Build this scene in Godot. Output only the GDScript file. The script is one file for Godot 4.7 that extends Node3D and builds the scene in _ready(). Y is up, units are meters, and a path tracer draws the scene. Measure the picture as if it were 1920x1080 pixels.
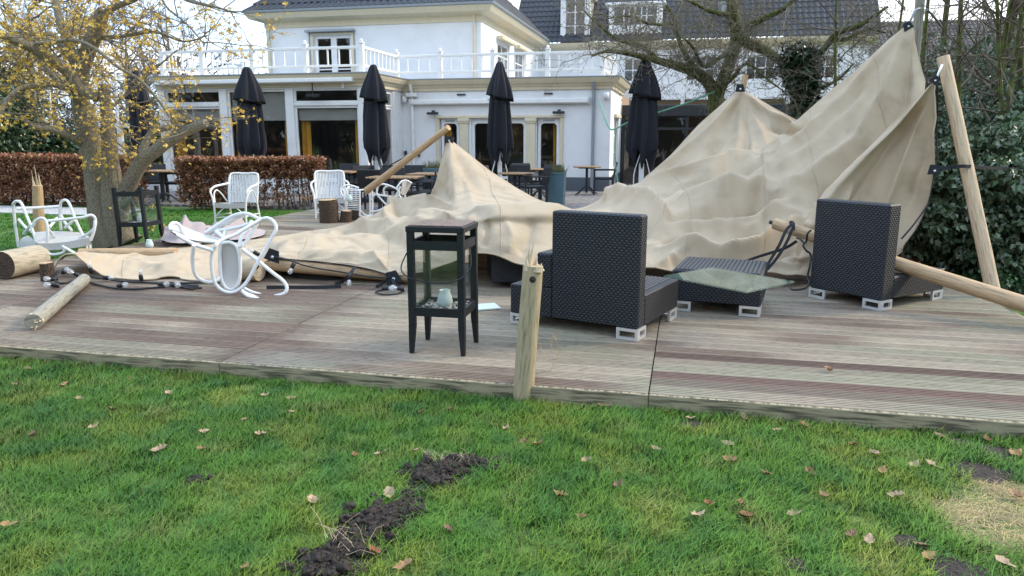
extends Node3D
# A storm-wrecked canvas tent on a garden deck in front of a white villa.
# Frame: camera at the origin of x and z, looking towards -z; the deck and the villa share one frame turned by 13 degrees.

const CAM_H := 1.48
const PITCH := 11.5
const FOCAL := 1397.0
const TURN := -13.0
const BASE := Vector3(2.73, 0.0, -21.18)
const LAWN := -0.1

var mats := {}
var texs := {}
var used := {}
var rng := RandomNumberGenerator.new()

class MB:
	var v := PackedVector3Array()
	var n := PackedVector3Array()
	var t := PackedVector2Array()
	var c := PackedColorArray()
	var i := PackedInt32Array()
	var col := Color.WHITE

	func vert(p: Vector3, nn: Vector3, uv: Vector2) -> int:
		v.append(p); n.append(nn); t.append(uv); c.append(col)
		return v.size() - 1

	# corners run counter-clockwise seen from outside
	func quad(a: Vector3, b: Vector3, d: Vector3, e: Vector3, su := 1.0) -> void:
		var nn := (b - a).cross(e - a)
		if nn.length_squared() < 1e-14:
			nn = (d - b).cross(e - b)
		nn = nn.normalized()
		var w := a.distance_to(b) * su
		var h := a.distance_to(e) * su
		var k := vert(a, nn, Vector2(0, 0))
		vert(b, nn, Vector2(w, 0)); vert(d, nn, Vector2(w, h)); vert(e, nn, Vector2(0, h))
		i.append_array(PackedInt32Array([k, k + 2, k + 1, k, k + 3, k + 2]))

	func tri(a: Vector3, b: Vector3, d: Vector3) -> void:
		var nn := (b - a).cross(d - a).normalized()
		var k := vert(a, nn, Vector2(a.x, a.y))
		vert(b, nn, Vector2(b.x, b.y)); vert(d, nn, Vector2(d.x, d.y))
		i.append_array(PackedInt32Array([k, k + 2, k + 1]))

	# eight corners: bottom 0..3 counter-clockwise seen from above, top 4..7 above them
	func hexa(p: Array) -> void:
		quad(p[3], p[2], p[1], p[0]); quad(p[4], p[5], p[6], p[7])
		quad(p[0], p[1], p[5], p[4]); quad(p[1], p[2], p[6], p[5])
		quad(p[2], p[3], p[7], p[6]); quad(p[3], p[0], p[4], p[7])

	func box(lo: Vector3, hi: Vector3, x := Transform3D()) -> void:
		var p := []
		for y in [lo.y, hi.y]:
			for q in [Vector2(lo.x, hi.z), Vector2(hi.x, hi.z), Vector2(hi.x, lo.z), Vector2(lo.x, lo.z)]:
				p.append(x * Vector3(q.x, y, q.y))
		hexa(p)

	# box with chamfered edges
	func cbox(lo: Vector3, hi: Vector3, r: float, x := Transform3D()) -> void:
		var s := [[lo.x, lo.x + r, hi.x - r, hi.x], [lo.y, lo.y + r, hi.y - r, hi.y], [lo.z, lo.z + r, hi.z - r, hi.z]]
		for ax in 3:
			for sg in [0, 1]:
				var b: int = (ax + 1) % 3
				var d: int = (ax + 2) % 3
				var o: float = s[ax][3 if sg else 0]
				var q := []
				for k in [[1, 1], [2, 1], [2, 2], [1, 2]]:
					var w := Vector3.ZERO
					w[ax] = o; w[b] = s[b][k[0]]; w[d] = s[d][k[1]]
					q.append(x * w)
				if sg: quad(q[0], q[1], q[2], q[3])
				else: quad(q[3], q[2], q[1], q[0])
		for ax in 3:
			var b: int = (ax + 1) % 3
			var d: int = (ax + 2) % 3
			for sb in [0, 1]:
				for sd in [0, 1]:
					var q := []
					for k in [[0, 1], [0, 2], [1, 2], [1, 1]]:
						var w := Vector3.ZERO
						w[ax] = s[ax][k[1]]
						w[b] = s[b][(3 if sb else 0) if k[0] == 0 else (2 if sb else 1)]
						w[d] = s[d][(3 if sd else 0) if k[0] == 1 else (2 if sd else 1)]
						q.append(x * w)
					if sb != sd: quad(q[0], q[1], q[2], q[3])
					else: quad(q[3], q[2], q[1], q[0])
		for sx in [0, 1]:
			for sy in [0, 1]:
				for sz in [0, 1]:
					var ex: Array = [s[0][3 if sx else 0], s[0][2 if sx else 1]]
					var ey: Array = [s[1][3 if sy else 0], s[1][2 if sy else 1]]
					var ez: Array = [s[2][3 if sz else 0], s[2][2 if sz else 1]]
					var a := x * Vector3(ex[0], ey[1], ez[1])
					var b2 := x * Vector3(ex[1], ey[0], ez[1])
					var d2 := x * Vector3(ex[1], ey[1], ez[0])
					if (sx + sy + sz) % 2 == 1: tri(a, b2, d2)
					else: tri(a, d2, b2)

	func tube(p: Array, r: Array, sides := 8, caps := true, bump := 0.0, seed_ := 0) -> void:
		var m := p.size()
		if m < 2: return
		var up := Vector3.ZERO
		var first := v.size()
		var along := 0.0
		for k in m:
			var d: Vector3 = (p[mini(k + 1, m - 1)] - p[maxi(k - 1, 0)]).normalized()
			if k == 0:
				up = d.cross(Vector3(0.31, 0.17, 0.94) if absf(d.z) < 0.9 else Vector3(1, 0.2, 0)).normalized()
			else:
				up = (up - d * up.dot(d)).normalized()
				along += p[k].distance_to(p[k - 1])
			var side := d.cross(up)
			var rad: float = r[mini(k, r.size() - 1)]
			for s in sides + 1:
				var a := TAU * float(s % sides) / sides
				var dir := up * cos(a) + side * sin(a)
				var rr := rad
				if bump > 0.0: rr *= 1.0 + bump * sin(a * 2.0 + seed_ + along * 5.0) * cos(a * 3.0 - along * 7.0 + seed_ * 2.0)
				vert(p[k] + dir * rr, dir, Vector2(float(s) / sides * TAU * rad, along))
		for k in m - 1:
			for s in sides:
				var a := first + k * (sides + 1) + s
				var b := a + sides + 1
				i.append_array(PackedInt32Array([a, b, a + 1, a + 1, b, b + 1]))
		if caps:
			for e in [0, m - 1]:
				var d: Vector3 = (p[0] - p[1]).normalized() if e == 0 else (p[m - 1] - p[m - 2]).normalized()
				var k0: int = vert(p[e], d, Vector2(0, 0))
				var rr: float = r[mini(e, r.size() - 1)]
				for s in sides:
					var q: Vector3 = v[first + e * (sides + 1) + s]
					vert(q, d, Vector2((q - p[e]).dot(up) , (q - p[e]).dot(d.cross(up))))
				for s in sides:
					var a: int = k0 + 1 + s
					var b: int = k0 + 1 + (s + 1) % sides
					if e == 0: i.append_array(PackedInt32Array([k0, a, b]))
					else: i.append_array(PackedInt32Array([k0, b, a]))

	# profile of (radius, height) pairs turned round the y axis
	func lathe(prof: Array, sides := 16, x := Transform3D(), squash := 1.0) -> void:
		var first := v.size()
		var m := prof.size()
		for k in m:
			var a: Vector2 = prof[maxi(k - 1, 0)]
			var b: Vector2 = prof[mini(k + 1, m - 1)]
			var d := b - a
			var nn := Vector2(d.y, -d.x).normalized()
			for s in sides + 1:
				var an := TAU * float(s % sides) / sides
				var q: Vector2 = prof[k]
				vert(x * Vector3(q.x * cos(an), q.y, q.x * sin(an) * squash), (x.basis * Vector3(nn.x * cos(an), nn.y, nn.x * sin(an))).normalized(), Vector2(float(s) / sides, q.y))
		for k in m - 1:
			for s in sides:
				var a := first + k * (sides + 1) + s
				var b := a + sides + 1
				i.append_array(PackedInt32Array([a, a + 1, b, a + 1, b + 1, b]))

	# polygon (counter-clockwise in xy) pushed along z from z0 to z1
	func prism(pts: PackedVector2Array, z0: float, z1: float, x := Transform3D()) -> void:
		var ids := Geometry2D.triangulate_polygon(pts)
		for k in range(0, ids.size(), 3):
			var a := pts[ids[k]]; var b := pts[ids[k + 1]]; var d := pts[ids[k + 2]]
			if (b - a).cross(d - a) < 0.0:
				var h := b; b = d; d = h
			tri(x * Vector3(a.x, a.y, z1), x * Vector3(b.x, b.y, z1), x * Vector3(d.x, d.y, z1))
			tri(x * Vector3(a.x, a.y, z0), x * Vector3(d.x, d.y, z0), x * Vector3(b.x, b.y, z0))
		for k in pts.size():
			var a := pts[k]; var b := pts[(k + 1) % pts.size()]
			quad(x * Vector3(a.x, a.y, z0), x * Vector3(b.x, b.y, z0), x * Vector3(b.x, b.y, z1), x * Vector3(a.x, a.y, z1))

	# grid of points, rows x cols, smooth normals
	func grid(g: Array, flip := false) -> void:
		var rows: int = g.size()
		var cols: int = g[0].size()
		var first := v.size()
		for r in rows:
			for k in cols:
				var dx: Vector3 = g[r][mini(k + 1, cols - 1)] - g[r][maxi(k - 1, 0)]
				var dy: Vector3 = g[mini(r + 1, rows - 1)][k] - g[maxi(r - 1, 0)][k]
				var nn := dx.cross(dy).normalized()
				vert(g[r][k], -nn if flip else nn, Vector2(float(k) / (cols - 1), float(r) / (rows - 1)))
		for r in rows - 1:
			for k in cols - 1:
				var a := first + r * cols + k
				var b := a + cols
				if flip: i.append_array(PackedInt32Array([a, a + 1, b, a + 1, b + 1, b]))
				else: i.append_array(PackedInt32Array([a, b, a + 1, a + 1, b, b + 1]))

	func mesh() -> ArrayMesh:
		var m := ArrayMesh.new()
		if v.is_empty(): return m
		var a := []
		a.resize(Mesh.ARRAY_MAX)
		a[Mesh.ARRAY_VERTEX] = v; a[Mesh.ARRAY_NORMAL] = n; a[Mesh.ARRAY_TEX_UV] = t; a[Mesh.ARRAY_COLOR] = c; a[Mesh.ARRAY_INDEX] = i
		m.add_surface_from_arrays(Mesh.PRIMITIVE_TRIANGLES, a)
		return m

# ------------------------------------------------------------------ helpers
func lin(r: float, g: float, b: float) -> Color:
	return Color(r, g, b).linear_to_srgb()

func at(px: float, py: float, d: float) -> Vector3:
	# a point on the sight line of a picture point, d metres in front of the camera
	var x := (px - 960.0) / FOCAL
	var y := (540.0 - py) / FOCAL
	var a := deg_to_rad(PITCH)
	var r := Vector3(x, y * cos(a) - sin(a), -cos(a) - y * sin(a))
	return Vector3(0, CAM_H, 0) + r * (d / -r.z)

func on(px: float, py: float, h := 0.0) -> Vector3:
	# where that sight line meets the level h
	var p := at(px, py, 1.0) - Vector3(0, CAM_H, 0)
	return Vector3(0, CAM_H, 0) + p * ((h - CAM_H) / p.y)

func fr(u: float, y: float, w: float) -> Vector3:
	# deck and villa frame: u along the facade to the right, w away from the camera
	return BASE + Basis(Vector3.UP, deg_to_rad(TURN)) * Vector3(u, y, -w)

func numbered(called: String) -> String:
	if not used.has(called):
		used[called] = 0
		return called
	used[called] += 1
	return "%s_%03d" % [called, used[called]]

func part(called: String, mb, m: Material, parent: Node) -> MeshInstance3D:
	var o := MeshInstance3D.new()
	o.name = called
	o.mesh = mb.mesh() if mb is MB else mb
	o.material_override = m
	parent.add_child(o, true)
	return o

func thing(called: String, label: String, category: String, where := Vector3.ZERO, yaw := 0.0, group := "") -> Node3D:
	var o := Node3D.new()
	o.name = numbered(called)
	add_child(o)
	o.position = where
	o.rotation_degrees.y = yaw
	tag(o, label, category, group)
	return o

func tag(o: Node, label: String, category: String, group := "") -> void:
	o.set_meta("label", label)
	o.set_meta("category", category)
	if group: o.set_meta("group", group)

func single(called: String, mb, m: Material, label: String, category: String, where := Vector3.ZERO, group := "") -> MeshInstance3D:
	var o := MeshInstance3D.new()
	o.name = numbered(called)
	o.mesh = mb.mesh() if mb is MB else mb
	o.material_override = m
	o.position = where
	add_child(o)
	tag(o, label, category, group)
	return o

func setting(called: String, mb, m: Material, where := Vector3.ZERO, yaw := 0.0) -> MeshInstance3D:
	var o := MeshInstance3D.new()
	o.name = numbered(called)
	o.mesh = mb.mesh() if mb is MB else mb
	o.material_override = m
	o.position = where
	o.rotation_degrees.y = yaw
	add_child(o)
	o.set_meta("kind", "structure")
	return o

func scatter(called: String, mesh: Mesh, m: Material, places: Array, colors: Array, parent: Node) -> MultiMeshInstance3D:
	var mm := MultiMesh.new()
	mm.transform_format = MultiMesh.TRANSFORM_3D
	mm.use_colors = not colors.is_empty()
	mm.mesh = mesh
	mm.instance_count = places.size()
	for k in places.size():
		mm.set_instance_transform(k, places[k])
		if not colors.is_empty(): mm.set_instance_color(k, colors[k])
	var o := MultiMeshInstance3D.new()
	o.name = called
	o.multimesh = mm
	o.material_override = m
	o.set_meta("kind", "stuff")
	parent.add_child(o, true)
	return o

func noise_tex(key: String, seed_: int, freq: float, stops: Array, size := 512, kind := FastNoiseLite.TYPE_SIMPLEX_SMOOTH, octaves := 5) -> NoiseTexture2D:
	if texs.has(key): return texs[key]
	var nz := FastNoiseLite.new()
	nz.seed = seed_
	nz.noise_type = kind
	nz.frequency = freq
	nz.fractal_octaves = octaves
	var t := NoiseTexture2D.new()
	t.width = size
	t.height = size
	t.seamless = true
	t.noise = nz
	if not stops.is_empty():
		var g := Gradient.new()
		var offs := PackedFloat32Array()
		var cols := PackedColorArray()
		for s in stops:
			offs.append(s[0])
			cols.append(s[1])
		g.offsets = offs
		g.colors = cols
		t.color_ramp = g
	texs[key] = t
	return t

func grey(x: float) -> Color:
	return Color(x, x, x)

func mat(key: String, c: Color, rough := 0.8, o := {}) -> StandardMaterial3D:
	if mats.has(key): return mats[key]
	var m := StandardMaterial3D.new()
	m.resource_name = key
	m.albedo_color = c
	m.roughness = rough
	m.metallic = o.get("metal", 0.0)
	m.metallic_specular = o.get("spec", 0.5)
	if o.has("tex"): m.albedo_texture = o.tex
	if o.has("bump"):
		m.heightmap_enabled = true
		m.heightmap_texture = o.bump
		m.heightmap_scale = o.get("depth", 0.2)
	if o.has("rtex"): m.roughness_texture = o.rtex
	if o.has("scale"): m.uv1_scale = o.scale
	if o.get("tri", false):
		m.uv1_triplanar = true
		m.uv1_world_triplanar = o.get("world", false)
	if o.get("vc", false): m.vertex_color_use_as_albedo = true
	if o.has("back"):
		m.backlight_enabled = true
		m.backlight = o.back
	if o.has("sheen"):
		m.rim_enabled = true
		m.rim = o.sheen
		m.rim_tint = 0.6
	if o.has("coat"):
		m.clearcoat_enabled = true
		m.clearcoat = o.coat
		m.clearcoat_roughness = 0.2
	if o.has("glow"):
		m.emission_enabled = true
		m.emission = o.glow
		m.emission_energy_multiplier = o.get("power", 1.0)
	if o.has("alpha"):
		m.transparency = BaseMaterial3D.TRANSPARENCY_ALPHA
		m.albedo_color.a = o.alpha
	mats[key] = m
	return m

func spline(p: Array, per := 6) -> Array:
	var out := []
	for k in p.size() - 1:
		var a: Vector3 = p[maxi(k - 1, 0)]
		var b: Vector3 = p[k]
		var c: Vector3 = p[k + 1]
		var d: Vector3 = p[mini(k + 2, p.size() - 1)]
		for s in per:
			out.append(b.cubic_interpolate(c, a, d, float(s) / per))
	out.append(p[p.size() - 1])
	return out

func seen_at(p: Vector3) -> Vector2:
	var a := deg_to_rad(PITCH)
	var dy := p.y - CAM_H
	var yc := dy * cos(a) - p.z * sin(a)
	var zc := -(dy * sin(a) + p.z * cos(a))
	return Vector2(960.0 + FOCAL * p.x / zc, 540.0 - FOCAL * yc / zc)

func traced(p: Array, per := 5) -> Array:
	# sight-line points [x, y, distance] made into a smooth curve
	var q := []
	for e in p: q.append(at(e[0], e[1], e[2]))
	return spline(q, per)

func _ready() -> void:
	rng.seed = 7
	# camera
	var cam := Camera3D.new()
	cam.name = "camera"
	cam.position = Vector3(0, CAM_H, 0)
	cam.rotation_degrees.x = -PITCH
	cam.fov = rad_to_deg(2.0 * atan(540.0 / FOCAL))
	cam.near = 0.05
	cam.far = 600.0
	cam.current = true
	add_child(cam)
	# sky and exposure
	var env := Environment.new()
	env.background_mode = Environment.BG_SKY
	var sky := Sky.new()
	var pano := PanoramaSkyMaterial.new()
	pano.panorama = sky_picture()
	sky.sky_material = pano
	env.sky = sky
	env.background_energy_multiplier = 1.0
	env.tonemap_mode = Environment.TONE_MAPPER_LINEAR
	env.tonemap_exposure = 2.45
	env.sdfgi_enabled = true
	env.ssao_enabled = true
	env.ssil_enabled = true
	var we := WorldEnvironment.new()
	we.name = "environment"
	we.environment = env
	add_child(we)
	# a weak, veiled sun from the right
	var sun := DirectionalLight3D.new()
	sun.name = "sun"
	sun.light_energy = 0.5
	sun.light_color = Color(1.0, 0.93, 0.82)
	sun.light_angular_distance = 12.0
	sun.shadow_enabled = true
	add_child(sun)
	sun.look_at_from_position(Vector3(10, 7, -2.5), Vector3.ZERO)

	materials()
	build_ground()
	build_deck()
	build_house()
	build_back_buildings()
	build_hedges()
	build_trees()
	build_right_thicket()
	build_background()
	build_parasols()
	build_terrace()
	build_lounge()
	build_lanterns()
	build_white_chairs()
	build_poles()
	build_canvas()
	build_strings()
	build_small_things()
	build_grass()
	build_bare_earth()
	build_litter()

func sky_picture() -> ImageTexture:
	var w := 1024
	var h := 512
	var im := Image.create(w, h, false, Image.FORMAT_RGBF)
	var nz := FastNoiseLite.new()
	nz.seed = 21
	nz.noise_type = FastNoiseLite.TYPE_SIMPLEX_SMOOTH
	nz.frequency = 1.5
	nz.fractal_octaves = 6
	for y in h:
		var el := PI * (0.5 - (y + 0.5) / h)
		for x in w:
			var az := TAU * (x + 0.5) / w
			var d := Vector3(sin(az) * cos(el), sin(el), cos(az) * cos(el))
			var up := clampf(sin(el), 0.0, 1.0)
			var c := Color(0.62, 0.78, 0.95).lerp(Color(0.34, 0.54, 0.86), pow(up, 0.6))
			var q := d / (0.35 + absf(d.y))
			var cl := smoothstep(-0.16, 0.32, nz.get_noise_3d(q.x, d.y * 2.2, q.z))
			c = c.lerp(Color(1.0, 0.99, 0.97), cl * 0.9)
			if el < 0.0: c = Color(0.5, 0.52, 0.5)
			im.set_pixel(x, y, c)
	return ImageTexture.create_from_image(im)

func weave_picture(rows: int, hole: float) -> Array:
	# flat synthetic strands woven over and under: [colour, height]
	var s := 256
	var im := Image.create(s, s, false, Image.FORMAT_RGB8)
	var hm := Image.create(s, s, false, Image.FORMAT_RGB8)
	var nz := FastNoiseLite.new()
	nz.seed = 5
	nz.frequency = 0.03
	var cell := float(s) / rows
	for y in s:
		for x in s:
			var ry := int(y / cell)
			var fy := fposmod(y / cell, 1.0)
			var fx := fposmod(x / (cell * 2.0) + 0.5 * (ry % 2), 1.0)
			# a long strand from stake to stake, bulging in the middle, dipping at the stake
			var bulge := sin(PI * fx)
			var edge := sin(PI * fy)
			var hgt := (0.25 + 0.75 * pow(bulge, 0.7)) * pow(maxf(edge, 0.0), 0.5)
			var gap := 0.0
			if (fx < hole or fx > 1.0 - hole) and fy > 0.12 and fy < 0.88: gap = 1.0
			hgt = lerpf(hgt, 0.0, gap)
			hm.set_pixel(x, y, grey(hgt))
			var k := 0.86 + 0.14 * nz.get_noise_2d(x, y * 3.0)
			im.set_pixel(x, y, grey(k * (0.22 if gap > 0.5 else 1.0)))
	return [ImageTexture.create_from_image(im), ImageTexture.create_from_image(hm)]

func materials() -> void:
	var w1 := weave_picture(12, 0.17)
	texs["weave"] = w1[0]
	texs["weave_h"] = w1[1]
	var w2 := weave_picture(16, 0.08)
	texs["cane"] = w2[0]
	texs["cane_h"] = w2[1]
	var grain := noise_tex("grain", 3, 0.012, [[0.0, grey(0.34)], [0.33, grey(0.62)], [0.47, grey(0.9)], [0.62, grey(1.0)], [0.74, grey(0.78)], [1.0, grey(0.45)]])
	var soft := noise_tex("soft_grain", 13, 0.014, [[0.0, grey(0.68)], [0.3, grey(0.86)], [0.5, grey(0.96)], [0.7, grey(1.0)], [1.0, grey(0.84)]])
	var fine := noise_tex("fine", 4, 0.05, [[0.0, grey(0.72)], [0.5, grey(0.92)], [1.0, grey(1.0)]])
	var blot := noise_tex("blot", 9, 0.008, [[0.0, grey(0.95)], [0.45, grey(0.98)], [1.0, grey(1.0)]])
	var rough := noise_tex("rough_h", 14, 0.03, [])
	mat("deck_wood", Color.WHITE, 0.7, {"tex": noise_tex("deck_grain", 23, 0.03, [[0.0, grey(0.55)], [0.28, grey(0.8)], [0.42, grey(0.95)], [0.62, grey(1.0)], [0.78, grey(0.9)], [1.0, grey(0.66)]], 1024), "bump": soft, "depth": 0.12, "scale": Vector3(7.0, 0.28, 1), "vc": true, "spec": 0.4})
	mat("fascia", lin(0.36, 0.31, 0.20), 0.85, {"tex": grain, "bump": grain, "depth": 0.15, "scale": Vector3(0.3, 3.0, 1)})
	mat("soil", lin(0.034, 0.026, 0.021), 0.95, {"bump": rough, "depth": 1.2, "scale": Vector3(2, 2, 2), "tri": true, "world": true})
	mat("lawn", Color.WHITE, 0.95, {"tex": noise_tex("lawn", 31, 0.02, [[0.0, lin(0.035, 0.05, 0.012)], [0.4, lin(0.06, 0.12, 0.016)], [0.62, lin(0.075, 0.15, 0.02)], [1.0, lin(0.14, 0.15, 0.05)]], 1024), "scale": Vector3(0.35, 0.35, 0.35), "tri": true, "world": true, "bump": rough, "depth": 1.0})
	mat("grass", Color.WHITE, 0.6, {"vc": true, "back": lin(0.04, 0.09, 0.01), "spec": 0.35})
	mat("paving", Color.WHITE, 0.75, {"tex": paving_picture(), "scale": Vector3(0.5, 0.5, 0.5), "tri": true})
	mat("gravel", Color.WHITE, 0.9, {"tex": noise_tex("gravel", 41, 0.12, [[0.0, grey(0.3)], [0.45, grey(0.6)], [0.6, grey(0.85)], [1.0, grey(0.95)]], 512, FastNoiseLite.TYPE_CELLULAR, 2), "scale": Vector3(0.7, 0.7, 0.7), "tri": true, "world": true})
	mat("white_wall", lin(0.78, 0.79, 0.80), 0.85, {"tex": blot, "scale": Vector3(0.3, 0.3, 0.3), "tri": true, "bump": fine, "depth": 0.1})
	mat("white_paint", lin(0.80, 0.80, 0.79), 0.45, {"tex": blot, "scale": Vector3(0.7, 0.7, 0.7), "tri": true})
	mat("cream_paint", lin(0.68, 0.60, 0.43), 0.55, {"tex": blot, "scale": Vector3(0.6, 0.6, 0.6), "tri": true})
	mat("grey_plinth", lin(0.10, 0.115, 0.135), 0.8, {"tex": blot, "scale": Vector3(1, 1, 1), "tri": true})
	mat("zinc", lin(0.30, 0.33, 0.36), 0.5, {"metal": 0.4})
	mat("roof_tile", lin(0.030, 0.032, 0.038), 0.5, {"tex": blot, "scale": Vector3(1.4, 1.4, 1.4), "tri": true})
	mat("roof_brown", lin(0.085, 0.075, 0.07), 0.75, {"tex": blot, "scale": Vector3(1.4, 1.4, 1.4), "tri": true})
	mat("pane", lin(0.02, 0.025, 0.025), 0.02, {"alpha": 0.1})
	mat("curtain", lin(0.55, 0.29, 0.025), 0.85, {"sheen": 0.3})
	mat("blind", lin(0.36, 0.36, 0.33), 0.85)
	mat("room", lin(0.30, 0.22, 0.15), 0.85)
	mat("room_wood", lin(0.16, 0.07, 0.02), 0.6)
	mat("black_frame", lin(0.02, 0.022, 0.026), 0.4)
	mat("parasol_cloth", lin(0.0075, 0.009, 0.017), 0.85, {"tex": fine, "scale": Vector3(4, 4, 4), "tri": true, "sheen": 0.25})
	mat("parasol_metal", lin(0.72, 0.73, 0.74), 0.35, {"metal": 0.1})
	mat("dark_weave", lin(0.022, 0.027, 0.038), 0.52, {"tex": texs.weave, "bump": texs.weave_h, "depth": 0.4, "scale": Vector3(4.6, 4.6, 4.6), "tri": true, "spec": 0.5})
	mat("dark_strand", lin(0.022, 0.027, 0.038), 0.4, {"spec": 0.5})
	mat("terrace_chair", lin(0.014, 0.017, 0.024), 0.5, {"tex": texs.weave, "bump": texs.weave_h, "depth": 0.3, "scale": Vector3(5, 5, 5), "tri": true})
	mat("silver", lin(0.74, 0.75, 0.75), 0.3, {"metal": 0.55})
	mat("table_wood", lin(0.42, 0.25, 0.12), 0.55, {"tex": grain, "scale": Vector3(2, 0.4, 2), "tri": true})
	mat("cane_tube", lin(0.80, 0.82, 0.82), 0.4, {"tex": blot, "scale": Vector3(3, 3, 3), "tri": true})
	mat("cane_weave", lin(0.86, 0.86, 0.83), 0.55, {"tex": texs.cane, "bump": texs.cane_h, "depth": 0.15, "scale": Vector3(8, 8, 8), "tri": true})
	mat("canvas", lin(0.48, 0.392, 0.278), 0.85, {"tex": noise_tex("canvas", 51, 0.006, [[0.0, Color(0.84, 0.83, 0.82)], [0.38, Color(0.965, 0.96, 0.955)], [0.6, grey(0.99)], [1.0, grey(1.0)]], 1024), "bump": noise_tex("creases", 53, 0.012, [], 512, FastNoiseLite.TYPE_SIMPLEX_SMOOTH, 4), "depth": 0.5, "scale": Vector3(0.42, 0.42, 0.42), "tri": true, "world": true, "back": lin(0.10, 0.08, 0.055), "sheen": 0.2})
	mat("mauve_cloth", lin(0.36, 0.31, 0.32), 0.85, {"sheen": 0.2})
	mat("pole_wood", lin(0.52, 0.36, 0.21), 0.75, {"tex": soft, "bump": soft, "depth": 0.2, "scale": Vector3(6, 0.5, 1)})
	mat("pole_pale", lin(0.66, 0.50, 0.34), 0.75, {"tex": soft, "bump": soft, "depth": 0.15, "scale": Vector3(6, 0.5, 1)})
	mat("pole_grey", lin(0.30, 0.285, 0.23), 0.85, {"tex": soft, "bump": soft, "depth": 0.25, "scale": Vector3(6, 0.5, 1)})
	mat("raw_wood", lin(0.60, 0.49, 0.34), 0.8, {"tex": soft, "bump": soft, "depth": 0.3, "scale": Vector3(9, 0.7, 1)})
	mat("post_wood", lin(0.42, 0.345, 0.215), 0.8, {"tex": soft, "bump": soft, "depth": 0.2, "scale": Vector3(5, 0.6, 1)})
	mat("log_wood", lin(0.43, 0.37, 0.27), 0.85, {"tex": soft, "bump": soft, "depth": 0.3, "scale": Vector3(4, 0.6, 1)})
	mat("bark", lin(0.30, 0.27, 0.225), 0.9, {"tex": noise_tex("bark", 61, 0.02, [[0.0, Color(0.62, 0.6, 0.56)], [0.4, Color(0.82, 0.81, 0.75)], [0.6, Color(0.9, 0.89, 0.84)], [1.0, grey(1.0)]]), "bump": noise_tex("bark_h", 62, 0.03, []), "depth": 0.6, "scale": Vector3(3.4, 1.5, 1)})
	mat("bark_moss", lin(0.17, 0.16, 0.085), 0.95, {"tex": noise_tex("mossy", 63, 0.014, [[0.0, Color(0.4, 0.38, 0.36)], [0.45, Color(0.66, 0.64, 0.55)], [0.6, Color(0.7, 0.85, 0.4)], [1.0, grey(0.9)]]), "bump": texs["bark_h"], "depth": 1.0, "scale": Vector3(1.5, 0.6, 1)})
	mat("rough_bark", lin(0.125, 0.085, 0.065), 0.95, {"tex": texs["bark"], "bump": texs["bark_h"], "depth": 2.5, "scale": Vector3(4, 1.5, 1)})
	mat("twig", lin(0.13, 0.105, 0.08), 0.9)
	mat("twig_pale", lin(0.19, 0.165, 0.12), 0.9)
	mat("petal", Color.WHITE, 0.7, {"vc": true, "back": lin(0.3, 0.2, 0.03)})
	mat("leaf", Color.WHITE, 0.3, {"vc": true, "back": lin(0.02, 0.04, 0.01), "spec": 0.5})
	mat("dry_leaf", Color.WHITE, 0.75, {"vc": true, "back": lin(0.06, 0.03, 0.012)})
	mat("lantern_steel", lin(0.018, 0.021, 0.026), 0.45, {"tex": fine, "scale": Vector3(2, 2, 2), "tri": true, "metal": 0.2})
	mat("lantern_top", lin(0.20, 0.115, 0.08), 0.3, {"tex": grain, "scale": Vector3(2.5, 0.5, 2.5), "tri": true})
	mat("lantern_glass", lin(0.05, 0.07, 0.07), 0.015, {"alpha": 0.06})
	mat("milk_glass", lin(0.62, 0.74, 0.72), 0.25, {"back": lin(0.2, 0.24, 0.23)})
	mat("pebble", Color.WHITE, 0.6, {"vc": true})
	mat("plate_glass", lin(0.16, 0.30, 0.23), 0.01, {"alpha": 0.16, "spec": 0.7})
	mat("rubber", lin(0.010, 0.011, 0.014), 0.5)
	mat("strap", lin(0.014, 0.016, 0.022), 0.8)
	mat("clear_bulb", lin(0.75, 0.78, 0.8), 0.05, {"alpha": 0.25})
	mat("green_rope", lin(0.16, 0.42, 0.27), 0.7)
	mat("planter_zinc", lin(0.085, 0.16, 0.19), 0.6, {"tex": blot, "scale": Vector3(1.5, 1.5, 1.5), "tri": true})

func paving_picture() -> ImageTexture:
	# small grey-brown clinkers, each a pixel or two wide in the picture
	var s := 512
	var im := Image.create(s, s, false, Image.FORMAT_RGB8)
	var r := RandomNumberGenerator.new()
	r.seed = 11
	im.fill(lin(0.09, 0.085, 0.08))
	var bw := 26
	var bh := 52
	for gy in 10:
		for gx in 20:
			var k := r.randf_range(0.75, 1.1)
			var c := lin(0.235 * k, 0.215 * k, 0.205 * k)
			im.fill_rect(Rect2i(gx * bw + 1, (gy * bh + (gx % 2) * 26) % s + 1, bw - 2, bh - 2), c)
	return ImageTexture.create_from_image(im)

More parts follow.
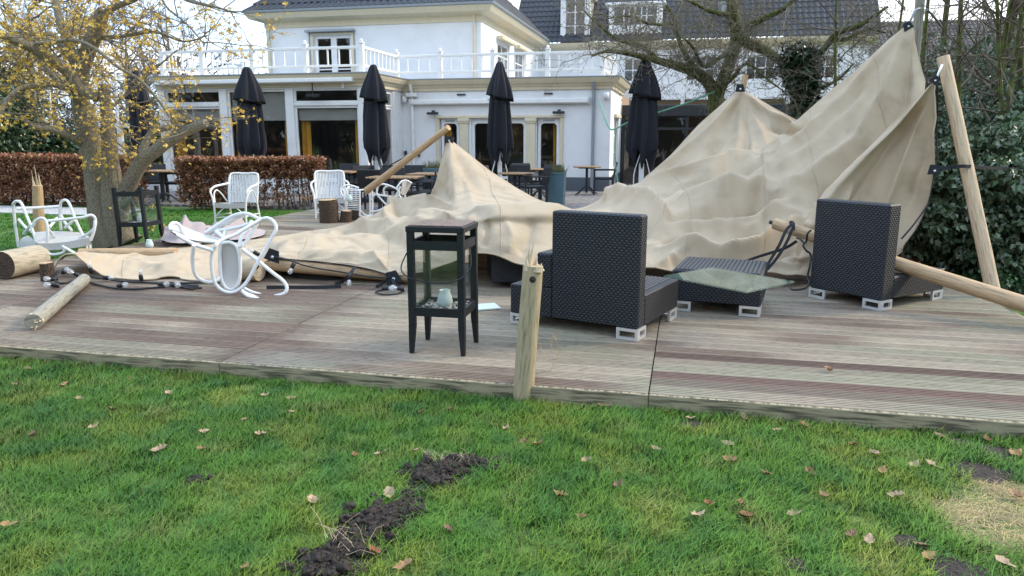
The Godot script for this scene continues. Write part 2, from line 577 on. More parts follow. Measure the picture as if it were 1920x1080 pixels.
func build_ground() -> void:
	var m := MB.new()
	m.quad(Vector3(-300, 0, 60), Vector3(300, 0, 60), Vector3(300, 0, -400), Vector3(-300, 0, -400))
	setting("lawn", m, mats.lawn, Vector3(0, LAWN, 0))
	# terrace of clinkers behind the deck, and the paving under the villa
	var m2 := MB.new()
	m2.box(Vector3(-5.2, -0.6, -26.0), Vector3(5.0, -0.04, 6.95))
	m2.box(Vector3(-18.0, -0.6, -26.0), Vector3(-5.2, -0.045, 6.3))
	setting("terrace_paving", m2, mats.paving, BASE, TURN)
	var g := MB.new()
	g.box(Vector3(-17.0, -0.4, 7.2), Vector3(-9.3, -0.075, 8.5))
	setting("gravel_strip", g, mats.gravel, BASE, TURN)
	# bed of dark earth under the thicket
	var e := MB.new()
	var rim := [Vector3(4.98, 0, 13.4), Vector3(5.9, 0, 14.2), Vector3(9, 0, 14.6), Vector3(12, 0, 12), Vector3(12, 0, 4), Vector3(5.2, 0, 3.5)]
	for k in range(1, rim.size() - 1):
		e.tri(rim[0], rim[k], rim[k + 1])
	setting("earth_bed", e, mats.soil, BASE + Vector3(0, LAWN + 0.012, 0), TURN)

const SEAMS := [-5.4, -3.7, -0.88, 1.95, 4.9]

func plank_mesh(length: float, r: RandomNumberGenerator, tone: Callable) -> ArrayMesh:
	var m := MB.new()
	var w := 0.141
	var prof := [Vector2(-w / 2, -0.028), Vector2(-w / 2, -0.004)]
	var ridges := 5
	for k in ridges:
		var a := -w / 2 + w * (k + 0.16) / ridges
		var b := -w / 2 + w * (k + 0.74) / ridges
		prof.append(Vector2(a, 0.0)); prof.append(Vector2(b, 0.0))
		if k < ridges - 1:
			prof.append(Vector2(-w / 2 + w * (k + 0.82) / ridges, -0.008)); prof.append(Vector2(-w / 2 + w * (k + 1.06) / ridges, -0.008))
	prof.append(Vector2(w / 2, -0.004)); prof.append(Vector2(w / 2, -0.028))
	var segs := 9
	var off := Vector2(r.randf() * 9.0, r.randf() * 9.0)
	for k in prof.size() - 1:
		var p: Vector2 = prof[k]
		var q: Vector2 = prof[k + 1]
		var nn := Vector3(0, q.x - p.x, q.y - p.y).normalized()
		nn = Vector3(0, (q.x - p.x), -(q.y - p.y)).normalized()
		var first := m.v.size()
		for s in segs + 1:
			var x := length * s / segs
			m.col = tone.call(x)
			m.vert(Vector3(x, p.y, p.x), nn, Vector2(p.x * 1.0, x) + off)
			m.vert(Vector3(x, q.y, q.x), nn, Vector2(q.x * 1.0, x) + off)
		for s in segs:
			var a := first + s * 2
			m.i.append_array(PackedInt32Array([a, a + 2, a + 1, a + 1, a + 2, a + 3]))
	m.col = tone.call(0.0)
	for x in [0.0, length]:
		var e := [Vector3(x, -0.028, -w / 2), Vector3(x, -0.028, w / 2), Vector3(x, -0.002, w / 2), Vector3(x, -0.002, -w / 2)]
		if x == 0.0: m.quad(e[0], e[1], e[2], e[3])
		else: m.quad(e[3], e[2], e[1], e[0])
	return m.mesh()

func build_deck() -> void:
	var deck := Node3D.new()
	deck.name = "deck"
	add_child(deck)
	deck.position = BASE
	deck.rotation_degrees.y = TURN
	deck.set_meta("kind", "structure")
	var r := RandomNumberGenerator.new()
	r.seed = 77
	var nz := FastNoiseLite.new()
	nz.seed = 8
	nz.frequency = 0.55
	nz.fractal_octaves = 4
	var rows := 67
	for s in 4:
		for k in rows:
			var front := 17.0 - 0.075 - 0.15 * k
			var x0: float = SEAMS[s] + 0.004
			var length: float = SEAMS[s + 1] - SEAMS[s] - 0.008
			var per := r.randf_range(-0.5, 0.5)
			var worn := r.randf_range(0.8, 1.14)
			var brown := 0.0
			if s == 3 and k in [2, 5]: brown = 1.0
			elif s == 3 and k == 1: brown = 0.55
			elif r.randf() < 0.06: brown = 0.3
			var tone := func(x: float) -> Color:
				var g := nz.get_noise_2d((x0 + x) * 0.9, front * 3.1) + per * 0.12
				# the rained-on, bleached and browned boards towards the left half
				var wet := smoothstep(0.0, 0.28, g + (0.30 if x0 + x < -0.6 and front > 12.2 else -0.16))
				if x0 + x < -0.9 and k < 2: wet *= 0.2
				wet = maxf(wet * 0.8, brown)
				var c := Color(0.35, 0.295, 0.225).lerp(Color(0.15, 0.10, 0.078), wet)
				var gr := smoothstep(0.05, 0.35, nz.get_noise_2d((x0 + x) * 0.8 + 40.0, front * 1.6))
				c = c.lerp(Color(0.26, 0.27, 0.185), gr * 0.5 * (1.0 - wet))
				return Color(c.r * worn, c.g * worn, c.b * worn)
			var o := part("plank", plank_mesh(length, r, tone), mats.deck_wood, deck)
			o.position = Vector3(x0, -0.001 * r.randf() - 0.0005 * (k % 2), front)
			o.rotation_degrees = Vector3(r.randf_range(-0.25, 0.25), 0, r.randf_range(-0.04, 0.04))
	# joists and the edge board round the frame
	for s in 4:
		var x0: float = SEAMS[s]
		var x1: float = SEAMS[s + 1]
		var f := MB.new()
		f.cbox(Vector3(x0 + 0.002, -0.2, 17.002), Vector3(x1 - 0.002, -0.003, 17.035), 0.004)
		part("edge_board", f, mats.fascia, deck)
	var l := MB.new()
	l.cbox(Vector3(-5.43, -0.2, 7.0), Vector3(-5.402, -0.004, 17.0), 0.004)
	part("edge_board", l, mats.fascia, deck)
	var rr := MB.new()
	rr.cbox(Vector3(4.902, -0.2, 7.0), Vector3(4.93, -0.004, 17.0), 0.004)
	part("edge_board", rr, mats.fascia, deck)
	for k in 18:
		var j := MB.new()
		var x := lerpf(-5.3, 4.8, k / 17.0)
		j.box(Vector3(x - 0.03, -0.2, 7.0), Vector3(x + 0.03, -0.034, 16.99))
		part("joist", j, mats.fascia, deck)

# ------------------------------------------------------------------ lawn
func soil_spots() -> Array:
	# [x, z, radius along, radius across] of bare earth
	var out := []
	for e in [[845, 880, 0.13], [815, 905, 0.12], [790, 890, 0.07], [935, 869, 0.05], [900, 872, 0.05], [770, 945, 0.07], [705, 985, 0.13], [740, 970, 0.06], [660, 1035, 0.10], [625, 1055, 0.12], [600, 1075, 0.09], [368, 905, 0.05], [1835, 885, 0.12], [1870, 850, 0.10], [1790, 830, 0.07], [1300, 798, 0.08], [1710, 1020, 0.06], [1495, 1060, 0.05], [320, 730, 0.05], [1515, 850, 0.03], [1800, 1075, 0.10]]:
		var p := on(e[0], e[1], LAWN)
		out.append(Vector3(p.x, p.z, e[2]))
	return out

func build_bare_earth() -> void:
	# thin crusts of open ground where the turf is gone
	var nz := FastNoiseLite.new()
	nz.seed = 19
	nz.frequency = 1.0
	var m := MB.new()
	for s in soil_spots():
		var c := Vector3(s.x, 0.0, s.y)
		var ring := []
		for k in 22:
			var a := TAU * k / 22.0
			var rad: float = s.z * (1.05 + 0.55 * nz.get_noise_3d(cos(a) * 1.3 + s.x * 5.0, sin(a) * 1.3, s.y * 3.0))
			ring.append(c + Vector3(cos(a) * rad * 1.15, 0.0, sin(a) * rad * 0.95))
		for k in 22:
			m.tri(c + Vector3(0, 0.012, 0), ring[(k + 1) % 22], ring[k])
	setting("bare_earth", m, mats.soil, Vector3(0, LAWN + 0.004, 0))

func tuft(r: RandomNumberGenerator, blades: int, hgt: float, wid: float, spread: float, lean: float) -> ArrayMesh:
	var m := MB.new()
	for b in blades:
		var a := r.randf() * TAU
		var rad := sqrt(r.randf()) * spread
		var p := Vector3(cos(a) * rad, 0, sin(a) * rad)
		var h := hgt * r.randf_range(0.45, 1.15)
		var da := r.randf() * TAU
		var dir := Vector3(cos(da), 0, sin(da))
		var side := Vector3(-dir.z, 0, dir.x) * wid * r.randf_range(0.6, 1.2)
		var bend := h * lean * r.randf_range(0.3, 1.7)
		var k := r.randf_range(0.75, 1.25)
		var dry := r.randf() < 0.07
		m.col = Color(k * 1.9, k * 1.35, k * 1.7) if dry else Color(k, k, k * r.randf_range(0.8, 1.2))
		var p1 := p + Vector3(0, h * 0.55, 0) + dir * bend * 0.3
		var p2 := p + Vector3(0, h, 0) + dir * bend
		var nn := (dir * 0.6 + Vector3.UP).normalized()
		var q := m.vert(p - side, nn, Vector2())
		m.vert(p + side, nn, Vector2()); m.vert(p1 + side * 0.8, nn, Vector2()); m.vert(p1 - side * 0.8, nn, Vector2()); m.vert(p2, nn, Vector2())
		m.i.append_array(PackedInt32Array([q, q + 2, q + 1, q, q + 3, q + 2, q + 3, q + 4, q + 2]))
	return m.mesh()

func build_grass() -> void:
	var r := RandomNumberGenerator.new()
	r.seed = 1234
	var nz := FastNoiseLite.new()
	nz.seed = 3
	nz.frequency = 1.3
	nz.fractal_octaves = 3
	var spots := soil_spots()
	var straw := [on(1870, 955, LAWN), on(1830, 985, LAWN), on(1900, 930, LAWN), on(1860, 990, LAWN), on(1905, 975, LAWN)]
	var lawn := Node3D.new()
	lawn.name = "lawn_grass"
	add_child(lawn)
	lawn.set_meta("kind", "stuff")
	tag(lawn, "short green grass of the lawn", "grass")
	var sets := [[], [], [], []]
	var cols := [[], [], [], []]
	for k in 27000:
		var d := sqrt(r.randf_range(1.5 * 1.5, 6.0 * 6.0))
		var x := r.randf_range(-1.0, 1.0) * (0.74 * d + 1.1)
		var p := Vector3(x, LAWN, -d)
		var q := Basis(Vector3.UP, deg_to_rad(-TURN)) * (p - BASE)
		if q.z < 17.045: continue
		var bare := 0.0
		for s in spots:
			var e: float = Vector2(p.x - s.x, p.z - s.y).length() / s.z
			bare = maxf(bare, 1.25 - e)
		if bare > 0.0 and r.randf() < bare * 1.5: continue
		var g := nz.get_noise_2d(x, -d)
		var g2 := nz.get_noise_2d(x * 2.5 + 30.0, -d * 2.5)
		var dry := 0.0
		for s in straw:
			dry = maxf(dry, 1.0 - Vector2(p.x - s.x, p.z - s.z).length() / 0.2)
		var c := Color(0.105, 0.245, 0.03).lerp(Color(0.20, 0.28, 0.036), smoothstep(0.0, 0.45, g))
		c = c.lerp(Color(0.07, 0.195, 0.038), smoothstep(0.05, 0.4, -g2))
		c = c.lerp(Color(0.28, 0.27, 0.10), smoothstep(0.22, 0.5, g2) * 0.45)
		var which := r.randi() % 2
		dry += 0.55 * nz.get_noise_2d(x * 4.0 + 7.0, -d * 4.0) if dry > 0.0 else 0.0
		if dry > 0.0:
			c = c.lerp(Color(0.5, 0.40, 0.22), clampf(dry * 2.5, 0.0, 1.0))
			which = 2
		elif g > 0.25 and r.randf() < 0.5: which = 3
		var j := r.randf_range(0.8, 1.2)
		var hs := r.randf_range(0.65, 1.2) * (1.0 + 0.35 * nz.get_noise_2d(x * 0.7 - 9.0, -d * 0.7))
		if q.z < 17.14: hs *= 1.15
		sets[which].append(Transform3D(Basis(Vector3.UP, r.randf() * TAU).scaled(Vector3(1, hs, 1)), p - Vector3(0, 0.003, 0)))
		cols[which].append(Color(c.r * j, c.g * j, c.b * j))
	scatter("grass_tufts", tuft(r, 30, 0.04, 0.0017, 0.055, 0.8), mats.grass, sets[0], cols[0], lawn)
	scatter("grass_tufts", tuft(r, 24, 0.05, 0.0019, 0.05, 1.1), mats.grass, sets[1], cols[1], lawn)
	scatter("straw", tuft(r, 34, 0.016, 0.0016, 0.06, 5.0), mats.grass, sets[2], cols[2], lawn)
	scatter("moss", tuft(r, 44, 0.026, 0.0014, 0.06, 0.9), mats.grass, sets[3], cols[3], lawn)
	# the lawn behind the deck, by the hedges
	var far := []
	var fc := []
	for k in 9000:
		var u := r.randf_range(-15.0, -5.5)
		var w := r.randf_range(-17.0, -5.6)
		if w > -6.9 or (w > -8.5 and u < -9.3): continue
		var p := fr(u, LAWN, w)
		if p.z > -8.0 and p.x > -6.0: continue
		var g := nz.get_noise_2d(p.x, p.z)
		var c := Color(0.065, 0.22, 0.018).lerp(Color(0.12, 0.26, 0.025), smoothstep(-0.2, 0.4, g))
		far.append(Transform3D(Basis(Vector3.UP, r.randf() * TAU).scaled(Vector3(1.3, r.randf_range(0.6, 1.0), 1.3)), p))
		fc.append(c)
	scatter("grass_tufts", tuft(r, 30, 0.045, 0.003, 0.09, 0.8), mats.grass, far, fc, lawn)

# ------------------------------------------------------------------ villa
func holed(m: MB, x0: float, x1: float, y0: float, y1: float, z0: float, z1: float, holes: Array) -> void:
	# a wall in x and y with openings [xa, xb, ya, yb]
	var xs := [x0, x1]
	for h in holes: xs.append(h[0]); xs.append(h[1])
	xs.sort()
	for k in xs.size() - 1:
		var a: float = xs[k]
		var b: float = xs[k + 1]
		if b - a < 0.001: continue
		var mid := (a + b) / 2
		var cut := []
		for h in holes:
			if mid > h[0] and mid < h[1]: cut.append(h)
		cut.sort_custom(func(p, q): return p[2] < q[2])
		var y := y0
		for h in cut:
			if h[2] > y: m.box(Vector3(a, y, z0), Vector3(b, h[2], z1))
			y = h[3]
		if y < y1: m.box(Vector3(a, y, z0), Vector3(b, y1, z1))

func casement(house: Node, xf: Transform3D, w: float, h: float, bars_x: Array, bars_y: Array, fm: Material, t := 0.07, d := 0.06) -> MeshInstance3D:
	# a window whose lower left corner lies at the origin of xf, looking along +z
	var f := MB.new()
	f.cbox(Vector3(0, 0, 0), Vector3(t, h, d), 0.006, xf)
	f.cbox(Vector3(w - t, 0, 0), Vector3(w, h, d), 0.006, xf)
	f.cbox(Vector3(t, 0, 0), Vector3(w - t, t, d), 0.006, xf)
	f.cbox(Vector3(t, h - t, 0), Vector3(w - t, h, d), 0.006, xf)
	for b in bars_x: f.box(Vector3(b - 0.02, t, 0.008), Vector3(b + 0.02, h - t, d - 0.008), xf)
	for b in bars_y: f.box(Vector3(t, b - 0.02, 0.01), Vector3(w - t, b + 0.02, d - 0.01), xf)
	var o := part("window", f, fm, house)
	var g := MB.new()
	g.box(Vector3(t - 0.01, t - 0.01, d * 0.45), Vector3(w - t + 0.01, h - t + 0.01, d * 0.45 + 0.008), xf)
	part("pane", g, mats.pane, o)
	return o

func curtain(parent: Node, x0: float, x1: float, y0: float, y1: float, z: float) -> void:
	var g := []
	var n := maxi(8, int((x1 - x0) / 0.025))
	for r in 6:
		var row := []
		for k in n + 1:
			var f := float(k) / n
			row.append(Vector3(lerpf(x0, x1, f), lerpf(y0, y1, r / 5.0), z + 0.035 * sin(f * (x1 - x0) * 45.0) + 0.01 * sin(f * 9.0 + r)))
		g.append(row)
	var m := MB.new()
	m.grid(g)
	part("curtain", m, mats.curtain, parent)

func cornice(m: MB, prof: Array, path: Array) -> void:
	# a moulding: profile of (outwards, height) carried along a path with mitred corners (path runs left to right seen from outside)
	var n := path.size()
	var rings := []
	for k in n:
		var p: Vector2 = path[k]
		var a: Vector2 = (p - path[k - 1]).normalized() if k > 0 else (path[1] - p).normalized()
		var b: Vector2 = (path[k + 1] - p).normalized() if k < n - 1 else a
		var na := Vector2(-a.y, a.x)
		var nb := Vector2(-b.y, b.x)
		var mid := (na + nb).normalized()
		mid /= maxf(0.3, mid.dot(na))
		var ring := []
		for q in prof: ring.append(Vector3(p.x + mid.x * q.x, q.y, p.y + mid.y * q.x))
		rings.append(ring)
	for k in n - 1:
		for j in prof.size() - 1:
			m.quad(rings[k][j], rings[k + 1][j], rings[k + 1][j + 1], rings[k][j + 1])

func balustrade(house: Node, posts: Array, y: float) -> void:
	var rail := part("balustrade", MB.new(), mats.white_paint, house)
	var body := MB.new()
	for k in posts.size() - 1:
		var a: Vector2 = posts[k]
		var b: Vector2 = posts[k + 1]
		var d := b - a
		var xf := Transform3D(Basis(Vector3.UP, -atan2(d.y, d.x)), Vector3(a.x, y, a.y))
		var l := d.length()
		body.cbox(Vector3(0.05, 0.62, -0.035), Vector3(l - 0.05, 0.69, 0.035), 0.008, xf)
		body.cbox(Vector3(0.05, 0.17, -0.03), Vector3(l - 0.05, 0.23, 0.03), 0.008, xf)
		var n := int(l / 0.27)
		for j in range(1, n):
			var bm := MB.new()
			var x := l * j / n
			bm.box(Vector3(x - 0.018, 0.23, -0.018), Vector3(x + 0.018, 0.62, 0.018), xf)
			part("baluster", bm, mats.white_paint, rail)
	for p in posts:
		var pm := MB.new()
		var xf := Transform3D(Basis(), Vector3(p.x, y, p.y))
		pm.cbox(Vector3(-0.06, -0.03, -0.06), Vector3(0.06, 0.74, 0.06), 0.008, xf)
		pm.cbox(Vector3(-0.075, 0.74, -0.075), Vector3(0.075, 0.77, 0.075), 0.006, xf)
		pm.lathe([Vector2(0.0, 0.77), Vector2(0.03, 0.775), Vector2(0.048, 0.81), Vector2(0.035, 0.85), Vector2(0.0, 0.87)], 10, xf)
		part("post", pm, mats.white_paint, rail)
	rail.mesh = body.mesh()

func tiles(m: MB, o: Vector3, right: Vector3, up: Vector3, w: float, h: float, w_top := -1.0, shift := 0.0) -> void:
	# courses of pantiles on a slope; each course lies proud over the one below
	if w_top < 0.0: w_top = w
	var nrm := right.cross(up).normalized()
	var course := 0.33
	var rows := int(ceil(h / course))
	for r in rows:
		var ha := r * course
		var hb := minf(h, ha + course * 1.12)
		var fa := ha / h
		var fb := minf(1.0, hb / h)
		var wa := lerpf(w, w_top, fa)
		var wb := lerpf(w, w_top, fb)
		var cols := maxi(4, int(w / 0.046))
		var g := [[], [], []]
		for k in cols + 1:
			var f := float(k) / cols
			var xa := shift * fa + wa * f
			var xb := shift * fb + wb * f
			var wave := 0.022 * sin(xa / 0.23 * TAU) + 0.012 * sin(xa / 0.23 * TAU * 2.0 + 0.8)
			g[0].append(o + right * xa + up * ha + nrm * (wave + 0.012))
			g[1].append(o + right * xa + up * (ha + 0.002) + nrm * (wave + 0.05))
			g[2].append(o + right * xb + up * hb + nrm * (wave + 0.018))
		m.grid(g)

func build_house() -> void:
	var house := thing("white_villa", "white two-storey villa with cream cornices, roof terrace railing and dark tiled roofs", "house", BASE, TURN)
	var r := RandomNumberGenerator.new()
	r.seed = 5
	# --- right wing of the ground floor, facing the terrace
	var big := [-4.02, -2.40, 0.06, 1.99]
	var left := [-4.98, -4.38, 0.06, 1.99]
	var right := [-2.08, -1.42, 0.06, 1.99]
	var w := MB.new()
	holed(w, -6.1, 0.0, 0.34, 2.86, -0.25, 0.0, [big, left, right])
	part("wall", w, mats.white_wall, house)
	var pl := MB.new()
	holed(pl, -6.1, 0.012, -0.05, 0.34, -0.25, 0.012, [big, left, right])
	pl.box(Vector3(-0.2, -0.05, -3.6), Vector3(0.012, 0.34, -0.25))
	part("plinth", pl, mats.grey_plinth, house)
	# side wall of that wing
	var sw := MB.new()
	sw.box(Vector3(-0.22, 0.34, -1.1), Vector3(0.0, 2.86, -0.25))
	sw.box(Vector3(-0.22, 2.0, -2.6), Vector3(0.0, 2.86, -1.1))
	sw.box(Vector3(-0.22, 0.34, -2.6), Vector3(0.0, 0.5, -1.1))
	sw.box(Vector3(-0.22, 0.34, -3.6), Vector3(0.0, 2.86, -2.6))
	part("side_wall", sw, mats.white_wall, house)
	casement(house, Transform3D(Basis(Vector3.UP, PI / 2), Vector3(-0.12, 0.5, -1.1)), 1.5, 1.5, [0.75], [0.5, 1.0], mats.white_paint)
	var hood := MB.new()
	hood.cbox(Vector3(0.0, 2.02, -2.65), Vector3(0.08, 2.12, -1.05), 0.01)
	part("window_hood", hood, mats.cream_paint, house)
	# doors with rounded panes, cream surround with two pilasters
	for e in [left, big, right]:
		var ww: float = e[1] - e[0]
		var hh: float = e[3] - e[2]
		var f := MB.new()
		var pts := PackedVector2Array()
		var t := 0.1 if ww < 1.0 else 0.08
		# frame ring with rounded upper corners, as strips
		var inner := []
		var outer := []
		var rad := 0.1
		var lo := Vector2(t, 0.28)
		var hi := Vector2(ww - t, hh - 0.14)
		var ring := [Vector2(lo.x, lo.y), Vector2(hi.x, lo.y)]
		for k in 6:
			var a := PI / 2 * k / 5.0
			ring.append(Vector2(hi.x - rad + rad * cos(a), hi.y - rad + rad * sin(a)))
		for k in 6:
			var a := PI / 2 + PI / 2 * k / 5.0
			ring.append(Vector2(lo.x + rad + rad * cos(a), hi.y - rad + rad * sin(a)))
		for q in ring:
			var s: Vector2 = q
			var c := Vector2(ww / 2, hh / 2)
			var d := s - c
			var k := minf((ww / 2) / maxf(0.001, absf(d.x)), (hh / 2) / maxf(0.001, absf(d.y)))
			outer.append(c + d * k)
			inner.append(s)
		var xf := Transform3D(Basis(), Vector3(e[0], e[2], -0.16))
		for k in inner.size():
			var j := (k + 1) % inner.size()
			var a: Vector2 = outer[k]
			var b: Vector2 = outer[j]
			var c: Vector2 = inner[j]
			var d: Vector2 = inner[k]
			f.quad(xf * Vector3(a.x, a.y, 0.07), xf * Vector3(b.x, b.y, 0.07), xf * Vector3(c.x, c.y, 0.07), xf * Vector3(d.x, d.y, 0.07))
			f.quad(xf * Vector3(d.x, d.y, 0.07), xf * Vector3(c.x, c.y, 0.07), xf * Vector3(c.x, c.y, 0.0), xf * Vector3(d.x, d.y, 0.0))
		for q in [[Vector2(0, 0), Vector2(0, hh)], [Vector2(ww, hh), Vector2(ww, 0)]]:
			f.box(Vector3(q[0].x - 0.002, 0, 0), Vector3(q[0].x + 0.002, hh, 0.068), xf)
		f.box(Vector3(0, hh - 0.03, 0), Vector3(ww, hh, 0.066), xf)
		var door := part("glass_door", f, mats.white_paint, house)
		var g := MB.new()
		g.box(Vector3(e[0] + t - 0.01, e[2] + 0.26, -0.135), Vector3(e[1] - t + 0.01, e[3] - 0.12, -0.127))
		part("pane", g, mats.pane, door)
		if ww < 1.0:
			var vent := MB.new()
			vent.box(Vector3(e[0] + 0.16, e[3] - 0.09, -0.088), Vector3(e[1] - 0.16, e[3] - 0.05, -0.078))
			part("vent", vent, mats.zinc, door)
	curtain(house, -4.93, -4.72, 0.1, 1.9, -0.35)
	curtain(house, -1.66, -1.47, 0.1, 1.9, -0.35)
	var sur := MB.new()
	sur.cbox(Vector3(-5.12, 1.995, 0.002), Vector3(-1.3, 2.075, 0.06), 0.01)
	sur.cbox(Vector3(-5.08, -0.04, 0.0135), Vector3(-4.985, 1.993, 0.045), 0.008)
	sur.cbox(Vector3(-1.415, -0.04, 0.0135), Vector3(-1.32, 1.993, 0.045), 0.008)
	part("door_surround", sur, mats.cream_paint, house)
	for x in [-4.36, -2.38]:
		var p := MB.new()
		p.cbox(Vector3(x, 0.12, 0.0135), Vector3(x + 0.27, 1.85, 0.07), 0.012)
		p.cbox(Vector3(x - 0.02, 1.85, 0.0135), Vector3(x + 0.29, 1.9, 0.09), 0.008)
		p.cbox(Vector3(x - 0.035, 1.9, 0.0135), Vector3(x + 0.305, 1.99, 0.105), 0.008)
		p.cbox(Vector3(x - 0.03, -0.04, 0.0135), Vector3(x + 0.3, 0.12, 0.09), 0.008)
		part("pilaster", p, mats.cream_paint, house)
	# cornice round the whole ground floor, with a gutter edge
	var prof := [Vector2(0.01, 2.76), Vector2(0.05, 2.765), Vector2(0.06, 2.84), Vector2(0.10, 2.86), Vector2(0.13, 2.91), Vector2(0.2, 2.94), Vector2(0.24, 3.0), Vector2(0.26, 3.03), Vector2(0.27, 3.08), Vector2(0.1, 3.085), Vector2(-0.3, 3.09)]
	var c1 := MB.new()
	cornice(c1, prof, [Vector2(-12.35, 2.6), Vector2(-6.1, 2.6), Vector2(-6.1, 0.0), Vector2(0.0, 0.0), Vector2(0.0, -3.6)])
	part("cornice", c1, mats.cream_paint, house)
	var gut := MB.new()
	cornice(gut, [Vector2(0.255, 3.07), Vector2(0.3, 3.075), Vector2(0.3, 3.1), Vector2(0.26, 3.105)], [Vector2(-12.35, 2.6), Vector2(-6.1, 2.6), Vector2(-6.1, 0.0), Vector2(0.0, 0.0), Vector2(0.0, -3.6)])
	part("gutter", gut, mats.zinc, house)
	var deckroof := MB.new()
	deckroof.box(Vector3(-12.3, 2.84, -12.0), Vector3(-6.2, 3.084, 2.5))
	deckroof.box(Vector3(-6.2, 2.84, -12.0), Vector3(-0.1, 3.086, -0.1))
	part("flat_roof", deckroof, mats.zinc, house)
	# room behind the glass
	var room := MB.new()
	room.box(Vector3(-12.2, 0.0, -8.1), Vector3(-0.22, 2.84, -8.0))
	room.box(Vector3(-12.32, 0.0, -8.0), Vector3(-12.2, 2.84, 2.39))
	room.box(Vector3(-0.21, 0.0, -8.0), Vector3(-0.1, 2.84, -3.6))
	room.box(Vector3(-12.2, -0.03, -8.0), Vector3(-6.2, 0.0, 2.39))
	room.box(Vector3(-6.2, -0.03, -8.0), Vector3(-0.22, 0.0, -0.26))
	part("room_wall", room, mats.room, house)
	# awning cassette, heaters, pipes and fittings
	var aw := MB.new()
	aw.cbox(Vector3(-5.82, 2.38, 0.002), Vector3(-0.6, 2.53, 0.17), 0.03)
	aw.cbox(Vector3(-5.84, 2.36, 0.004), Vector3(-5.822, 2.55, 0.18), 0.004)
	aw.cbox(Vector3(-0.598, 2.36, 0.004), Vector3(-0.58, 2.55, 0.18), 0.004)
	part("awning_cassette", aw, mats.white_paint, house)
	for x in [-5.3, -1.6]:
		var h := MB.new()
		h.cbox(Vector3(x, 2.1, 0.12), Vector3(x + 0.34, 2.17, 0.2), 0.01)
		h.box(Vector3(x + 0.14, 2.17, 0.06), Vector3(x + 0.2, 2.22, 0.16))
		h.box(Vector3(x + 0.14, 2.12, 0.002), Vector3(x + 0.2, 2.22, 0.06))
		part("patio_heater", h, mats.black_frame, house)
	for e in [[-0.47, "zinc", 0.045], [-5.78, "white_paint", 0.05]]:
		var p := MB.new()
		p.tube([Vector3(e[0], 0.0, 0.075), Vector3(e[0], 2.72, 0.075), Vector3(e[0], 2.8, 0.16), Vector3(e[0], 2.95, 0.2)], [e[2]], 10)
		part("drainpipe", p, mats[e[1]], house)
	var hop := MB.new()
	hop.cbox(Vector3(-5.95, 2.6, 0.004), Vector3(-5.6, 2.72, 0.2), 0.02)
	part("hopper", hop, mats.white_paint, house)
	for p in [Vector3(-6.0, 2.55, 0.1), Vector3(-0.13, 2.58, 0.1)]:
		var s := MB.new()
		s.lathe([Vector2(0, -0.1), Vector2(0.07, -0.09), Vector2(0.085, 0.0), Vector2(0.08, 0.08), Vector2(0, 0.09)], 12, Transform3D(Basis(), p))
		part("floodlight", s, mats.white_paint, house)
	for p in [Vector3(-5.62, 0.95, 0.05), Vector3(-6.03, 1.0, 0.05)]:
		var s := MB.new()
		s.cbox(p - Vector3(0.03, 0.06, 0.048), p + Vector3(0.03, 0.06, 0.04), 0.008)
		part("wall_socket", s, mats.black_frame, house)
	for p in [Vector3(-4.3, 2.66, 0.02), Vector3(-1.75, 2.66, 0.02)]:
		var s := MB.new()
		s.box(p - Vector3(0.12, 0.02, 0.018), p + Vector3(0.12, 0.02, 0.03))
		part("vent_slot", s, mats.black_frame, house)
	# --- glazed bay on the left
	var bay := MB.new()
	var posts := [-12.35, -10.42, -8.42, -6.34]
	for x in posts:
		bay.cbox(Vector3(x, 0.0, 2.42), Vector3(x + 0.22, 2.72, 2.6), 0.01)
	bay.box(Vector3(-12.35, 2.72, 2.4), Vector3(-6.1, 2.86, 2.595))
	bay.box(Vector3(-12.35, -0.05, 2.4), Vector3(-6.1, 0.32, 2.58))
	part("bay_frame", bay, mats.white_paint, house)
	for k in 3:
		var a: float = posts[k] + 0.22
		var b: float = posts[k + 1]
		if k != 1:
			casement(house, Transform3D(Basis(), Vector3(a, 2.36, 2.48)), b - a, 0.36, [], [], mats.white_paint, 0.05)
			casement(house, Transform3D(Basis(), Vector3(a, 0.32, 2.48)), b - a, 1.96, [], [], mats.white_paint, 0.06)
			var tr := MB.new()
			tr.cbox(Vector3(a, 2.28, 2.46), Vector3(b, 2.36, 2.59), 0.01)
			part("transom", tr, mats.white_paint, house)
		else:
			casement(house, Transform3D(Basis(), Vector3(a, 0.32, 2.48)), b - a, 2.4, [], [], mats.white_paint, 0.06)
		var bl := MB.new()
		bl.box(Vector3(a + 0.06, 1.93, 2.42), Vector3(b - 0.06, 2.66 if k == 1 else 2.25, 2.428))
		bl.cbox(Vector3(a + 0.06, 1.9, 2.41), Vector3(b - 0.06, 1.93, 2.438), 0.006)
		part("roller_blind", bl, mats.blind, house)
		curtain(house, a + 0.04, a + 0.30, 0.1, 2.2, 2.3)
		curtain(house, b - 0.24, b - 0.02, 0.1, 2.2, 2.3)
	var caw := MB.new()
	caw.cbox(Vector3(-12.2, 2.86, 2.62), Vector3(-6.35, 2.97, 2.9), 0.02)
	caw.box(Vector3(-6.75, 2.72, 2.605), Vector3(-6.68, 2.95, 2.68))
	caw.box(Vector3(-9.45, 2.72, 2.605), Vector3(-9.38, 2.95, 2.68))
	part("awning_cassette", caw, mats.white_paint, house)
	for x in [-11.5, -7.7]:
		var h := MB.new()
		h.cbox(Vector3(x, 2.5, 2.75), Vector3(x + 0.36, 2.57, 2.83), 0.01)
		h.tube([Vector3(x + 0.18, 2.57, 2.79), Vector3(x + 0.18, 2.86, 2.79)], [0.015], 6)
		part("patio_heater", h, mats.black_frame, house)
	# side of the bay
	var bs := MB.new()
	bs.cbox(Vector3(-6.28, 0.0, 2.3), Vector3(-6.1, 2.72, 2.415), 0.01)
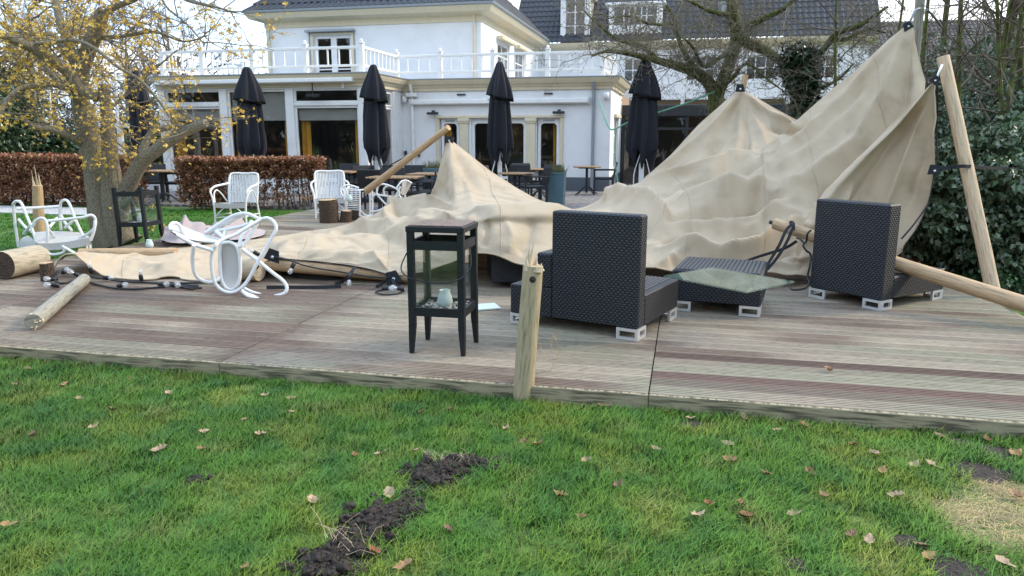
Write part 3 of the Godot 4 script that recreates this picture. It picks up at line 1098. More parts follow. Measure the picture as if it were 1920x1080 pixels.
	bs.box(Vector3(-6.28, 0.0, 0.001), Vector3(-6.1, 2.86, 0.75))
	bs.box(Vector3(-6.28, -0.05, 0.75), Vector3(-6.12, 0.32, 2.3))
	bs.box(Vector3(-6.28, 2.72, 0.75), Vector3(-6.12, 2.86, 2.4))
	part("bay_side", bs, mats.white_paint, house)
	casement(house, Transform3D(Basis(Vector3.UP, PI / 2), Vector3(-6.2, 0.32, 2.3)), 1.55, 1.96, [0.8], [], mats.white_paint, 0.06)
	casement(house, Transform3D(Basis(Vector3.UP, PI / 2), Vector3(-6.2, 2.3, 2.3)), 1.55, 0.4, [], [], mats.white_paint, 0.05)
	# --- railing of the roof terrace
	balustrade(house, [Vector2(-12.2, -1.5), Vector2(-12.2, 2.45), Vector2(-10.95, 2.45), Vector2(-9.42, 2.45), Vector2(-7.85, 2.45), Vector2(-6.25, 2.45), Vector2(-6.25, 0.0), Vector2(-4.92, 0.0), Vector2(-3.36, 0.0), Vector2(-1.78, 0.0), Vector2(-0.25, 0.0), Vector2(-0.25, -3.4)], 3.1)
	# --- upper storey
	var z0 := -2.2
	var up := MB.new()
	holed(up, -11.7, -4.3, 3.1, 5.3, z0 - 0.25, z0, [[-10.0, -8.66, 3.1, 4.72]])
	part("upper_wall", up, mats.white_wall, house)
	var us := MB.new()
	var wins := [[-6.1, -4.3], [-8.7, -7.0]]
	us.box(Vector3(-4.55, 3.1, -4.3), Vector3(-4.3, 5.3, z0 - 0.25))
	us.box(Vector3(-4.55, 3.1, -7.0), Vector3(-4.3, 5.3, -6.1))
	us.box(Vector3(-4.55, 3.1, -12.1), Vector3(-4.3, 5.3, -8.7))
	for e in wins:
		us.box(Vector3(-4.55, 3.1, e[0] if e[0] < e[1] else e[1]), Vector3(-4.3, 3.3, e[1] if e[0] < e[1] else e[0]))
		us.box(Vector3(-4.55, 4.66, e[0]), Vector3(-4.3, 5.3, e[1]))
	us.box(Vector3(-11.7, 3.1, -12.1), Vector3(-11.45, 5.3, z0 - 0.25))
	part("upper_side_wall", us, mats.white_wall, house)
	for e in wins:
		casement(house, Transform3D(Basis(Vector3.UP, PI / 2), Vector3(-4.42, 3.3, e[1])), e[1] - e[0], 1.36, [(e[1] - e[0]) / 2], [0.9], mats.white_paint, 0.09)
		var ho := MB.new()
		ho.cbox(Vector3(-4.297, 4.68, e[0] - 0.12), Vector3(-4.08, 4.8, e[1] + 0.12), 0.02)
		part("awning_hood", ho, mats.cream_paint, house)
	var inner := MB.new()
	inner.box(Vector3(-11.4, 3.12, -5.0), Vector3(-4.6, 5.25, -4.9))
	inner.box(Vector3(-8.6, 3.12, -11.0), Vector3(-8.5, 5.25, -5.0))
	inner.box(Vector3(-8.5, 3.12, -11.1), Vector3(-4.56, 5.25, -11.0))
	inner.box(Vector3(-11.4, 5.25, -11.1), Vector3(-4.56, 5.35, -2.46))
	inner.box(Vector3(-11.4, 3.09, -11.1), Vector3(-4.56, 3.11, -2.46))
	part("room_wall", inner, mats.room, house)
	casement(house, Transform3D(Basis(), Vector3(-10.0, 3.1, z0 - 0.16)), 0.67, 1.62, [], [0.55], mats.white_paint, 0.1)
	casement(house, Transform3D(Basis(), Vector3(-9.33, 3.1, z0 - 0.16)), 0.67, 1.62, [], [0.55], mats.white_paint, 0.1)
	var can := MB.new()
	can.cbox(Vector3(-10.2, 4.8, z0 + 0.003), Vector3(-8.5, 4.87, z0 + 0.22), 0.01)
	can.box(Vector3(-10.15, 3.7, z0 + 0.003), Vector3(-10.12, 4.8, z0 + 0.03))
	can.box(Vector3(-8.56, 3.7, z0 + 0.003), Vector3(-8.53, 4.8, z0 + 0.03))
	part("door_canopy", can, mats.zinc, house)
	var dsur := MB.new()
	dsur.cbox(Vector3(-10.09, 4.722, z0 + 0.002), Vector3(-8.57, 4.79, z0 + 0.035), 0.008)
	dsur.cbox(Vector3(-10.09, 3.1, z0 + 0.002), Vector3(-10.002, 4.72, z0 + 0.035), 0.008)
	dsur.cbox(Vector3(-8.658, 3.1, z0 + 0.002), Vector3(-8.57, 4.72, z0 + 0.035), 0.008)
	part("door_surround", dsur, mats.cream_paint, house)
	for e in [[-11.58, 0.045], [-4.5, 0.04]]:
		var p := MB.new()
		p.tube([Vector3(e[0], 3.1, z0 + 0.07), Vector3(e[0], 5.15, z0 + 0.07), Vector3(e[0], 5.35, z0 + 0.3)], [e[1]], 8)
		part("drainpipe", p, mats.cream_paint, house)
	var uc := MB.new()
	cornice(uc, [Vector2(0.01, 4.98), Vector2(0.03, 4.985), Vector2(0.035, 5.16), Vector2(0.1, 5.19), Vector2(0.38, 5.24), Vector2(0.42, 5.3), Vector2(0.46, 5.36), Vector2(0.48, 5.42), Vector2(0.2, 5.44)], [Vector2(-11.7, -12.0), Vector2(-11.7, z0), Vector2(-4.3, z0), Vector2(-4.3, -11.6)])
	part("cornice", uc, mats.cream_paint, house)
	var ug := MB.new()
	cornice(ug, [Vector2(0.47, 5.4), Vector2(0.54, 5.42), Vector2(0.55, 5.48), Vector2(0.5, 5.49)], [Vector2(-11.7, -12.0), Vector2(-11.7, z0), Vector2(-4.3, z0), Vector2(-4.3, -11.6)])
	part("gutter", ug, mats.zinc, house)
	# hipped tile roof of the upper storey
	var rf := MB.new()
	var pitch := Vector3(0, sin(deg_to_rad(42)), -cos(deg_to_rad(42)))
	tiles(rf, Vector3(-12.2, 5.46, -1.72), Vector3(1, 0, 0), pitch, 8.4, 4.6, 1.6, 3.4)
	var pitch2 := Vector3(-cos(deg_to_rad(42)), sin(deg_to_rad(42)), 0)
	tiles(rf, Vector3(-3.8, 5.46, -1.72), Vector3(0, 0, -1), pitch2, 10.0, 4.6, 6.6, 3.4)
	part("roof", rf, mats.roof_tile, house).set_meta("label", "dark hipped roof of curved tiles")
	# --- long rear wing with a steep roof and dormers
	var zr := -12.0
	var rw := MB.new()
	holed(rw, -4.3, 9.0, 3.0, 5.2, zr - 0.25, zr, [[-0.7, 0.5, 3.75, 4.75], [1.9, 3.1, 3.75, 4.75], [4.3, 5.5, 3.75, 4.75], [6.6, 7.8, 3.75, 4.75]])
	part("rear_wall", rw, mats.white_wall, house)
	for x in [-0.7, 1.9, 4.3, 6.6]:
		casement(house, Transform3D(Basis(), Vector3(x, 3.75, zr - 0.15)), 1.2, 1.0, [0.4, 0.8], [0.5], mats.white_paint, 0.07)
	var rin := MB.new()
	rin.box(Vector3(-4.2, 3.0, zr - 4.2), Vector3(9.0, 5.2, zr - 4.1))
	rin.box(Vector3(-4.2, 5.2, zr - 4.1), Vector3(9.0, 5.3, zr - 0.26))
	rin.box(Vector3(-4.2, 2.9, zr - 4.1), Vector3(9.0, 3.0, zr - 0.26))
	rin.box(Vector3(8.9, 3.0, zr - 4.1), Vector3(9.0, 5.2, zr - 0.26))
	part("room_wall", rin, mats.room, house)
	var rc := MB.new()
	cornice(rc, [Vector2(0.01, 5.05), Vector2(0.04, 5.06), Vector2(0.3, 5.2), Vector2(0.36, 5.28), Vector2(0.4, 5.38), Vector2(0.1, 5.4)], [Vector2(-4.2, zr), Vector2(9.2, zr)])
	part("cornice", rc, mats.cream_paint, house)
	var rr := MB.new()
	var rp := Vector3(0, sin(deg_to_rad(48)), -cos(deg_to_rad(48)))
	tiles(rr, Vector3(-5.5, 5.4, zr + 0.42), Vector3(1, 0, 0), rp, 14.8, 4.6)
	part("roof", rr, mats.roof_tile, house).set_meta("label", "steep dark tiled roof of the rear wing")
	# dormers
	for e in [[-3.4, -2.15, 5.55, 7.25, [0.62], [0.55, 1.1]], [-1.35, 0.85, 6.0, 6.85, [0.55, 0.8, 1.1, 1.4, 1.65], [0.42]]]:
		var d := MB.new()
		var dw: float = e[1] - e[0]
		d.box(Vector3(e[0], e[2] - 0.4, zr - 1.8), Vector3(e[0] + 0.16, e[3], zr + 0.2))
		d.box(Vector3(e[1] - 0.16, e[2] - 0.4, zr - 1.8), Vector3(e[1], e[3], zr + 0.2))
		d.box(Vector3(e[0] + 0.16, e[2] - 0.4, zr - 0.2), Vector3(e[1] - 0.16, e[2], zr + 0.195))
		d.cbox(Vector3(e[0] - 0.14, e[3], zr - 1.9), Vector3(e[1] + 0.14, e[3] + 0.1, zr + 0.34), 0.02)
		var dm := part("dormer", d, mats.white_paint, house)
		var fw := MB.new()
		var ww := dw - 0.32
		var hh: float = e[3] - e[2]
		var xf := Transform3D(Basis(), Vector3(e[0] + 0.16, e[2], zr + 0.1))
		fw.box(Vector3(0, 0, 0), Vector3(0.06, hh, 0.06), xf)
		fw.box(Vector3(ww - 0.06, 0, 0), Vector3(ww, hh, 0.06), xf)
		fw.box(Vector3(0.06, 0, 0), Vector3(ww - 0.06, 0.06, 0.06), xf)
		fw.box(Vector3(0.06, hh - 0.06, 0), Vector3(ww - 0.06, hh, 0.06), xf)
		for b in e[4]: fw.box(Vector3(b * ww / dw * 1.0 - 0.025, 0.06, 0.01), Vector3(b * ww / dw + 0.025, hh - 0.06, 0.05), xf)
		for b in e[5]: fw.box(Vector3(0.06, b - 0.015, 0.012), Vector3(ww - 0.06, b + 0.015, 0.048), xf)
		part("window_frame", fw, mats.white_paint, dm)
		var g := MB.new()
		g.box(Vector3(0.04, 0.04, 0.025), Vector3(ww - 0.04, hh - 0.04, 0.033), xf)
		part("pane", g, mats.pane, dm)
		var bk := MB.new()
		bk.box(Vector3(e[0] + 0.16, e[2] - 0.4, zr - 1.85), Vector3(e[1] - 0.16, e[3], zr - 1.8))
		bk.box(Vector3(e[0] + 0.16, e[2] - 0.4, zr - 1.8), Vector3(e[1] - 0.16, e[2] - 0.35, zr - 0.21))
		part("room_wall", bk, mats.room, dm)
	var sky_l := MB.new()
	sky_l.cbox(Vector3(3.1, 6.55, zr - 0.85), Vector3(3.5, 6.95, zr - 0.5), 0.02)
	part("skylight", sky_l, mats.zinc, house)
	var ch := MB.new()
	ch.cbox(Vector3(4.1, 6.2, zr - 1.9), Vector3(4.75, 8.4, zr - 1.3), 0.02)
	part("chimney", ch, mats.grey_plinth, house)
	# --- dark glazed entrance between the wings
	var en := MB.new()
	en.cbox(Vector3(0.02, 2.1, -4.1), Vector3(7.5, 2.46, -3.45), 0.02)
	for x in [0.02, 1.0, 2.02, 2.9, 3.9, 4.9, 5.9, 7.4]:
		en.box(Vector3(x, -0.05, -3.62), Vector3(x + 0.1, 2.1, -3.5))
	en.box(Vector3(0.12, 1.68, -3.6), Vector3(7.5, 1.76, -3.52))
	var hall := MB.new()
	hall.box(Vector3(0.02, -0.05, -9.1), Vector3(7.5, 2.3, -9.0))
	hall.box(Vector3(0.02, 2.12, -9.0), Vector3(7.5, 2.3, -4.1))
	hall.box(Vector3(7.4, -0.05, -9.0), Vector3(7.5, 2.11, -3.63))
	hall.box(Vector3(0.02, -0.05, -9.0), Vector3(0.1, 2.11, -3.63))
	part("hall_wall", hall, mats.room, house)
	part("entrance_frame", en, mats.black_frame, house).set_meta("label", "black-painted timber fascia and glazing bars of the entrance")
	for k in 7:
		var x: float = [0.02, 1.0, 2.02, 2.9, 3.9, 4.9, 5.9][k] + 0.1
		var x2: float = [1.0, 2.02, 2.9, 3.9, 4.9, 5.9, 7.4][k]
		var g := MB.new()
		g.box(Vector3(x, 0.0, -3.565), Vector3(x2, 1.68, -3.557))
		g.box(Vector3(x, 1.76, -3.565), Vector3(x2, 2.1, -3.557))
		part("pane", g, mats.pane, house)
	var wd := MB.new()
	wd.box(Vector3(2.05, 0.0, -5.3), Vector3(2.4, 2.1, -5.2))
	part("wooden_door", wd, mats.room_wood, house)
	balustrade(house, [Vector2(0.35, -3.9), Vector2(1.9, -3.9), Vector2(3.5, -3.9), Vector2(5.1, -3.9)], 2.47)
	# plants and lamps seen through the glass
	for e in [[-7.95, 1.9, 0.8, "next to its middle post"], [-6.75, 1.9, 0.85, "at the corner parasol"], [-9.9, 1.9, 0.7, "behind the second parasol"], [-11.4, 1.8, 0.9, "behind the yellow blossom"]]:
		var pt := thing("house_plant", "green strap-leaved plant in a pot inside the bay window, " + e[3], "plant", BASE + Basis(Vector3.UP, deg_to_rad(TURN)) * Vector3(e[0], 0.0, e[1]), 0.0, "plants behind the bay window")
		var pot := MB.new()
		pot.lathe([Vector2(0, 0.0), Vector2(0.13, 0.0), Vector2(0.17, 0.45), Vector2(0.15, 0.45), Vector2(0.0, 0.42)], 14)
		part("pot", pot, mats.grey_plinth, pt)
		var lv := MB.new()
		for k in 26:
			lv.col = Color(0.03, 0.075, 0.02) * r.randf_range(0.7, 1.5)
			var a := r.randf() * TAU
			var h: float = e[2] * r.randf_range(0.6, 1.1)
			var o := Vector3(cos(a), 0, sin(a)) * r.randf_range(0.05, 0.3)
			var s := Vector3(-sin(a), 0, cos(a)) * 0.022
			var q := Vector3(cos(a), 0, sin(a)) * 0.05 + Vector3(0, 0.42, 0)
			lv.quad(q - s, q + s, q + s * 0.7 + o * 0.5 + Vector3(0, h * 0.7, 0), q - s * 0.7 + o * 0.5 + Vector3(0, h * 0.7, 0))
			lv.tri(q - s * 0.7 + o * 0.5 + Vector3(0, h * 0.7, 0), q + s * 0.7 + o * 0.5 + Vector3(0, h * 0.7, 0), q + o + Vector3(0, h, 0))
		part("leaves", lv, mats.leaf, pt)

func build_back_buildings() -> void:
	# long brown roof far behind on the right
	var b := thing("brown_roofed_house", "low house with a long brown tiled roof and white gable trim beyond the bare tree", "house", fr(9.5, 0, 22), TURN + 4)
	var w := MB.new()
	w.box(Vector3(-4, 0, -6), Vector3(16, 4.6, 0))
	part("wall", w, mats.grey_plinth, b)
	var rf := MB.new()
	tiles(rf, Vector3(-4.5, 4.5, 0.5), Vector3(1, 0, 0), Vector3(0, 0.62, -0.785), 21.0, 5.2, 15.0, 3.0)
	part("roof", rf, mats.roof_brown, b)
	var t := MB.new()
	t.box(Vector3(-4.6, 4.36, 0.4), Vector3(16.6, 4.48, 0.6))
	part("gutter", t, mats.white_paint, b)
	for x in [-2.0, 1.5, 5.0, 8.5]:
		casement(b, Transform3D(Basis(), Vector3(x, 2.2, 0.01)), 1.3, 1.5, [0.65], [1.0], mats.white_paint)

# ------------------------------------------------------------------ hedges, trees and shrubs
func leaf_clump(r: RandomNumberGenerator, n: int, length: float, width: float, spread: float, fold := 0.25) -> ArrayMesh:
	var m := MB.new()
	for k in n:
		var b := Basis.from_euler(Vector3(r.randf_range(-1.2, 1.2), r.randf() * TAU, r.randf_range(-0.8, 0.8)))
		var o := Vector3(r.randf_range(-1, 1), r.randf_range(-1, 1), r.randf_range(-1, 1)) * spread
		var g := r.randf_range(0.65, 1.3)
		m.col = Color(g, g, g)
		var l := length * r.randf_range(0.7, 1.25)
		var w := width * r.randf_range(0.8, 1.2)
		var p := [Vector3(0, 0, 0), Vector3(w, l * fold * 0.3, -l * 0.45), Vector3(0, -l * 0.08, -l), Vector3(-w, l * fold * 0.3, -l * 0.45)]
		for j in 4: p[j] = o + b * p[j]
		m.tri(p[0], p[1], p[2])
		m.tri(p[0], p[2], p[3])
	return m.mesh()

func foliage(called: String, parent: Node, mesh: Mesh, m: Material, n: int, r: RandomNumberGenerator, place: Callable, tint: Array) -> void:
	var xs := []
	var cs := []
	for k in n:
		var p = place.call()
		if p == null: continue
		xs.append(Transform3D(Basis.from_euler(Vector3(r.randf_range(-0.6, 0.6), r.randf() * TAU, r.randf_range(-0.6, 0.6))).scaled(Vector3.ONE * r.randf_range(0.75, 1.25)), p))
		var c: Color = tint[r.randi() % tint.size()]
		var g := r.randf_range(0.8, 1.2)
		cs.append(Color(c.r * g, c.g * g, c.b * g))
	scatter(called, mesh, m, xs, cs, parent)

func build_hedges() -> void:
	var r := RandomNumberGenerator.new()
	r.seed = 91
	var clump := leaf_clump(r, 7, 0.07, 0.021, 0.05)
	var brown := [Color(0.30, 0.125, 0.06), Color(0.24, 0.095, 0.05), Color(0.36, 0.18, 0.09), Color(0.17, 0.07, 0.04), Color(0.42, 0.24, 0.14)]
	for e in [[Vector3(-16.0, 0, -18.2), Vector3(-8.45, 0, -17.15), 1.12, 9500, "long clipped beech hedge with rust-brown leaves behind the yellow-flowering tree", 0.0], [Vector3(-7.25, 0, -16.45), Vector3(-4.15, 0, -16.6), 1.08, 5200, "short clipped beech hedge with brown leaves and bare stems by the terrace chairs", 1.0]]:
		var h := thing("beech_hedge", e[4], "hedge", Vector3(e[0].x, LAWN, e[0].z))
		var d: Vector3 = e[1] - e[0]
		var side := Vector3(-d.z, 0, d.x).normalized()
		var tall: float = e[2]
		var bare: float = e[5]
		var stems := MB.new()
		for k in int(d.length() * 9.0):
			var f := r.randf()
			var p := d * f + side * r.randf_range(-0.16, 0.16)
			var q := p + Vector3(r.randf_range(-0.15, 0.15), tall * r.randf_range(0.6, 0.95), r.randf_range(-0.12, 0.12))
			stems.tube([p, p.lerp(q, 0.5) + Vector3(r.randf_range(-0.06, 0.06), 0, 0.03), q], [0.018, 0.012, 0.004], 5, false)
			for j in 5:
				var a := p.lerp(q, r.randf_range(0.25, 0.95))
				stems.tube([a, a + Vector3(r.randf_range(-0.25, 0.25), r.randf_range(0.05, 0.3), r.randf_range(-0.22, 0.22))], [0.006, 0.002], 4, false)
		part("stems", stems, mats.twig, h)
		var nz := FastNoiseLite.new()
		nz.seed = 17
		nz.frequency = 1.6
		var put := func():
			var f := r.randf()
			var y := tall * pow(r.randf(), 0.85)
			var t := r.randf_range(-1.0, 1.0)
			t = signf(t) * pow(absf(t), 0.6)
			if r.randf() < 0.22:
				y = tall * r.randf_range(0.93, 1.0)
				t = r.randf_range(-1, 1)
			# the right-hand hedge thins out low down
			if bare > 0.0 and f > 0.28 and y < tall * 0.62 and r.randf() < 0.86 + 0.3 * nz.get_noise_2d(f * 9.0, y * 3.0) : return null
			if y < tall * 0.1 and r.randf() < 0.6: return null
			var wob := 0.05 * nz.get_noise_2d(f * d.length() * 1.5, y * 2.0 + t * 5.0)
			return d * f + side * (t * 0.3 + wob) + Vector3(0, y + wob, 0)
		foliage("leaves", h, clump, mats.dry_leaf, e[3], r, put, brown)

func grow(m: MB, r: RandomNumberGenerator, p: Vector3, dir: Vector3, length: float, rad: float, level: int, wild: float, tips: Array, lift := 0.15) -> void:
	var steps := 4 if level > 0 else 3
	var pts := [p]
	var rads := [rad]
	var d := dir.normalized()
	for k in steps:
		d = (d + Vector3(r.randf_range(-1, 1), r.randf_range(-1, 1) + lift, r.randf_range(-1, 1)) * wild).normalized()
		pts.append(pts[k] + d * length / steps)
		rads.append(rad * lerpf(1.0, 0.45, float(k + 1) / steps))
	m.tube(pts, rads, 5 if rad > 0.012 else 4 if rad > 0.006 else 3, false)
	for k in range(1, pts.size()):
		if level <= 1: tips.append([pts[k], d, level])
	if level <= 0: return
	var kids := 3 + r.randi() % 3
	for k in kids:
		var f := r.randf_range(0.25, 1.0)
		var seg := mini(int(f * steps), steps - 1)
		var o: Vector3 = pts[seg].lerp(pts[seg + 1], f * steps - seg)
		var ax := Vector3(r.randf_range(-1, 1), r.randf_range(-1, 1), r.randf_range(-1, 1)).normalized()
		var nd := (d * 0.65 + ax * 0.85).normalized()
		grow(m, r, o, nd, length * r.randf_range(0.42, 0.68), maxf(0.0018, rad * 0.5), level - 1, wild, tips, lift)

func limb(m: MB, p: Array, rads: Array, off: Vector3, sides := 9, bump := 0.06, seed_ := 0) -> Array:
	var c := traced(p, 5)
	var q := []
	var rr := []
	for k in c.size():
		q.append(c[k] - off)
		var f := float(k) / (c.size() - 1) * (rads.size() - 1)
		var a := mini(int(f), rads.size() - 2)
		rr.append(lerpf(rads[a], rads[a + 1], f - a))
	m.tube(q, rr, sides, true, bump, seed_)
	return q

func build_trees() -> void:
	var r := RandomNumberGenerator.new()
	r.seed = 303
	# --- yellow witch hazel on the left
	var root := Vector3(-5.95, LAWN, -10.85)
	var t := thing("witch_hazel", "old gnarled tree with yellow blossom on bare branches beside the left lantern", "tree", root)
	var m := MB.new()
	var D := 10.8
	var limbs := []
	m.col = Color.WHITE
	limbs.append(limb(m, [[215, 462, D], [198, 430, D], [186, 380, D], [178, 310, D], [166, 250, D], [155, 205, D], [148, 170, D]], [0.30, 0.20, 0.165, 0.16, 0.15, 0.13, 0.105], root, 14, 0.08, 1))
	limb(m, [[238, 458, D - 0.1], [222, 430, D - 0.1], [212, 380, D - 0.12], [207, 310, D - 0.15], [203, 250, D - 0.15], [198, 200, D - 0.15], [193, 158, D - 0.15]], [0.24, 0.18, 0.15, 0.125, 0.09, 0.08, 0.07], root, 12, 0.09, 4)
	limbs.append(limb(m, [[150, 185, D], [150, 140, D], [160, 110, D], [175, 70, D - 0.1], [190, 30, D - 0.15], [194, 18, D - 0.15]], [0.12, 0.115, 0.11, 0.1, 0.09, 0.075], root, 10, 0.07, 2))
	limbs.append(limb(m, [[192, 30, D - 0.15], [210, 15, D - 0.3], [250, 0, D - 0.5], [290, -25, D - 0.8]], [0.05, 0.04, 0.035, 0.02], root))
	limbs.append(limb(m, [[147, 140, D], [130, 85, D + 0.1], [112, 35, D + 0.2], [100, -20, D + 0.3]], [0.075, 0.065, 0.055, 0.045], root))
	limbs.append(limb(m, [[138, 118, D + 0.05], [115, 85, D + 0.3], [100, 66, D + 0.5], [60, 65, D + 0.7], [30, 78, D + 0.8]], [0.055, 0.05, 0.035, 0.02, 0.012], root))
	limbs.append(limb(m, [[186, 182, D - 0.15], [150, 168, D - 0.2], [128, 135, D - 0.3], [85, 104, D - 0.5], [35, 78, D - 0.8], [-20, 55, D - 1.1]], [0.07, 0.075, 0.075, 0.07, 0.06, 0.05], root, 9, 0.06, 7))
	limbs.append(limb(m, [[158, 215, D], [135, 170, D + 0.1], [105, 148, D + 0.2], [75, 112, D + 0.3]], [0.08, 0.07, 0.055, 0.03], root))
	limbs.append(limb(m, [[168, 275, D], [140, 262, D - 0.2], [105, 245, D - 0.4], [65, 238, D - 0.5], [38, 216, D - 0.6]], [0.06, 0.055, 0.05, 0.04, 0.015], root))
	limbs.append(limb(m, [[145, 178, D], [110, 160, D - 0.4], [80, 160, D - 0.6], [40, 165, D - 0.8], [12, 190, D - 1.0], [-2, 225, D - 1.1]], [0.05, 0.042, 0.036, 0.034, 0.03, 0.022], root))
	limbs.append(limb(m, [[222, 425, D - 0.1], [232, 370, D - 0.25], [262, 308, D - 0.4], [300, 277, D - 0.55], [345, 248, D - 0.7], [386, 230, D - 0.8]], [0.1, 0.11, 0.1, 0.085, 0.075, 0.055], root, 10, 0.08, 3))
	limbs.append(limb(m, [[264, 308, D - 0.4], [270, 275, D - 0.35], [288, 248, D - 0.3], [320, 238, D - 0.25], [345, 235, D - 0.2]], [0.075, 0.06, 0.05, 0.04, 0.015], root))
	limbs.append(limb(m, [[35, 85, D - 0.6], [90, 80, D - 0.7], [140, 76, D - 0.8], [180, 92, D - 0.9], [220, 125, D - 1.0], [262, 150, D - 1.0], [300, 192, D - 0.9], [328, 238, D - 0.8]], [0.018, 0.025, 0.025, 0.024, 0.022, 0.02, 0.016, 0.008], root, 7, 0.0))
	limbs.append(limb(m, [[175, 72, D], [230, 68, D - 0.2], [290, 60, D - 0.3], [345, 78, D - 0.4], [390, 66, D - 0.5]], [0.035, 0.028, 0.02, 0.014, 0.006], root, 7, 0.0))
	limbs.append(limb(m, [[290, -40, D - 0.8], [345, -2, D - 1.0], [400, 12, D - 1.2], [440, 22, D - 1.3], [475, 18, D - 1.4]], [0.03, 0.022, 0.018, 0.01, 0.004], root, 6, 0.0))
	limbs.append(limb(m, [[290, -40, D - 0.8], [310, 10, D - 0.9], [350, 45, D - 1.0], [385, 85, D - 1.0]], [0.02, 0.014, 0.01, 0.004], root, 6, 0.0))
	limbs.append(limb(m, [[205, 205, D - 0.15], [250, 165, D], [290, 130, D], [330, 95, D]], [0.025, 0.02, 0.014, 0.006], root, 6, 0.0))
	part("trunk", m, mats.bark, t)
	var tw := MB.new()
	var tips := []
	for l in limbs:
		var total: int = l.size()
		for k in range(3, total):
			var thick := 1.0
			var n := 1 if total > 30 else 2
			for j in n:
				if r.randf() < 0.72: continue
				var o: Vector3 = l[k]
				var d := Vector3(r.randf_range(-1, 1), r.randf_range(-0.35, 0.8), r.randf_range(-0.8, 0.8))
				if l == limbs[0]: continue
				grow(tw, r, o, d, r.randf_range(0.45, 0.95), 0.008, 2, 0.3, tips)
	part("twigs", tw, mats.twig_pale, t)
	var flower := MB.new()
	for k in 9:
		var a := r.randf() * TAU
		var d := Vector3(cos(a), r.randf_range(-0.6, 0.9), sin(a)).normalized()
		var s := d.cross(Vector3(0.2, 1, 0.3)).normalized() * 0.0045
		var g := r.randf_range(0.75, 1.2)
		flower.col = Color(g, g, g)
		flower.quad(-s, s, s + d * 0.028, -s + d * 0.028)
	var xs := []
	var cs := []
	for e in tips:
		var q: Vector3 = e[0] + root
		for j in 2:
			if r.randf() < (0.86 if seen_at(q).x > 215.0 and seen_at(q).y > 90.0 else 0.76): continue
			var o: Vector3 = e[0] + Vector3(r.randf_range(-1, 1), r.randf_range(-1, 1), r.randf_range(-1, 1)) * 0.03
			xs.append(Transform3D(Basis.from_euler(Vector3(r.randf() * 6, r.randf() * 6, 0)).scaled(Vector3.ONE * r.randf_range(0.7, 1.25)), o))
			cs.append(Color(0.76, 0.54, 0.08).lerp(Color(0.84, 0.64, 0.18), r.randf()))
	scatter("blossom", flower.mesh(), mats.petal, xs, cs, t)
	# --- mossy magnolia behind the tent
	var E := 17.6
	var mroot := at(1345, 300, E)
	mroot.y = LAWN
	var g := thing("magnolia_tree", "spreading bare tree with mossy limbs and budded twigs behind the tent", "tree", mroot)
	var gm := MB.new()
	var gl := []
	limb(gm, [[1352, 420, E], [1350, 330, E], [1346, 250, E], [1342, 190, E], [1345, 165, E]], [0.300, 0.225, 0.200, 0.188, 0.150], mroot, 12, 0.07, 3)
	gl.append(limb(gm, [[1342, 195, E], [1334, 162, E], [1308, 138, E - 0.2], [1278, 126, E - 0.5], [1235, 114, E - 0.9], [1185, 102, E - 1.3], [1140, 96, E - 1.6], [1110, 105, E - 1.8]], [0.163, 0.150, 0.125, 0.106, 0.081, 0.056, 0.037, 0.019], mroot, 9, 0.06, 1))
	gl.append(limb(gm, [[1342, 185, E], [1358, 145, E], [1374, 100, E], [1382, 65, E], [1374, 25, E], [1370, -20, E]], [0.163, 0.144, 0.138, 0.150, 0.131, 0.112], mroot, 10, 0.06, 5))
	gl.append(limb(gm, [[1380, 62, E], [1405, 82, E - 0.2], [1438, 96, E - 0.3], [1470, 120, E - 0.4], [1500, 150, E - 0.5], [1515, 200, E - 0.5]], [0.112, 0.119, 0.106, 0.088, 0.062, 0.037], mroot, 9, 0.07, 8))
	gl.append(limb(gm, [[1386, 66, E], [1420, 40, E - 0.3], [1460, 22, E - 0.6], [1500, -8, E - 0.9]], [0.088, 0.075, 0.062, 0.044], mroot))
	gl.append(limb(gm, [[1374, 95, E], [1350, 108, E - 0.3], [1320, 125, E - 0.5], [1300, 90, E - 0.8], [1280, 70, E - 1.0]], [0.062, 0.050, 0.044, 0.031, 0.015], mroot))
	gl.append(limb(gm, [[1308, 138, E - 0.2], [1290, 110, E - 0.1], [1275, 80, E], [1265, 40, E], [1250, 10, E]], [0.075, 0.062, 0.053, 0.044, 0.037], mroot))
	gl.append(limb(gm, [[1235, 114, E - 0.9], [1200, 85, E - 0.8], [1160, 75, E - 0.9], [1120, 45, E - 1.0], [1095, 20, E - 1.0]], [0.056, 0.044, 0.035, 0.025, 0.013], mroot))
	gl.append(limb(gm, [[1262, 45, E], [1220, 45, E - 0.4], [1180, 30, E - 0.7], [1140, 35, E - 0.9]], [0.037, 0.031, 0.022, 0.010], mroot))
	gl.append(limb(gm, [[1374, 30, E], [1330, 20, E - 0.5], [1300, 5, E - 0.8], [1270, -10, E - 1.0]], [0.062, 0.050, 0.037, 0.025], mroot))
	gl.append(limb(gm, [[1480, 125, E - 0.4], [1540, 95, E - 0.6], [1570, 62, E - 0.8], [1610, 48, E - 1.0], [1665, 12, E - 1.2]], [0.062, 0.069, 0.069, 0.056, 0.025], mroot))
	gl.append(limb(gm, [[1555, 75, E - 0.7], [1590, 72, E - 0.9], [1625, 55, E - 1.1], [1660, 62, E - 1.3]], [0.050, 0.044, 0.031, 0.013], mroot))
	gl.append(limb(gm, [[1500, 150, E - 0.5], [1530, 165, E - 0.8], [1570, 150, E - 1.0], [1600, 120, E - 1.2]], [0.056, 0.044, 0.031, 0.013], mroot))
	gl.append(limb(gm, [[1340, 178, E], [1370, 150, E - 0.3], [1400, 120, E - 0.6], [1440, 150, E - 0.9], [1475, 175, E - 1.0]], [0.062, 0.044, 0.031, 0.020, 0.010], mroot))
	part("trunk", gm, mats.bark_moss, g)
	var gt := MB.new()
	var gtips := []
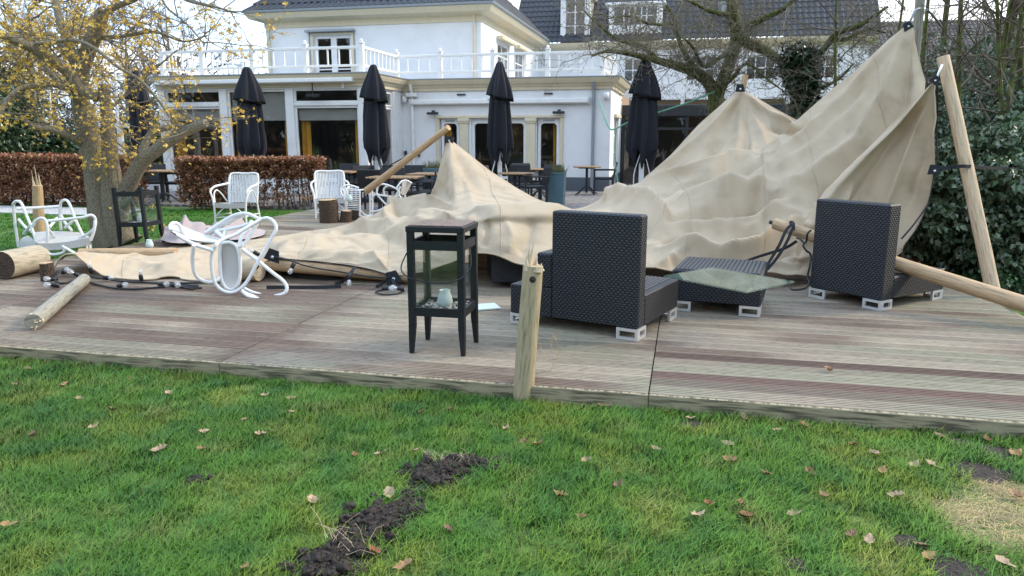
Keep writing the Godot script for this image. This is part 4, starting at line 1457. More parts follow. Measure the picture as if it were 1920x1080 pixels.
	for l in gl:
		for k in range(2, l.size()):
			for j in 2:
				if r.randf() < 0.36: continue
				var d := Vector3(r.randf_range(-1, 1), r.randf_range(-0.7, 0.8), r.randf_range(-0.7, 0.9))
				grow(gt, r, l[k], d, r.randf_range(0.5, 1.15), 0.011, 2, 0.42, gtips, 0.05)
	part("twigs", gt, mats.twig_pale, g)
	var bud := MB.new()
	bud.col = Color(0.17, 0.16, 0.09)
	bud.lathe([Vector2(0, -0.016), Vector2(0.008, -0.004), Vector2(0.007, 0.01), Vector2(0, 0.026)], 5)
	var bx := []
	for e in gtips:
		if e[2] == 0 and r.randf() < 0.5: bx.append(Transform3D(Basis.from_euler(Vector3(r.randf_range(-1, 1), r.randf() * 6, 0)), e[0]))
	scatter("buds", bud.mesh(), mats.petal, bx, [], g)
	# ivy climbing one of its limbs
	var ivy := leaf_clump(r, 7, 0.07, 0.035, 0.06)
	var iv := thing("ivy_clump", "dark green ivy hanging thickly from a mossy limb behind the tent", "ivy", at(1500, 190, 16.9))
	var io := iv.position
	var ivput := func():
		var f := r.randf()
		var w := lerpf(0.42, 0.2, f)
		var c := at(lerpf(1498, 1512, f), lerpf(95, 215, f), 16.9) - io
		return c + Vector3(r.randfn(0, 0.5) * w, r.randf_range(-0.1, 0.1), r.randfn(0, 0.5) * w)
	foliage("leaves", iv, ivy, mats.leaf, 1300, r, ivput, [Color(0.022, 0.05, 0.02), Color(0.015, 0.034, 0.016), Color(0.04, 0.075, 0.03)])
	var ivs := MB.new()
	ivs.tube([at(1500, 95, 16.95) - io, at(1508, 160, 16.9) - io, at(1512, 215, 16.9) - io], [0.02, 0.015, 0.006], 6)
	part("stem", ivs, mats.twig, iv)

func shrub(called: String, label: String, category: String, where: Vector3, size: Vector3, n: int, mesh: Mesh, tint: Array, r: RandomNumberGenerator, group := "", shell := 0.55) -> void:
	var s := thing(called, label, category, where, 0.0, group)
	var st := MB.new()
	for k in 9:
		var a := r.randf() * TAU
		var p := Vector3(cos(a), 0, sin(a)) * r.randf_range(0.02, 0.25) * size.x
		var q := Vector3(cos(a) * size.x * 0.6, size.y * r.randf_range(0.6, 0.95), sin(a) * size.z * 0.6) * r.randf_range(0.6, 1.0)
		st.tube([p, p.lerp(q, 0.5) + Vector3(r.randf_range(-0.1, 0.1), 0, r.randf_range(-0.1, 0.1)), q], [0.03, 0.02, 0.006], 5, false)
	part("stems", st, mats.twig, s)
	var nz := FastNoiseLite.new()
	nz.seed = r.randi() % 1000
	nz.frequency = 1.1 / maxf(0.8, size.x)
	nz.fractal_octaves = 3
	var put := func():
		var d := Vector3(r.randfn(), r.randfn(), r.randfn()).normalized()
		var rad := lerpf(shell, 1.0, r.randf())
		var p := Vector3(d.x * size.x, size.y * 0.5 + d.y * size.y * 0.5, d.z * size.z) * 1.0
		var c := Vector3(0, size.y * 0.5, 0)
		p = c + (p - c) * rad * (1.0 + 0.45 * nz.get_noise_3dv(d * size.x * 1.3))
		if nz.get_noise_3dv(p * 2.2) < -0.16: return null
		return p if p.y > 0.0 else null
	foliage("leaves", s, mesh, mats.leaf, n, r, put, tint)

func bare_tree(called: String, label: String, where: Vector3, tall: float, rad: float, r: RandomNumberGenerator, lean := Vector3.ZERO, levels := 3, m: Material = null, group := "", kids := 16, wide := 0.35) -> void:
	var t := thing(called, label, "tree", where, 0.0, group)
	var tr := MB.new()
	var pts := []
	for k in 7:
		var f := k / 6.0
		pts.append(Vector3(lean.x * f + 0.05 * sin(f * 7.0 + where.x), tall * f, lean.z * f + 0.05 * cos(f * 6.0 + where.x)))
	tr.tube(pts, [rad, rad * 0.85, rad * 0.7, rad * 0.55, rad * 0.4, rad * 0.25, rad * 0.1], 8, true, 0.05, int(where.x * 10))
	part("trunk", tr, m if m else mats.bark, t)
	var tw := MB.new()
	var tips := []
	for k in kids:
		var f := r.randf_range(0.3, 1.0)
		var o: Vector3 = pts[0].lerp(pts[6], f)
		o = Vector3(lean.x * f, tall * f, lean.z * f)
		var a := r.randf() * TAU
		grow(tw, r, o, Vector3(cos(a), r.randf_range(0.2, 1.1), sin(a)), tall * wide * r.randf_range(0.5, 1.0), rad * 0.28, levels, 0.22, tips)
	part("branches", tw, mats.twig, t)

func build_right_thicket() -> void:
	var r := RandomNumberGenerator.new()
	r.seed = 808
	var holly := leaf_clump(r, 7, 0.085, 0.027, 0.08, 0.5)
	var green := [Color(0.10, 0.16, 0.08), Color(0.12, 0.18, 0.10), Color(0.075, 0.12, 0.065), Color(0.18, 0.23, 0.15), Color(0.10, 0.14, 0.085)]
	var spots := [[1800, 8.6, 0.75, 1.55, 3024, "glossy evergreen shrub close behind the leaning pole"], [1910, 8.2, 0.85, 1.7, 3024, "broad glossy evergreen shrub beside the lashed strap"], [1745, 9.7, 0.6, 1.35, 1872, "low evergreen shrub in the shade of the tall grey post"], [1880, 10.4, 1.2, 2.5, 3744, "tall evergreen holly rising behind the leaning pole"], [2010, 9.3, 1.3, 2.6, 3024, "tall dark evergreen at the outer edge of the thicket"], [1720, 12.0, 1.3, 2.9, 3312, "dark evergreen with ivy behind the tent peak"], [1990, 13.0, 2.0, 4.0, 3744, "large evergreen rising at the back of the thicket"], [1830, 14.5, 2.0, 3.6, 3312, "dense evergreen mass behind the saplings"], [1640, 16.0, 1.8, 2.8, 2592, "dense evergreen bush between the brown roof and the saplings"]]
	for e in spots:
		var p := at(e[0], 400, e[1])
		shrub("evergreen_shrub", e[5], "shrub", Vector3(p.x, LAWN, p.z), Vector3(e[2], e[3], e[2]), e[4], holly, green, r, "evergreens of the thicket", 0.35)
	# saplings and stems
	var sap := [[1560, 15.0, 6.0, 0.05, -0.3, "slender bare sapling left of the tent peak"], [1690, 11.5, 6.0, 0.05, 0.2, "thin grey sapling just left of the grey post"], [1785, 10.8, 6.5, 0.07, 1.2, "straight sapling with greenish bark right of the grey post"], [1808, 10.2, 6.0, 0.06, 0.6, "mossy sapling leaning right behind the pole head"], [1850, 11.0, 6.5, 0.075, 0.9, "sturdy mossy sapling among the evergreens"], [1905, 10.0, 6.0, 0.06, -0.4, "brown sapling at the outer edge of the thicket"], [1750, 13.0, 7.0, 0.08, -0.2, "grey trunk half hidden at the back of the thicket"], [1880, 13.0, 7.0, 0.06, 0.5, "thin brown sapling behind the holly"], [1950, 11.5, 6.0, 0.07, -0.6, "mossy trunk leaning inwards over the thicket"], [1640, 13.5, 6.0, 0.045, 0.3, "pale slender sapling beside the dark evergreen"], [1828, 9.0, 5.0, 0.045, 0.5, "pale crooked sapling standing in front of the shrubs"], [1878, 8.8, 5.0, 0.04, -0.5, "thin pale sapling crossing the lashed strap"], [1770, 9.6, 6.0, 0.05, -0.15, "grey sapling close behind the leaning pole's head"]]
	for e in sap:
		var p := at(e[0], 400, e[1])
		bare_tree("sapling", e[5], Vector3(p.x, LAWN, p.z), e[2], e[3], r, Vector3(e[4], 0, 0), 2, mats.bark_moss, "saplings of the thicket", 15, 0.24)
	# low ground cover under the shrubs
	var low := leaf_clump(r, 8, 0.06, 0.022, 0.05)
	var gc := Node3D.new()
	gc.name = "ground_cover"
	add_child(gc)
	gc.set_meta("kind", "stuff")
	tag(gc, "low green plants covering the earth under the thicket", "ground cover")
	var put := func():
		var u := r.randf_range(5.05, 8.5)
		var w := -r.randf_range(5.0, 14.0)
		if w < -12.8 and r.randf() < 0.8: return null
		return fr(u, LAWN + r.randf() * r.randf() * 0.35, w)
	foliage("leaves", gc, low, mats.leaf, 5200, r, put, [Color(0.03, 0.085, 0.028), Color(0.05, 0.12, 0.035), Color(0.02, 0.05, 0.02), Color(0.07, 0.12, 0.05)])

func build_background() -> void:
	var r := RandomNumberGenerator.new()
	r.seed = 99
	var names := ["bare brown tree behind the long hedge", "twiggy tree left of the villa against the sky", "leafless tree rising behind the parasols", "bare tree at the far end of the garden", "slim leafless tree beyond the white posts", "tall bare tree far behind the witch hazel", "dark bare tree beside the roof terrace", "bare tree crown showing behind the balustrade", "far leafless tree at the garden edge"]
	var k := 0
	for e in [[60, 30, 6.5, 0.18], [330, 46, 9.0, 0.2], [240, 34, 6.5, 0.16], [-60, 28, 7.0, 0.2], [160, 38, 7.5, 0.18], [20, 44, 8.5, 0.22], [400, 52, 8.0, 0.2], [290, 60, 9.5, 0.22], [110, 55, 9.0, 0.22]]:
		var p := at(e[0], 256, e[1])
		bare_tree("bare_tree", names[k], Vector3(p.x, LAWN, p.z), e[2], e[3], r, Vector3(r.randf_range(-0.5, 0.5), 0, 0), 3, mats.bark, "bare trees beyond the hedge", 18, 0.38)
		k += 1
	var leafy := leaf_clump(r, 8, 0.13, 0.045, 0.13)
	var green := [Color(0.03, 0.065, 0.022), Color(0.045, 0.09, 0.03), Color(0.02, 0.042, 0.017), Color(0.06, 0.10, 0.04)]
	for e in [[40, 24, 1.7, 1.9, "rounded evergreen bush behind the long hedge"], [130, 26, 1.8, 1.8, "low green bush behind the trunk of the yellow tree"], [-70, 22, 1.8, 3.4, "tall dark conifer-like evergreen by the garden edge"], [235, 31, 2.0, 2.2, "green bush beyond the white posts"], [-20, 30, 2.2, 4.8, "high dark evergreen behind the witch hazel"], [300, 36, 2.6, 2.4, "dense evergreen beside the villa"]]:
		var p := at(e[0], 256, e[1])
		shrub("evergreen_shrub", e[4], "shrub", Vector3(p.x, LAWN, p.z), Vector3(e[2], e[3], e[2] * 0.8), 2600, leafy, green, r, "evergreens beyond the hedge")
	# far wood that closes the view
	var wood := Node3D.new()
	wood.name = "far_wood"
	add_child(wood)
	wood.set_meta("kind", "stuff")
	tag(wood, "far brown wood closing the view beyond the garden", "wood")
	var big := leaf_clump(r, 10, 0.4, 0.05, 0.5)
	var put := func():
		var a := r.randf_range(-0.95, 0.95)
		var d := r.randf_range(62, 78)
		var h := 5.0 + 1.6 * sin(a * 17.0) + 1.2 * sin(a * 41.0)
		return Vector3(sin(a) * d, LAWN + h * pow(r.randf(), 0.75), -cos(a) * d)
	foliage("twigs", wood, big, mats.dry_leaf, 9000, r, put, [Color(0.10, 0.085, 0.07), Color(0.14, 0.115, 0.09), Color(0.07, 0.07, 0.05), Color(0.06, 0.075, 0.04)])
	var back := func():
		var a := r.randf_range(0.95, TAU - 0.95)
		var d := r.randf_range(24, 34)
		return Vector3(sin(a) * d, LAWN + 8.0 * pow(r.randf(), 0.8), -cos(a) * d)
	foliage("trees_behind", wood, leaf_clump(r, 10, 0.8, 0.22, 0.8), mats.dry_leaf, 5000, r, back, [Color(0.05, 0.06, 0.035), Color(0.10, 0.085, 0.065), Color(0.035, 0.05, 0.025)])

# ------------------------------------------------------------------ the collapsed tent
func net(cols: Array, nu: int, nv: int) -> Array:
	# control columns of sight-line points made into a fine smooth sheet
	var c := []
	for col in cols:
		var q := []
		for e in col: q.append(at(e[0], e[1], e[2]))
		c.append(q)
	var rows: int = c[0].size()
	var fine := []
	for col in c:
		var q := []
		for k in nv + 1:
			var f := float(k) / nv * (rows - 1)
			var a := mini(int(f), rows - 2)
			q.append(col[a].cubic_interpolate(col[a + 1], col[maxi(a - 1, 0)], col[mini(a + 2, rows - 1)], f - a))
		fine.append(q)
	var g := []
	for r in nv + 1:
		var row := []
		for k in nu + 1:
			var f := float(k) / nu * (fine.size() - 1)
			var a := mini(int(f), fine.size() - 2)
			row.append(fine[a][r].cubic_interpolate(fine[a + 1][r], fine[maxi(a - 1, 0)][r], fine[mini(a + 2, fine.size() - 1)][r], f - a))
		g.append(row)
	return g

func fold(g: Array, folds: Array, nz: FastNoiseLite, edge_keep := 0) -> Array:
	# ridges and valleys pressed into the sheet along its own normal
	var rows: int = g.size()
	var cols: int = g[0].size()
	var out := []
	var boxes := []
	for f in folds:
		var b := Rect2(f[0][0], Vector2.ZERO)
		for p in f[0]: b = b.expand(p)
		boxes.append(b.grow(f[2] * 3.0))
	for r in rows:
		var row := []
		for k in cols:
			var p: Vector3 = g[r][k]
			var dx: Vector3 = g[r][mini(k + 1, cols - 1)] - g[r][maxi(k - 1, 0)]
			var dy: Vector3 = g[mini(r + 1, rows - 1)][k] - g[maxi(r - 1, 0)][k]
			var n := dx.cross(dy).normalized()
			if n.dot(Vector3(0, CAM_H, 0) - p) < 0.0: n = -n
			var s := seen_at(p)
			var h := 0.0
			var rim := clampf(minf(float(rows - 1 - r) / rows * 9.0, float(cols - 1 - k) / cols * 22.0), 0.15, 1.0)
			for j in folds.size():
				if not boxes[j].has_point(s): continue
				var line: Array = folds[j][0]
				var best := 1e9
				var where := 0.0
				for q in line.size() - 1:
					var c := Geometry2D.get_closest_point_to_segment(s, line[q], line[q + 1])
					var d := c.distance_squared_to(s)
					if d < best:
						best = d
						var l: float = line[q].distance_to(line[q + 1])
						where = (q + c.distance_to(line[q]) / maxf(l, 0.001)) / (line.size() - 1)
				var w: float = folds[j][2]
				var taper := clampf(minf(where, 1.0 - where) * 5.0 + 0.12, 0.0, 1.0)
				var x := sqrt(best) / w
				h += folds[j][1] * taper * 1.7 * exp(-1.7 * (sqrt(x * x + 0.05) - 0.2))
			# pleats that fan out from where the cloth is held up, and slack folds between
			for a in [[1389, 164, 0.045, 13.0, 210.0], [843, 258, 0.05, 12.0, 150.0]]:
				var v := s - Vector2(a[0], a[1])
				var rr := v.length()
				if rr > a[4]: continue
				var th: float = v.angle() + 0.035 * sin(rr * 0.014 + a[0]) + 0.02 * sin(rr * 0.031)
				h += a[2] * (0.42 - absf(sin(th * a[3] + a[0]))) * rim * smoothstep(8.0, 110.0, rr) * (1.0 - smoothstep(a[4] * 0.55, a[4], rr))
			var slack := smoothstep(1170, 1250, s.x) * (1.0 - smoothstep(1480, 1580, s.x)) * smoothstep(320, 360, s.y)
			if slack > 0.0:
				h += 0.06 * slack * (0.4 - absf(sin((s.y + 0.24 * (s.x - 1200.0)) / 42.0 * PI + 2.0 * nz.get_noise_2d(s.x * 0.006, s.y * 0.011))))
			var lying := (1.0 - smoothstep(780, 860, s.x)) * smoothstep(395, 425, s.y)
			if lying > 0.0:
				h += 0.024 * lying * (0.4 - absf(sin((s.y + 0.14 * (s.x - 500.0)) / 17.0 * PI + 3.4 * nz.get_noise_2d(s.x * 0.008, s.y * 0.02))))
			h += 0.008 * (0.3 - absf(nz.get_noise_3dv(p * 1.1 + Vector3(9, 0, 4))) * 2.0)
			h += 0.012 * nz.get_noise_3dv(p * 1.6) + 0.006 * nz.get_noise_3dv(p * 4.5)
			var keep := 1.0
			if r == 0 or r == rows - 1: keep = 0.6
			var q2 := p + n * h * keep
			q2.y = maxf(q2.y, 0.012)
			row.append(q2)
		out.append(row)
	# let the cloth ease a little between neighbouring threads
	for pass_ in 1:
		var eased := []
		for r in rows:
			var row := []
			for k in cols:
				if r == 0 or k == 0 or r == rows - 1 or k == cols - 1: row.append(out[r][k])
				else: row.append(out[r][k] * 0.6 + (out[r - 1][k] + out[r + 1][k] + out[r][k - 1] + out[r][k + 1]) * 0.1)
			eased.append(row)
		out = eased
	return out

func V(a: Array) -> Array:
	var o := []
	for e in a: o.append(Vector2(e[0], e[1]))
	return o

func build_canvas() -> void:
	var nz := FastNoiseLite.new()
	nz.seed = 12
	nz.frequency = 1.0
	nz.fractal_octaves = 3
	var tent := thing("tent_canvas", "collapsed beige canvas tent sagging from peaks over the deck and furniture", "tent", Vector3.ZERO)
	var left := [
		[[98, 503, 7.85], [101, 495, 7.95], [105, 490, 8.1], [110, 486, 8.2], [115, 483, 8.35], [120, 481, 8.5]],
		[[128, 476, 7.85], [131, 475.5, 8.0], [135, 475, 8.15], [140, 475, 8.3], [146, 475, 8.45], [152, 475, 8.6]],
		[[170, 501, 7.85], [172, 491, 8.0], [176, 484, 8.2], [184, 479, 8.5], [196, 476, 8.8], [208, 475, 9.05]],
		[[215, 526, 7.75], [214, 508, 7.95], [216, 496, 8.2], [226, 486, 8.6], [240, 479, 9.0], [255, 475, 9.3]],
		[[265, 531, 7.65], [265, 514, 7.95], [268, 501, 8.25], [276, 490, 8.7], [288, 481, 9.1], [300, 474, 9.5]],
		[[322, 518, 7.75], [325, 508, 8.05], [330, 498, 8.4], [336, 484, 8.9], [335, 472, 9.5], [325, 461, 10.1]],
		[[362, 532, 7.62], [370, 518, 7.95], [380, 503, 8.35], [388, 487, 8.9], [390, 470, 9.6], [388, 457, 10.3]],
		[[430, 536, 7.55], [436, 520, 7.9], [442, 502, 8.4], [446, 484, 9.0], [448, 466, 9.7], [450, 452, 10.5]],
		[[478, 522, 7.75], [484, 506, 8.05], [490, 490, 8.4], [496, 474, 9.0], [500, 458, 9.9], [502, 445, 10.9]],
		[[508, 484, 7.72], [516, 473, 8.0], [528, 463, 8.6], [545, 453, 9.4], [562, 441, 10.5], [580, 431, 11.7]],
		[[560, 488, 7.68], [566, 473, 7.95], [576, 461, 8.6], [592, 450, 9.5], [606, 438, 10.6], [620, 428, 11.9]],
		[[640, 498, 7.55], [642, 480, 7.8], [644, 464, 8.5], [648, 449, 9.4], [656, 436, 10.5], [664, 421, 12.0]],
		[[700, 506, 7.42], [700, 486, 7.65], [700, 466, 8.2], [698, 446, 9.2], [698, 424, 10.6], [705, 400, 12.1]],
		[[738, 516, 7.35], [740, 492, 7.5], [740, 468, 7.95], [738, 444, 8.9], [735, 415, 10.5], [732, 383, 12.2]],
		[[795, 508, 7.4], [796, 482, 7.55], [794, 456, 7.95], [788, 430, 8.9], [785, 403, 10.6], [796, 377, 12.3]],
		[[845, 492, 7.25], [846, 470, 7.35], [846, 446, 7.60], [842, 418, 8.45], [834, 385, 10.59], [812, 362, 12.20]],
		[[875, 478, 7.20], [874, 456, 7.25], [872, 432, 7.40], [868, 406, 8.05], [856, 360, 10.54], [836, 268, 12.05]],
		[[898, 474, 7.10], [897, 452, 7.15], [895, 426, 7.30], [893, 399, 7.75], [880, 355, 10.50], [848, 264, 12.00]],
		[[930, 478, 7.03], [930, 452, 7.10], [930, 420, 7.28], [928, 393, 7.63], [920, 368, 10.41], [895, 302, 12.05]],
		[[975, 495, 7.00], [975, 460, 7.13], [975, 423, 7.33], [974, 391, 7.70], [965, 378, 10.34], [940, 334, 12.10]],
		[[1030, 500, 7.00], [1031, 462, 7.20], [1032, 424, 7.45], [1032, 392, 7.80], [1022, 386, 10.25], [1000, 370, 12.10]],
		[[1085, 500, 7.15], [1088, 464, 7.40], [1092, 428, 7.70], [1094, 402, 8.15], [1084, 396, 10.20], [1070, 392, 12.00]],
		[[1150, 502, 7.45], [1156, 466, 7.75], [1162, 430, 8.15], [1166, 398, 8.7], [1155, 382, 9.9], [1138, 370, 11.3]],
		[[1228, 502, 7.4], [1236, 466, 7.75], [1246, 430, 8.25], [1250, 394, 8.9], [1230, 358, 10.0], [1200, 342, 11.2]],
		[[1308, 505, 7.38], [1318, 466, 7.75], [1324, 428, 8.2], [1324, 390, 8.75], [1318, 352, 9.4], [1305, 322, 9.95]],
		[[1370, 506, 7.36], [1374, 466, 7.72], [1377, 425, 8.22], [1378, 384, 8.78], [1375, 346, 9.4], [1366, 313, 9.98]]]
	var flank := [
		[[1180, 366, 11.0], [1186, 358, 11.1], [1191, 352, 11.15], [1196, 347, 11.2], [1200, 341, 11.25]],
		[[1250, 354, 10.5], [1252, 338, 10.75], [1254, 322, 10.95], [1255, 308, 11.1], [1256, 292, 11.25]],
		[[1310, 342, 10.2], [1312, 315, 10.5], [1312, 290, 10.8], [1310, 262, 11.1], [1306, 238, 11.3]],
		[[1360, 336, 10.15], [1360, 300, 10.5], [1358, 262, 10.85], [1354, 225, 11.15], [1348, 200, 11.32]],
		[[1390, 328, 10.2], [1392, 285, 10.55], [1392, 245, 10.9], [1390, 205, 11.2], [1387, 168, 11.37]],
		[[1425, 306, 10.2], [1422, 272, 10.55], [1416, 238, 10.9], [1410, 208, 11.2], [1405, 176, 11.35]],
		[[1455, 312, 10.3], [1452, 280, 10.55], [1448, 250, 10.85], [1444, 225, 11.1], [1440, 196, 11.25]],
		[[1500, 322, 10.4], [1500, 290, 10.6], [1500, 265, 10.8], [1498, 245, 11.0], [1495, 226, 11.1]],
		[[1560, 330, 10.4], [1560, 300, 10.6], [1558, 280, 10.8], [1556, 265, 10.9], [1554, 252, 11.0]]]
	var right := [
		[[1425, 508, 7.34], [1426, 466, 7.75], [1427, 420, 8.3], [1428, 365, 9.0], [1428, 325, 9.55], [1425, 285, 10.05]],
		[[1455, 510, 7.33], [1455, 466, 7.72], [1456, 418, 8.25], [1458, 360, 8.9], [1457, 310, 9.5], [1450, 262, 9.95]],
		[[1500, 517, 7.3], [1501, 466, 7.65], [1504, 408, 8.1], [1506, 342, 8.7], [1502, 282, 9.3], [1490, 230, 9.75]],
		[[1550, 515, 7.6], [1554, 458, 7.85], [1558, 392, 8.15], [1562, 315, 8.55], [1560, 236, 9.05], [1550, 176, 9.5]],
		[[1600, 512, 7.7], [1608, 450, 7.88], [1614, 376, 8.12], [1620, 290, 8.42], [1622, 205, 8.82], [1612, 128, 9.2]],
		[[1645, 500, 7.75], [1652, 438, 7.9], [1660, 355, 8.08], [1668, 262, 8.32], [1676, 166, 8.64], [1672, 78, 8.95]],
		[[1668, 490, 7.78], [1676, 426, 7.9], [1685, 345, 8.05], [1694, 250, 8.25], [1702, 150, 8.55], [1703, 50, 8.82]],
		[[1680, 480, 7.8], [1690, 418, 7.9], [1700, 340, 8.02], [1708, 255, 8.2], [1715, 160, 8.46], [1713, 72, 8.75]],
		[[1692, 470, 7.82], [1702, 410, 7.9], [1712, 345, 8.0], [1721, 280, 8.12], [1729, 215, 8.28], [1736, 152, 8.5]]]
	var flap := [
		[[1520, 508, 7.62], [1526, 455, 7.7], [1546, 395, 7.8], [1612, 318, 7.82], [1688, 244, 7.75], [1747, 166, 7.35]],
		[[1496, 513, 7.38], [1500, 456, 7.42], [1524, 390, 7.5], [1594, 311, 7.52], [1674, 235, 7.45], [1745, 159, 7.22]],
		[[1506, 516, 7.24], [1512, 456, 7.28], [1538, 391, 7.34], [1602, 314, 7.38], [1680, 238, 7.34], [1746, 158, 7.18]],
		[[1545, 518, 7.3], [1552, 458, 7.36], [1574, 390, 7.42], [1626, 314, 7.46], [1693, 240, 7.4], [1748, 157, 7.19]],
		[[1605, 512, 7.32], [1616, 450, 7.38], [1636, 384, 7.42], [1672, 314, 7.42], [1715, 240, 7.36], [1749, 155, 7.19]],
		[[1655, 492, 7.26], [1672, 440, 7.3], [1694, 380, 7.32], [1715, 316, 7.3], [1734, 240, 7.28], [1751, 153, 7.19]],
		[[1690, 466, 7.2], [1718, 425, 7.2], [1740, 375, 7.18], [1751, 320, 7.16], [1748, 240, 7.17], [1753, 151, 7.2]]]
	var flap_folds := [[V([[1750, 170], [1700, 290], [1650, 410], [1630, 500]]), 0.045, 13], [V([[1735, 190], [1660, 290], [1600, 380], [1560, 470]]), -0.05, 14], [V([[1752, 175], [1730, 300], [1700, 400]]), -0.03, 12], [V([[1600, 345], [1560, 420], [1545, 500]]), 0.05, 10], [V([[1640, 330], [1600, 420], [1590, 500]]), -0.03, 10]]
	var folds := [
		[V([[131, 476], [200, 492], [300, 507], [440, 500]]), 0.05, 9], [V([[210, 482], [300, 488], [420, 478], [500, 470]]), 0.035, 8],
		[V([[505, 461], [600, 456], [690, 446], [760, 432], [860, 412]]), 0.075, 8], [V([[520, 470], [620, 469], [740, 455], [850, 440]]), -0.05, 10],
		[V([[530, 478], [600, 470], [640, 474], [700, 468]]), 0.03, 7], [V([[640, 470], [700, 485], [735, 512]]), 0.03, 8], [V([[660, 490], [720, 478], [790, 470]]), -0.025, 8],
		[V([[640, 432], [700, 440], [760, 446], [830, 425]]), -0.05, 9], [V([[655, 425], [720, 421], [790, 412], [850, 400]]), 0.05, 7],
		[V([[722, 392], [760, 388], [800, 380], [850, 386]]), 0.10, 8], [V([[735, 402], [790, 402], [850, 397]]), -0.08, 9], [V([[718, 412], [738, 400], [732, 388]]), 0.10, 7],
		[V([[600, 440], [640, 430], [690, 418], [725, 410]]), 0.05, 6], [V([[610, 450], [660, 442], [720, 425]]), -0.04, 7],
		[V([[842, 272], [848, 320], [842, 372]]), 0.04, 10], [V([[846, 272], [880, 330], [930, 370]]), -0.05, 14], [V([[850, 275], [920, 340], [1000, 380]]), 0.03, 10], [V([[812, 372], [830, 340], [842, 290]]), 0.05, 7],
		[V([[870, 402], [930, 396], [1010, 392], [1080, 398]]), 0.05, 6], [V([[893, 405], [880, 440], [885, 470]]), 0.05, 9], [V([[915, 410], [912, 440], [905, 465]]), -0.04, 9], [V([[945, 410], [960, 445], [950, 475]]), 0.025, 12], [V([[1000, 410], [990, 450], [975, 480]]), -0.03, 12],
		[V([[1130, 374], [1180, 372], [1222, 382], [1245, 405], [1238, 445]]), 0.13, 11], [V([[1140, 392], [1190, 394], [1215, 412], [1212, 445]]), -0.09, 12], [V([[1135, 380], [1150, 366], [1180, 366]]), 0.06, 7],
		[V([[1200, 352], [1280, 330], [1350, 322], [1420, 300]]), 0.09, 9], [V([[1215, 372], [1300, 352], [1380, 345], [1440, 330]]), -0.07, 10],
		[V([[1250, 395], [1320, 372], [1400, 372], [1470, 348]]), 0.09, 9], [V([[1262, 415], [1330, 398], [1400, 396], [1460, 380]]), -0.08, 10],
		[V([[1240, 432], [1300, 418], [1370, 425], [1440, 405], [1500, 370]]), 0.09, 9], [V([[1228, 452], [1300, 446], [1370, 452], [1450, 430]]), -0.07, 10],
		[V([[1225, 466], [1290, 466], [1350, 482], [1420, 470], [1480, 440], [1510, 400]]), 0.13, 10], [V([[1230, 488], [1300, 490], [1370, 498], [1450, 482], [1500, 458]]), -0.08, 10],
		[V([[1235, 497], [1262, 484], [1300, 492], [1330, 503]]), 0.07, 9], [V([[1420, 500], [1460, 496], [1500, 506], [1540, 500]]), 0.06, 8],
		[V([[1700, 70], [1620, 200], [1520, 290], [1400, 360], [1280, 400]]), 0.12, 30], [V([[1240, 380], [1330, 335], [1440, 300]]), 0.08, 24], [V([[1270, 440], [1360, 405], [1450, 390]]), -0.08, 22], [V([[560, 475], [650, 485], [730, 490]]), 0.05, 16], [V([[520, 445], [600, 442], [690, 430]]), -0.05, 12], [V([[770, 420], [820, 405], [880, 420]]), 0.06, 16],
		[V([[1703, 52], [1640, 140], [1560, 225], [1470, 300], [1380, 340]]), 0.08, 18], [V([[1700, 70], [1630, 180], [1540, 270], [1450, 335]]), -0.06, 16],
		[V([[1704, 60], [1670, 180], [1610, 270], [1520, 340], [1430, 395]]), 0.09, 16], [V([[1706, 80], [1690, 190], [1640, 280], [1560, 350], [1480, 410]]), -0.08, 18],
		
		
		
		[V([[1400, 215], [1405, 260], [1395, 300]]), -0.04, 12], [V([[1390, 172], [1340, 235], [1280, 290], [1210, 350]]), 0.07, 8], [V([[1388, 180], [1360, 260], [1300, 320]]), -0.05, 13],
		[V([[1392, 175], [1440, 212], [1500, 240]]), 0.05, 7], [V([[1440, 240], [1480, 248], [1520, 250]]), -0.06, 8]]
	var m := MB.new()
	var sheet := fold(net(left + right, 470, 116), folds, nz)
	m.grid(sheet, false)
	m.grid(fold(net(flank, 90, 44), folds, nz), false)
	var front := fold(net(flap, 90, 90), flap_folds, nz)
	m.grid(front, false)
	var o := part("canvas", m, mats.canvas, tent)
	o.set_meta("label", "beige canvas sheet with long folds")
	# rolled hem all along the lower and outer edge, and flat-felled seams between the panels
	var hem := MB.new()
	var low := []
	for k in range(0, 471, 2): low.append(sheet[0][k])
	hem.tube(low, [0.009], 6)
	var side := []
	for r in 91: side.append(front[r][90])
	hem.tube(side, [0.009], 6)
	part("hem", hem, mats.canvas, tent)
	for k in [46, 92, 138, 176, 214, 252, 290, 326, 362, 394, 424, 450]:
		var sm := MB.new()
		var line := []
		for r in range(0, 117, 2): line.append(sheet[r][k] + Vector3(0, 0.001, 0))
		sm.tube(line, [0.0055], 5)
		part("seam", sm, mats.canvas, tent)
	# black corner plates, each with an eyelet
	for e in [[512, 479, 7.66, 15, -20.0], [737, 520, 7.3, 16, 15.0], [842, 262, 11.98, 8, 0.0], [1702, 48, 8.8, 9, 30.0], [1754, 150, 7.16, 9, -40.0], [1752, 318, 7.12, 12, 0.0], [1388, 165, 11.3, 9, 0.0]]:
		var p := MB.new()
		var s: float = e[3] * e[2] / FOCAL
		var xf := Transform3D(Basis(Vector3.BACK, deg_to_rad(e[4])), at(e[0], e[1], e[2] - 0.04))
		p.prism(PackedVector2Array([Vector2(-s, -s * 0.75), Vector2(s, -s * 0.75), Vector2(s * 0.55, s * 0.75), Vector2(-s * 0.7, s * 0.75)]), -0.006, 0.006, xf)
		var plate := part("corner_plate", p, mats.strap, tent)
		var ey := MB.new()
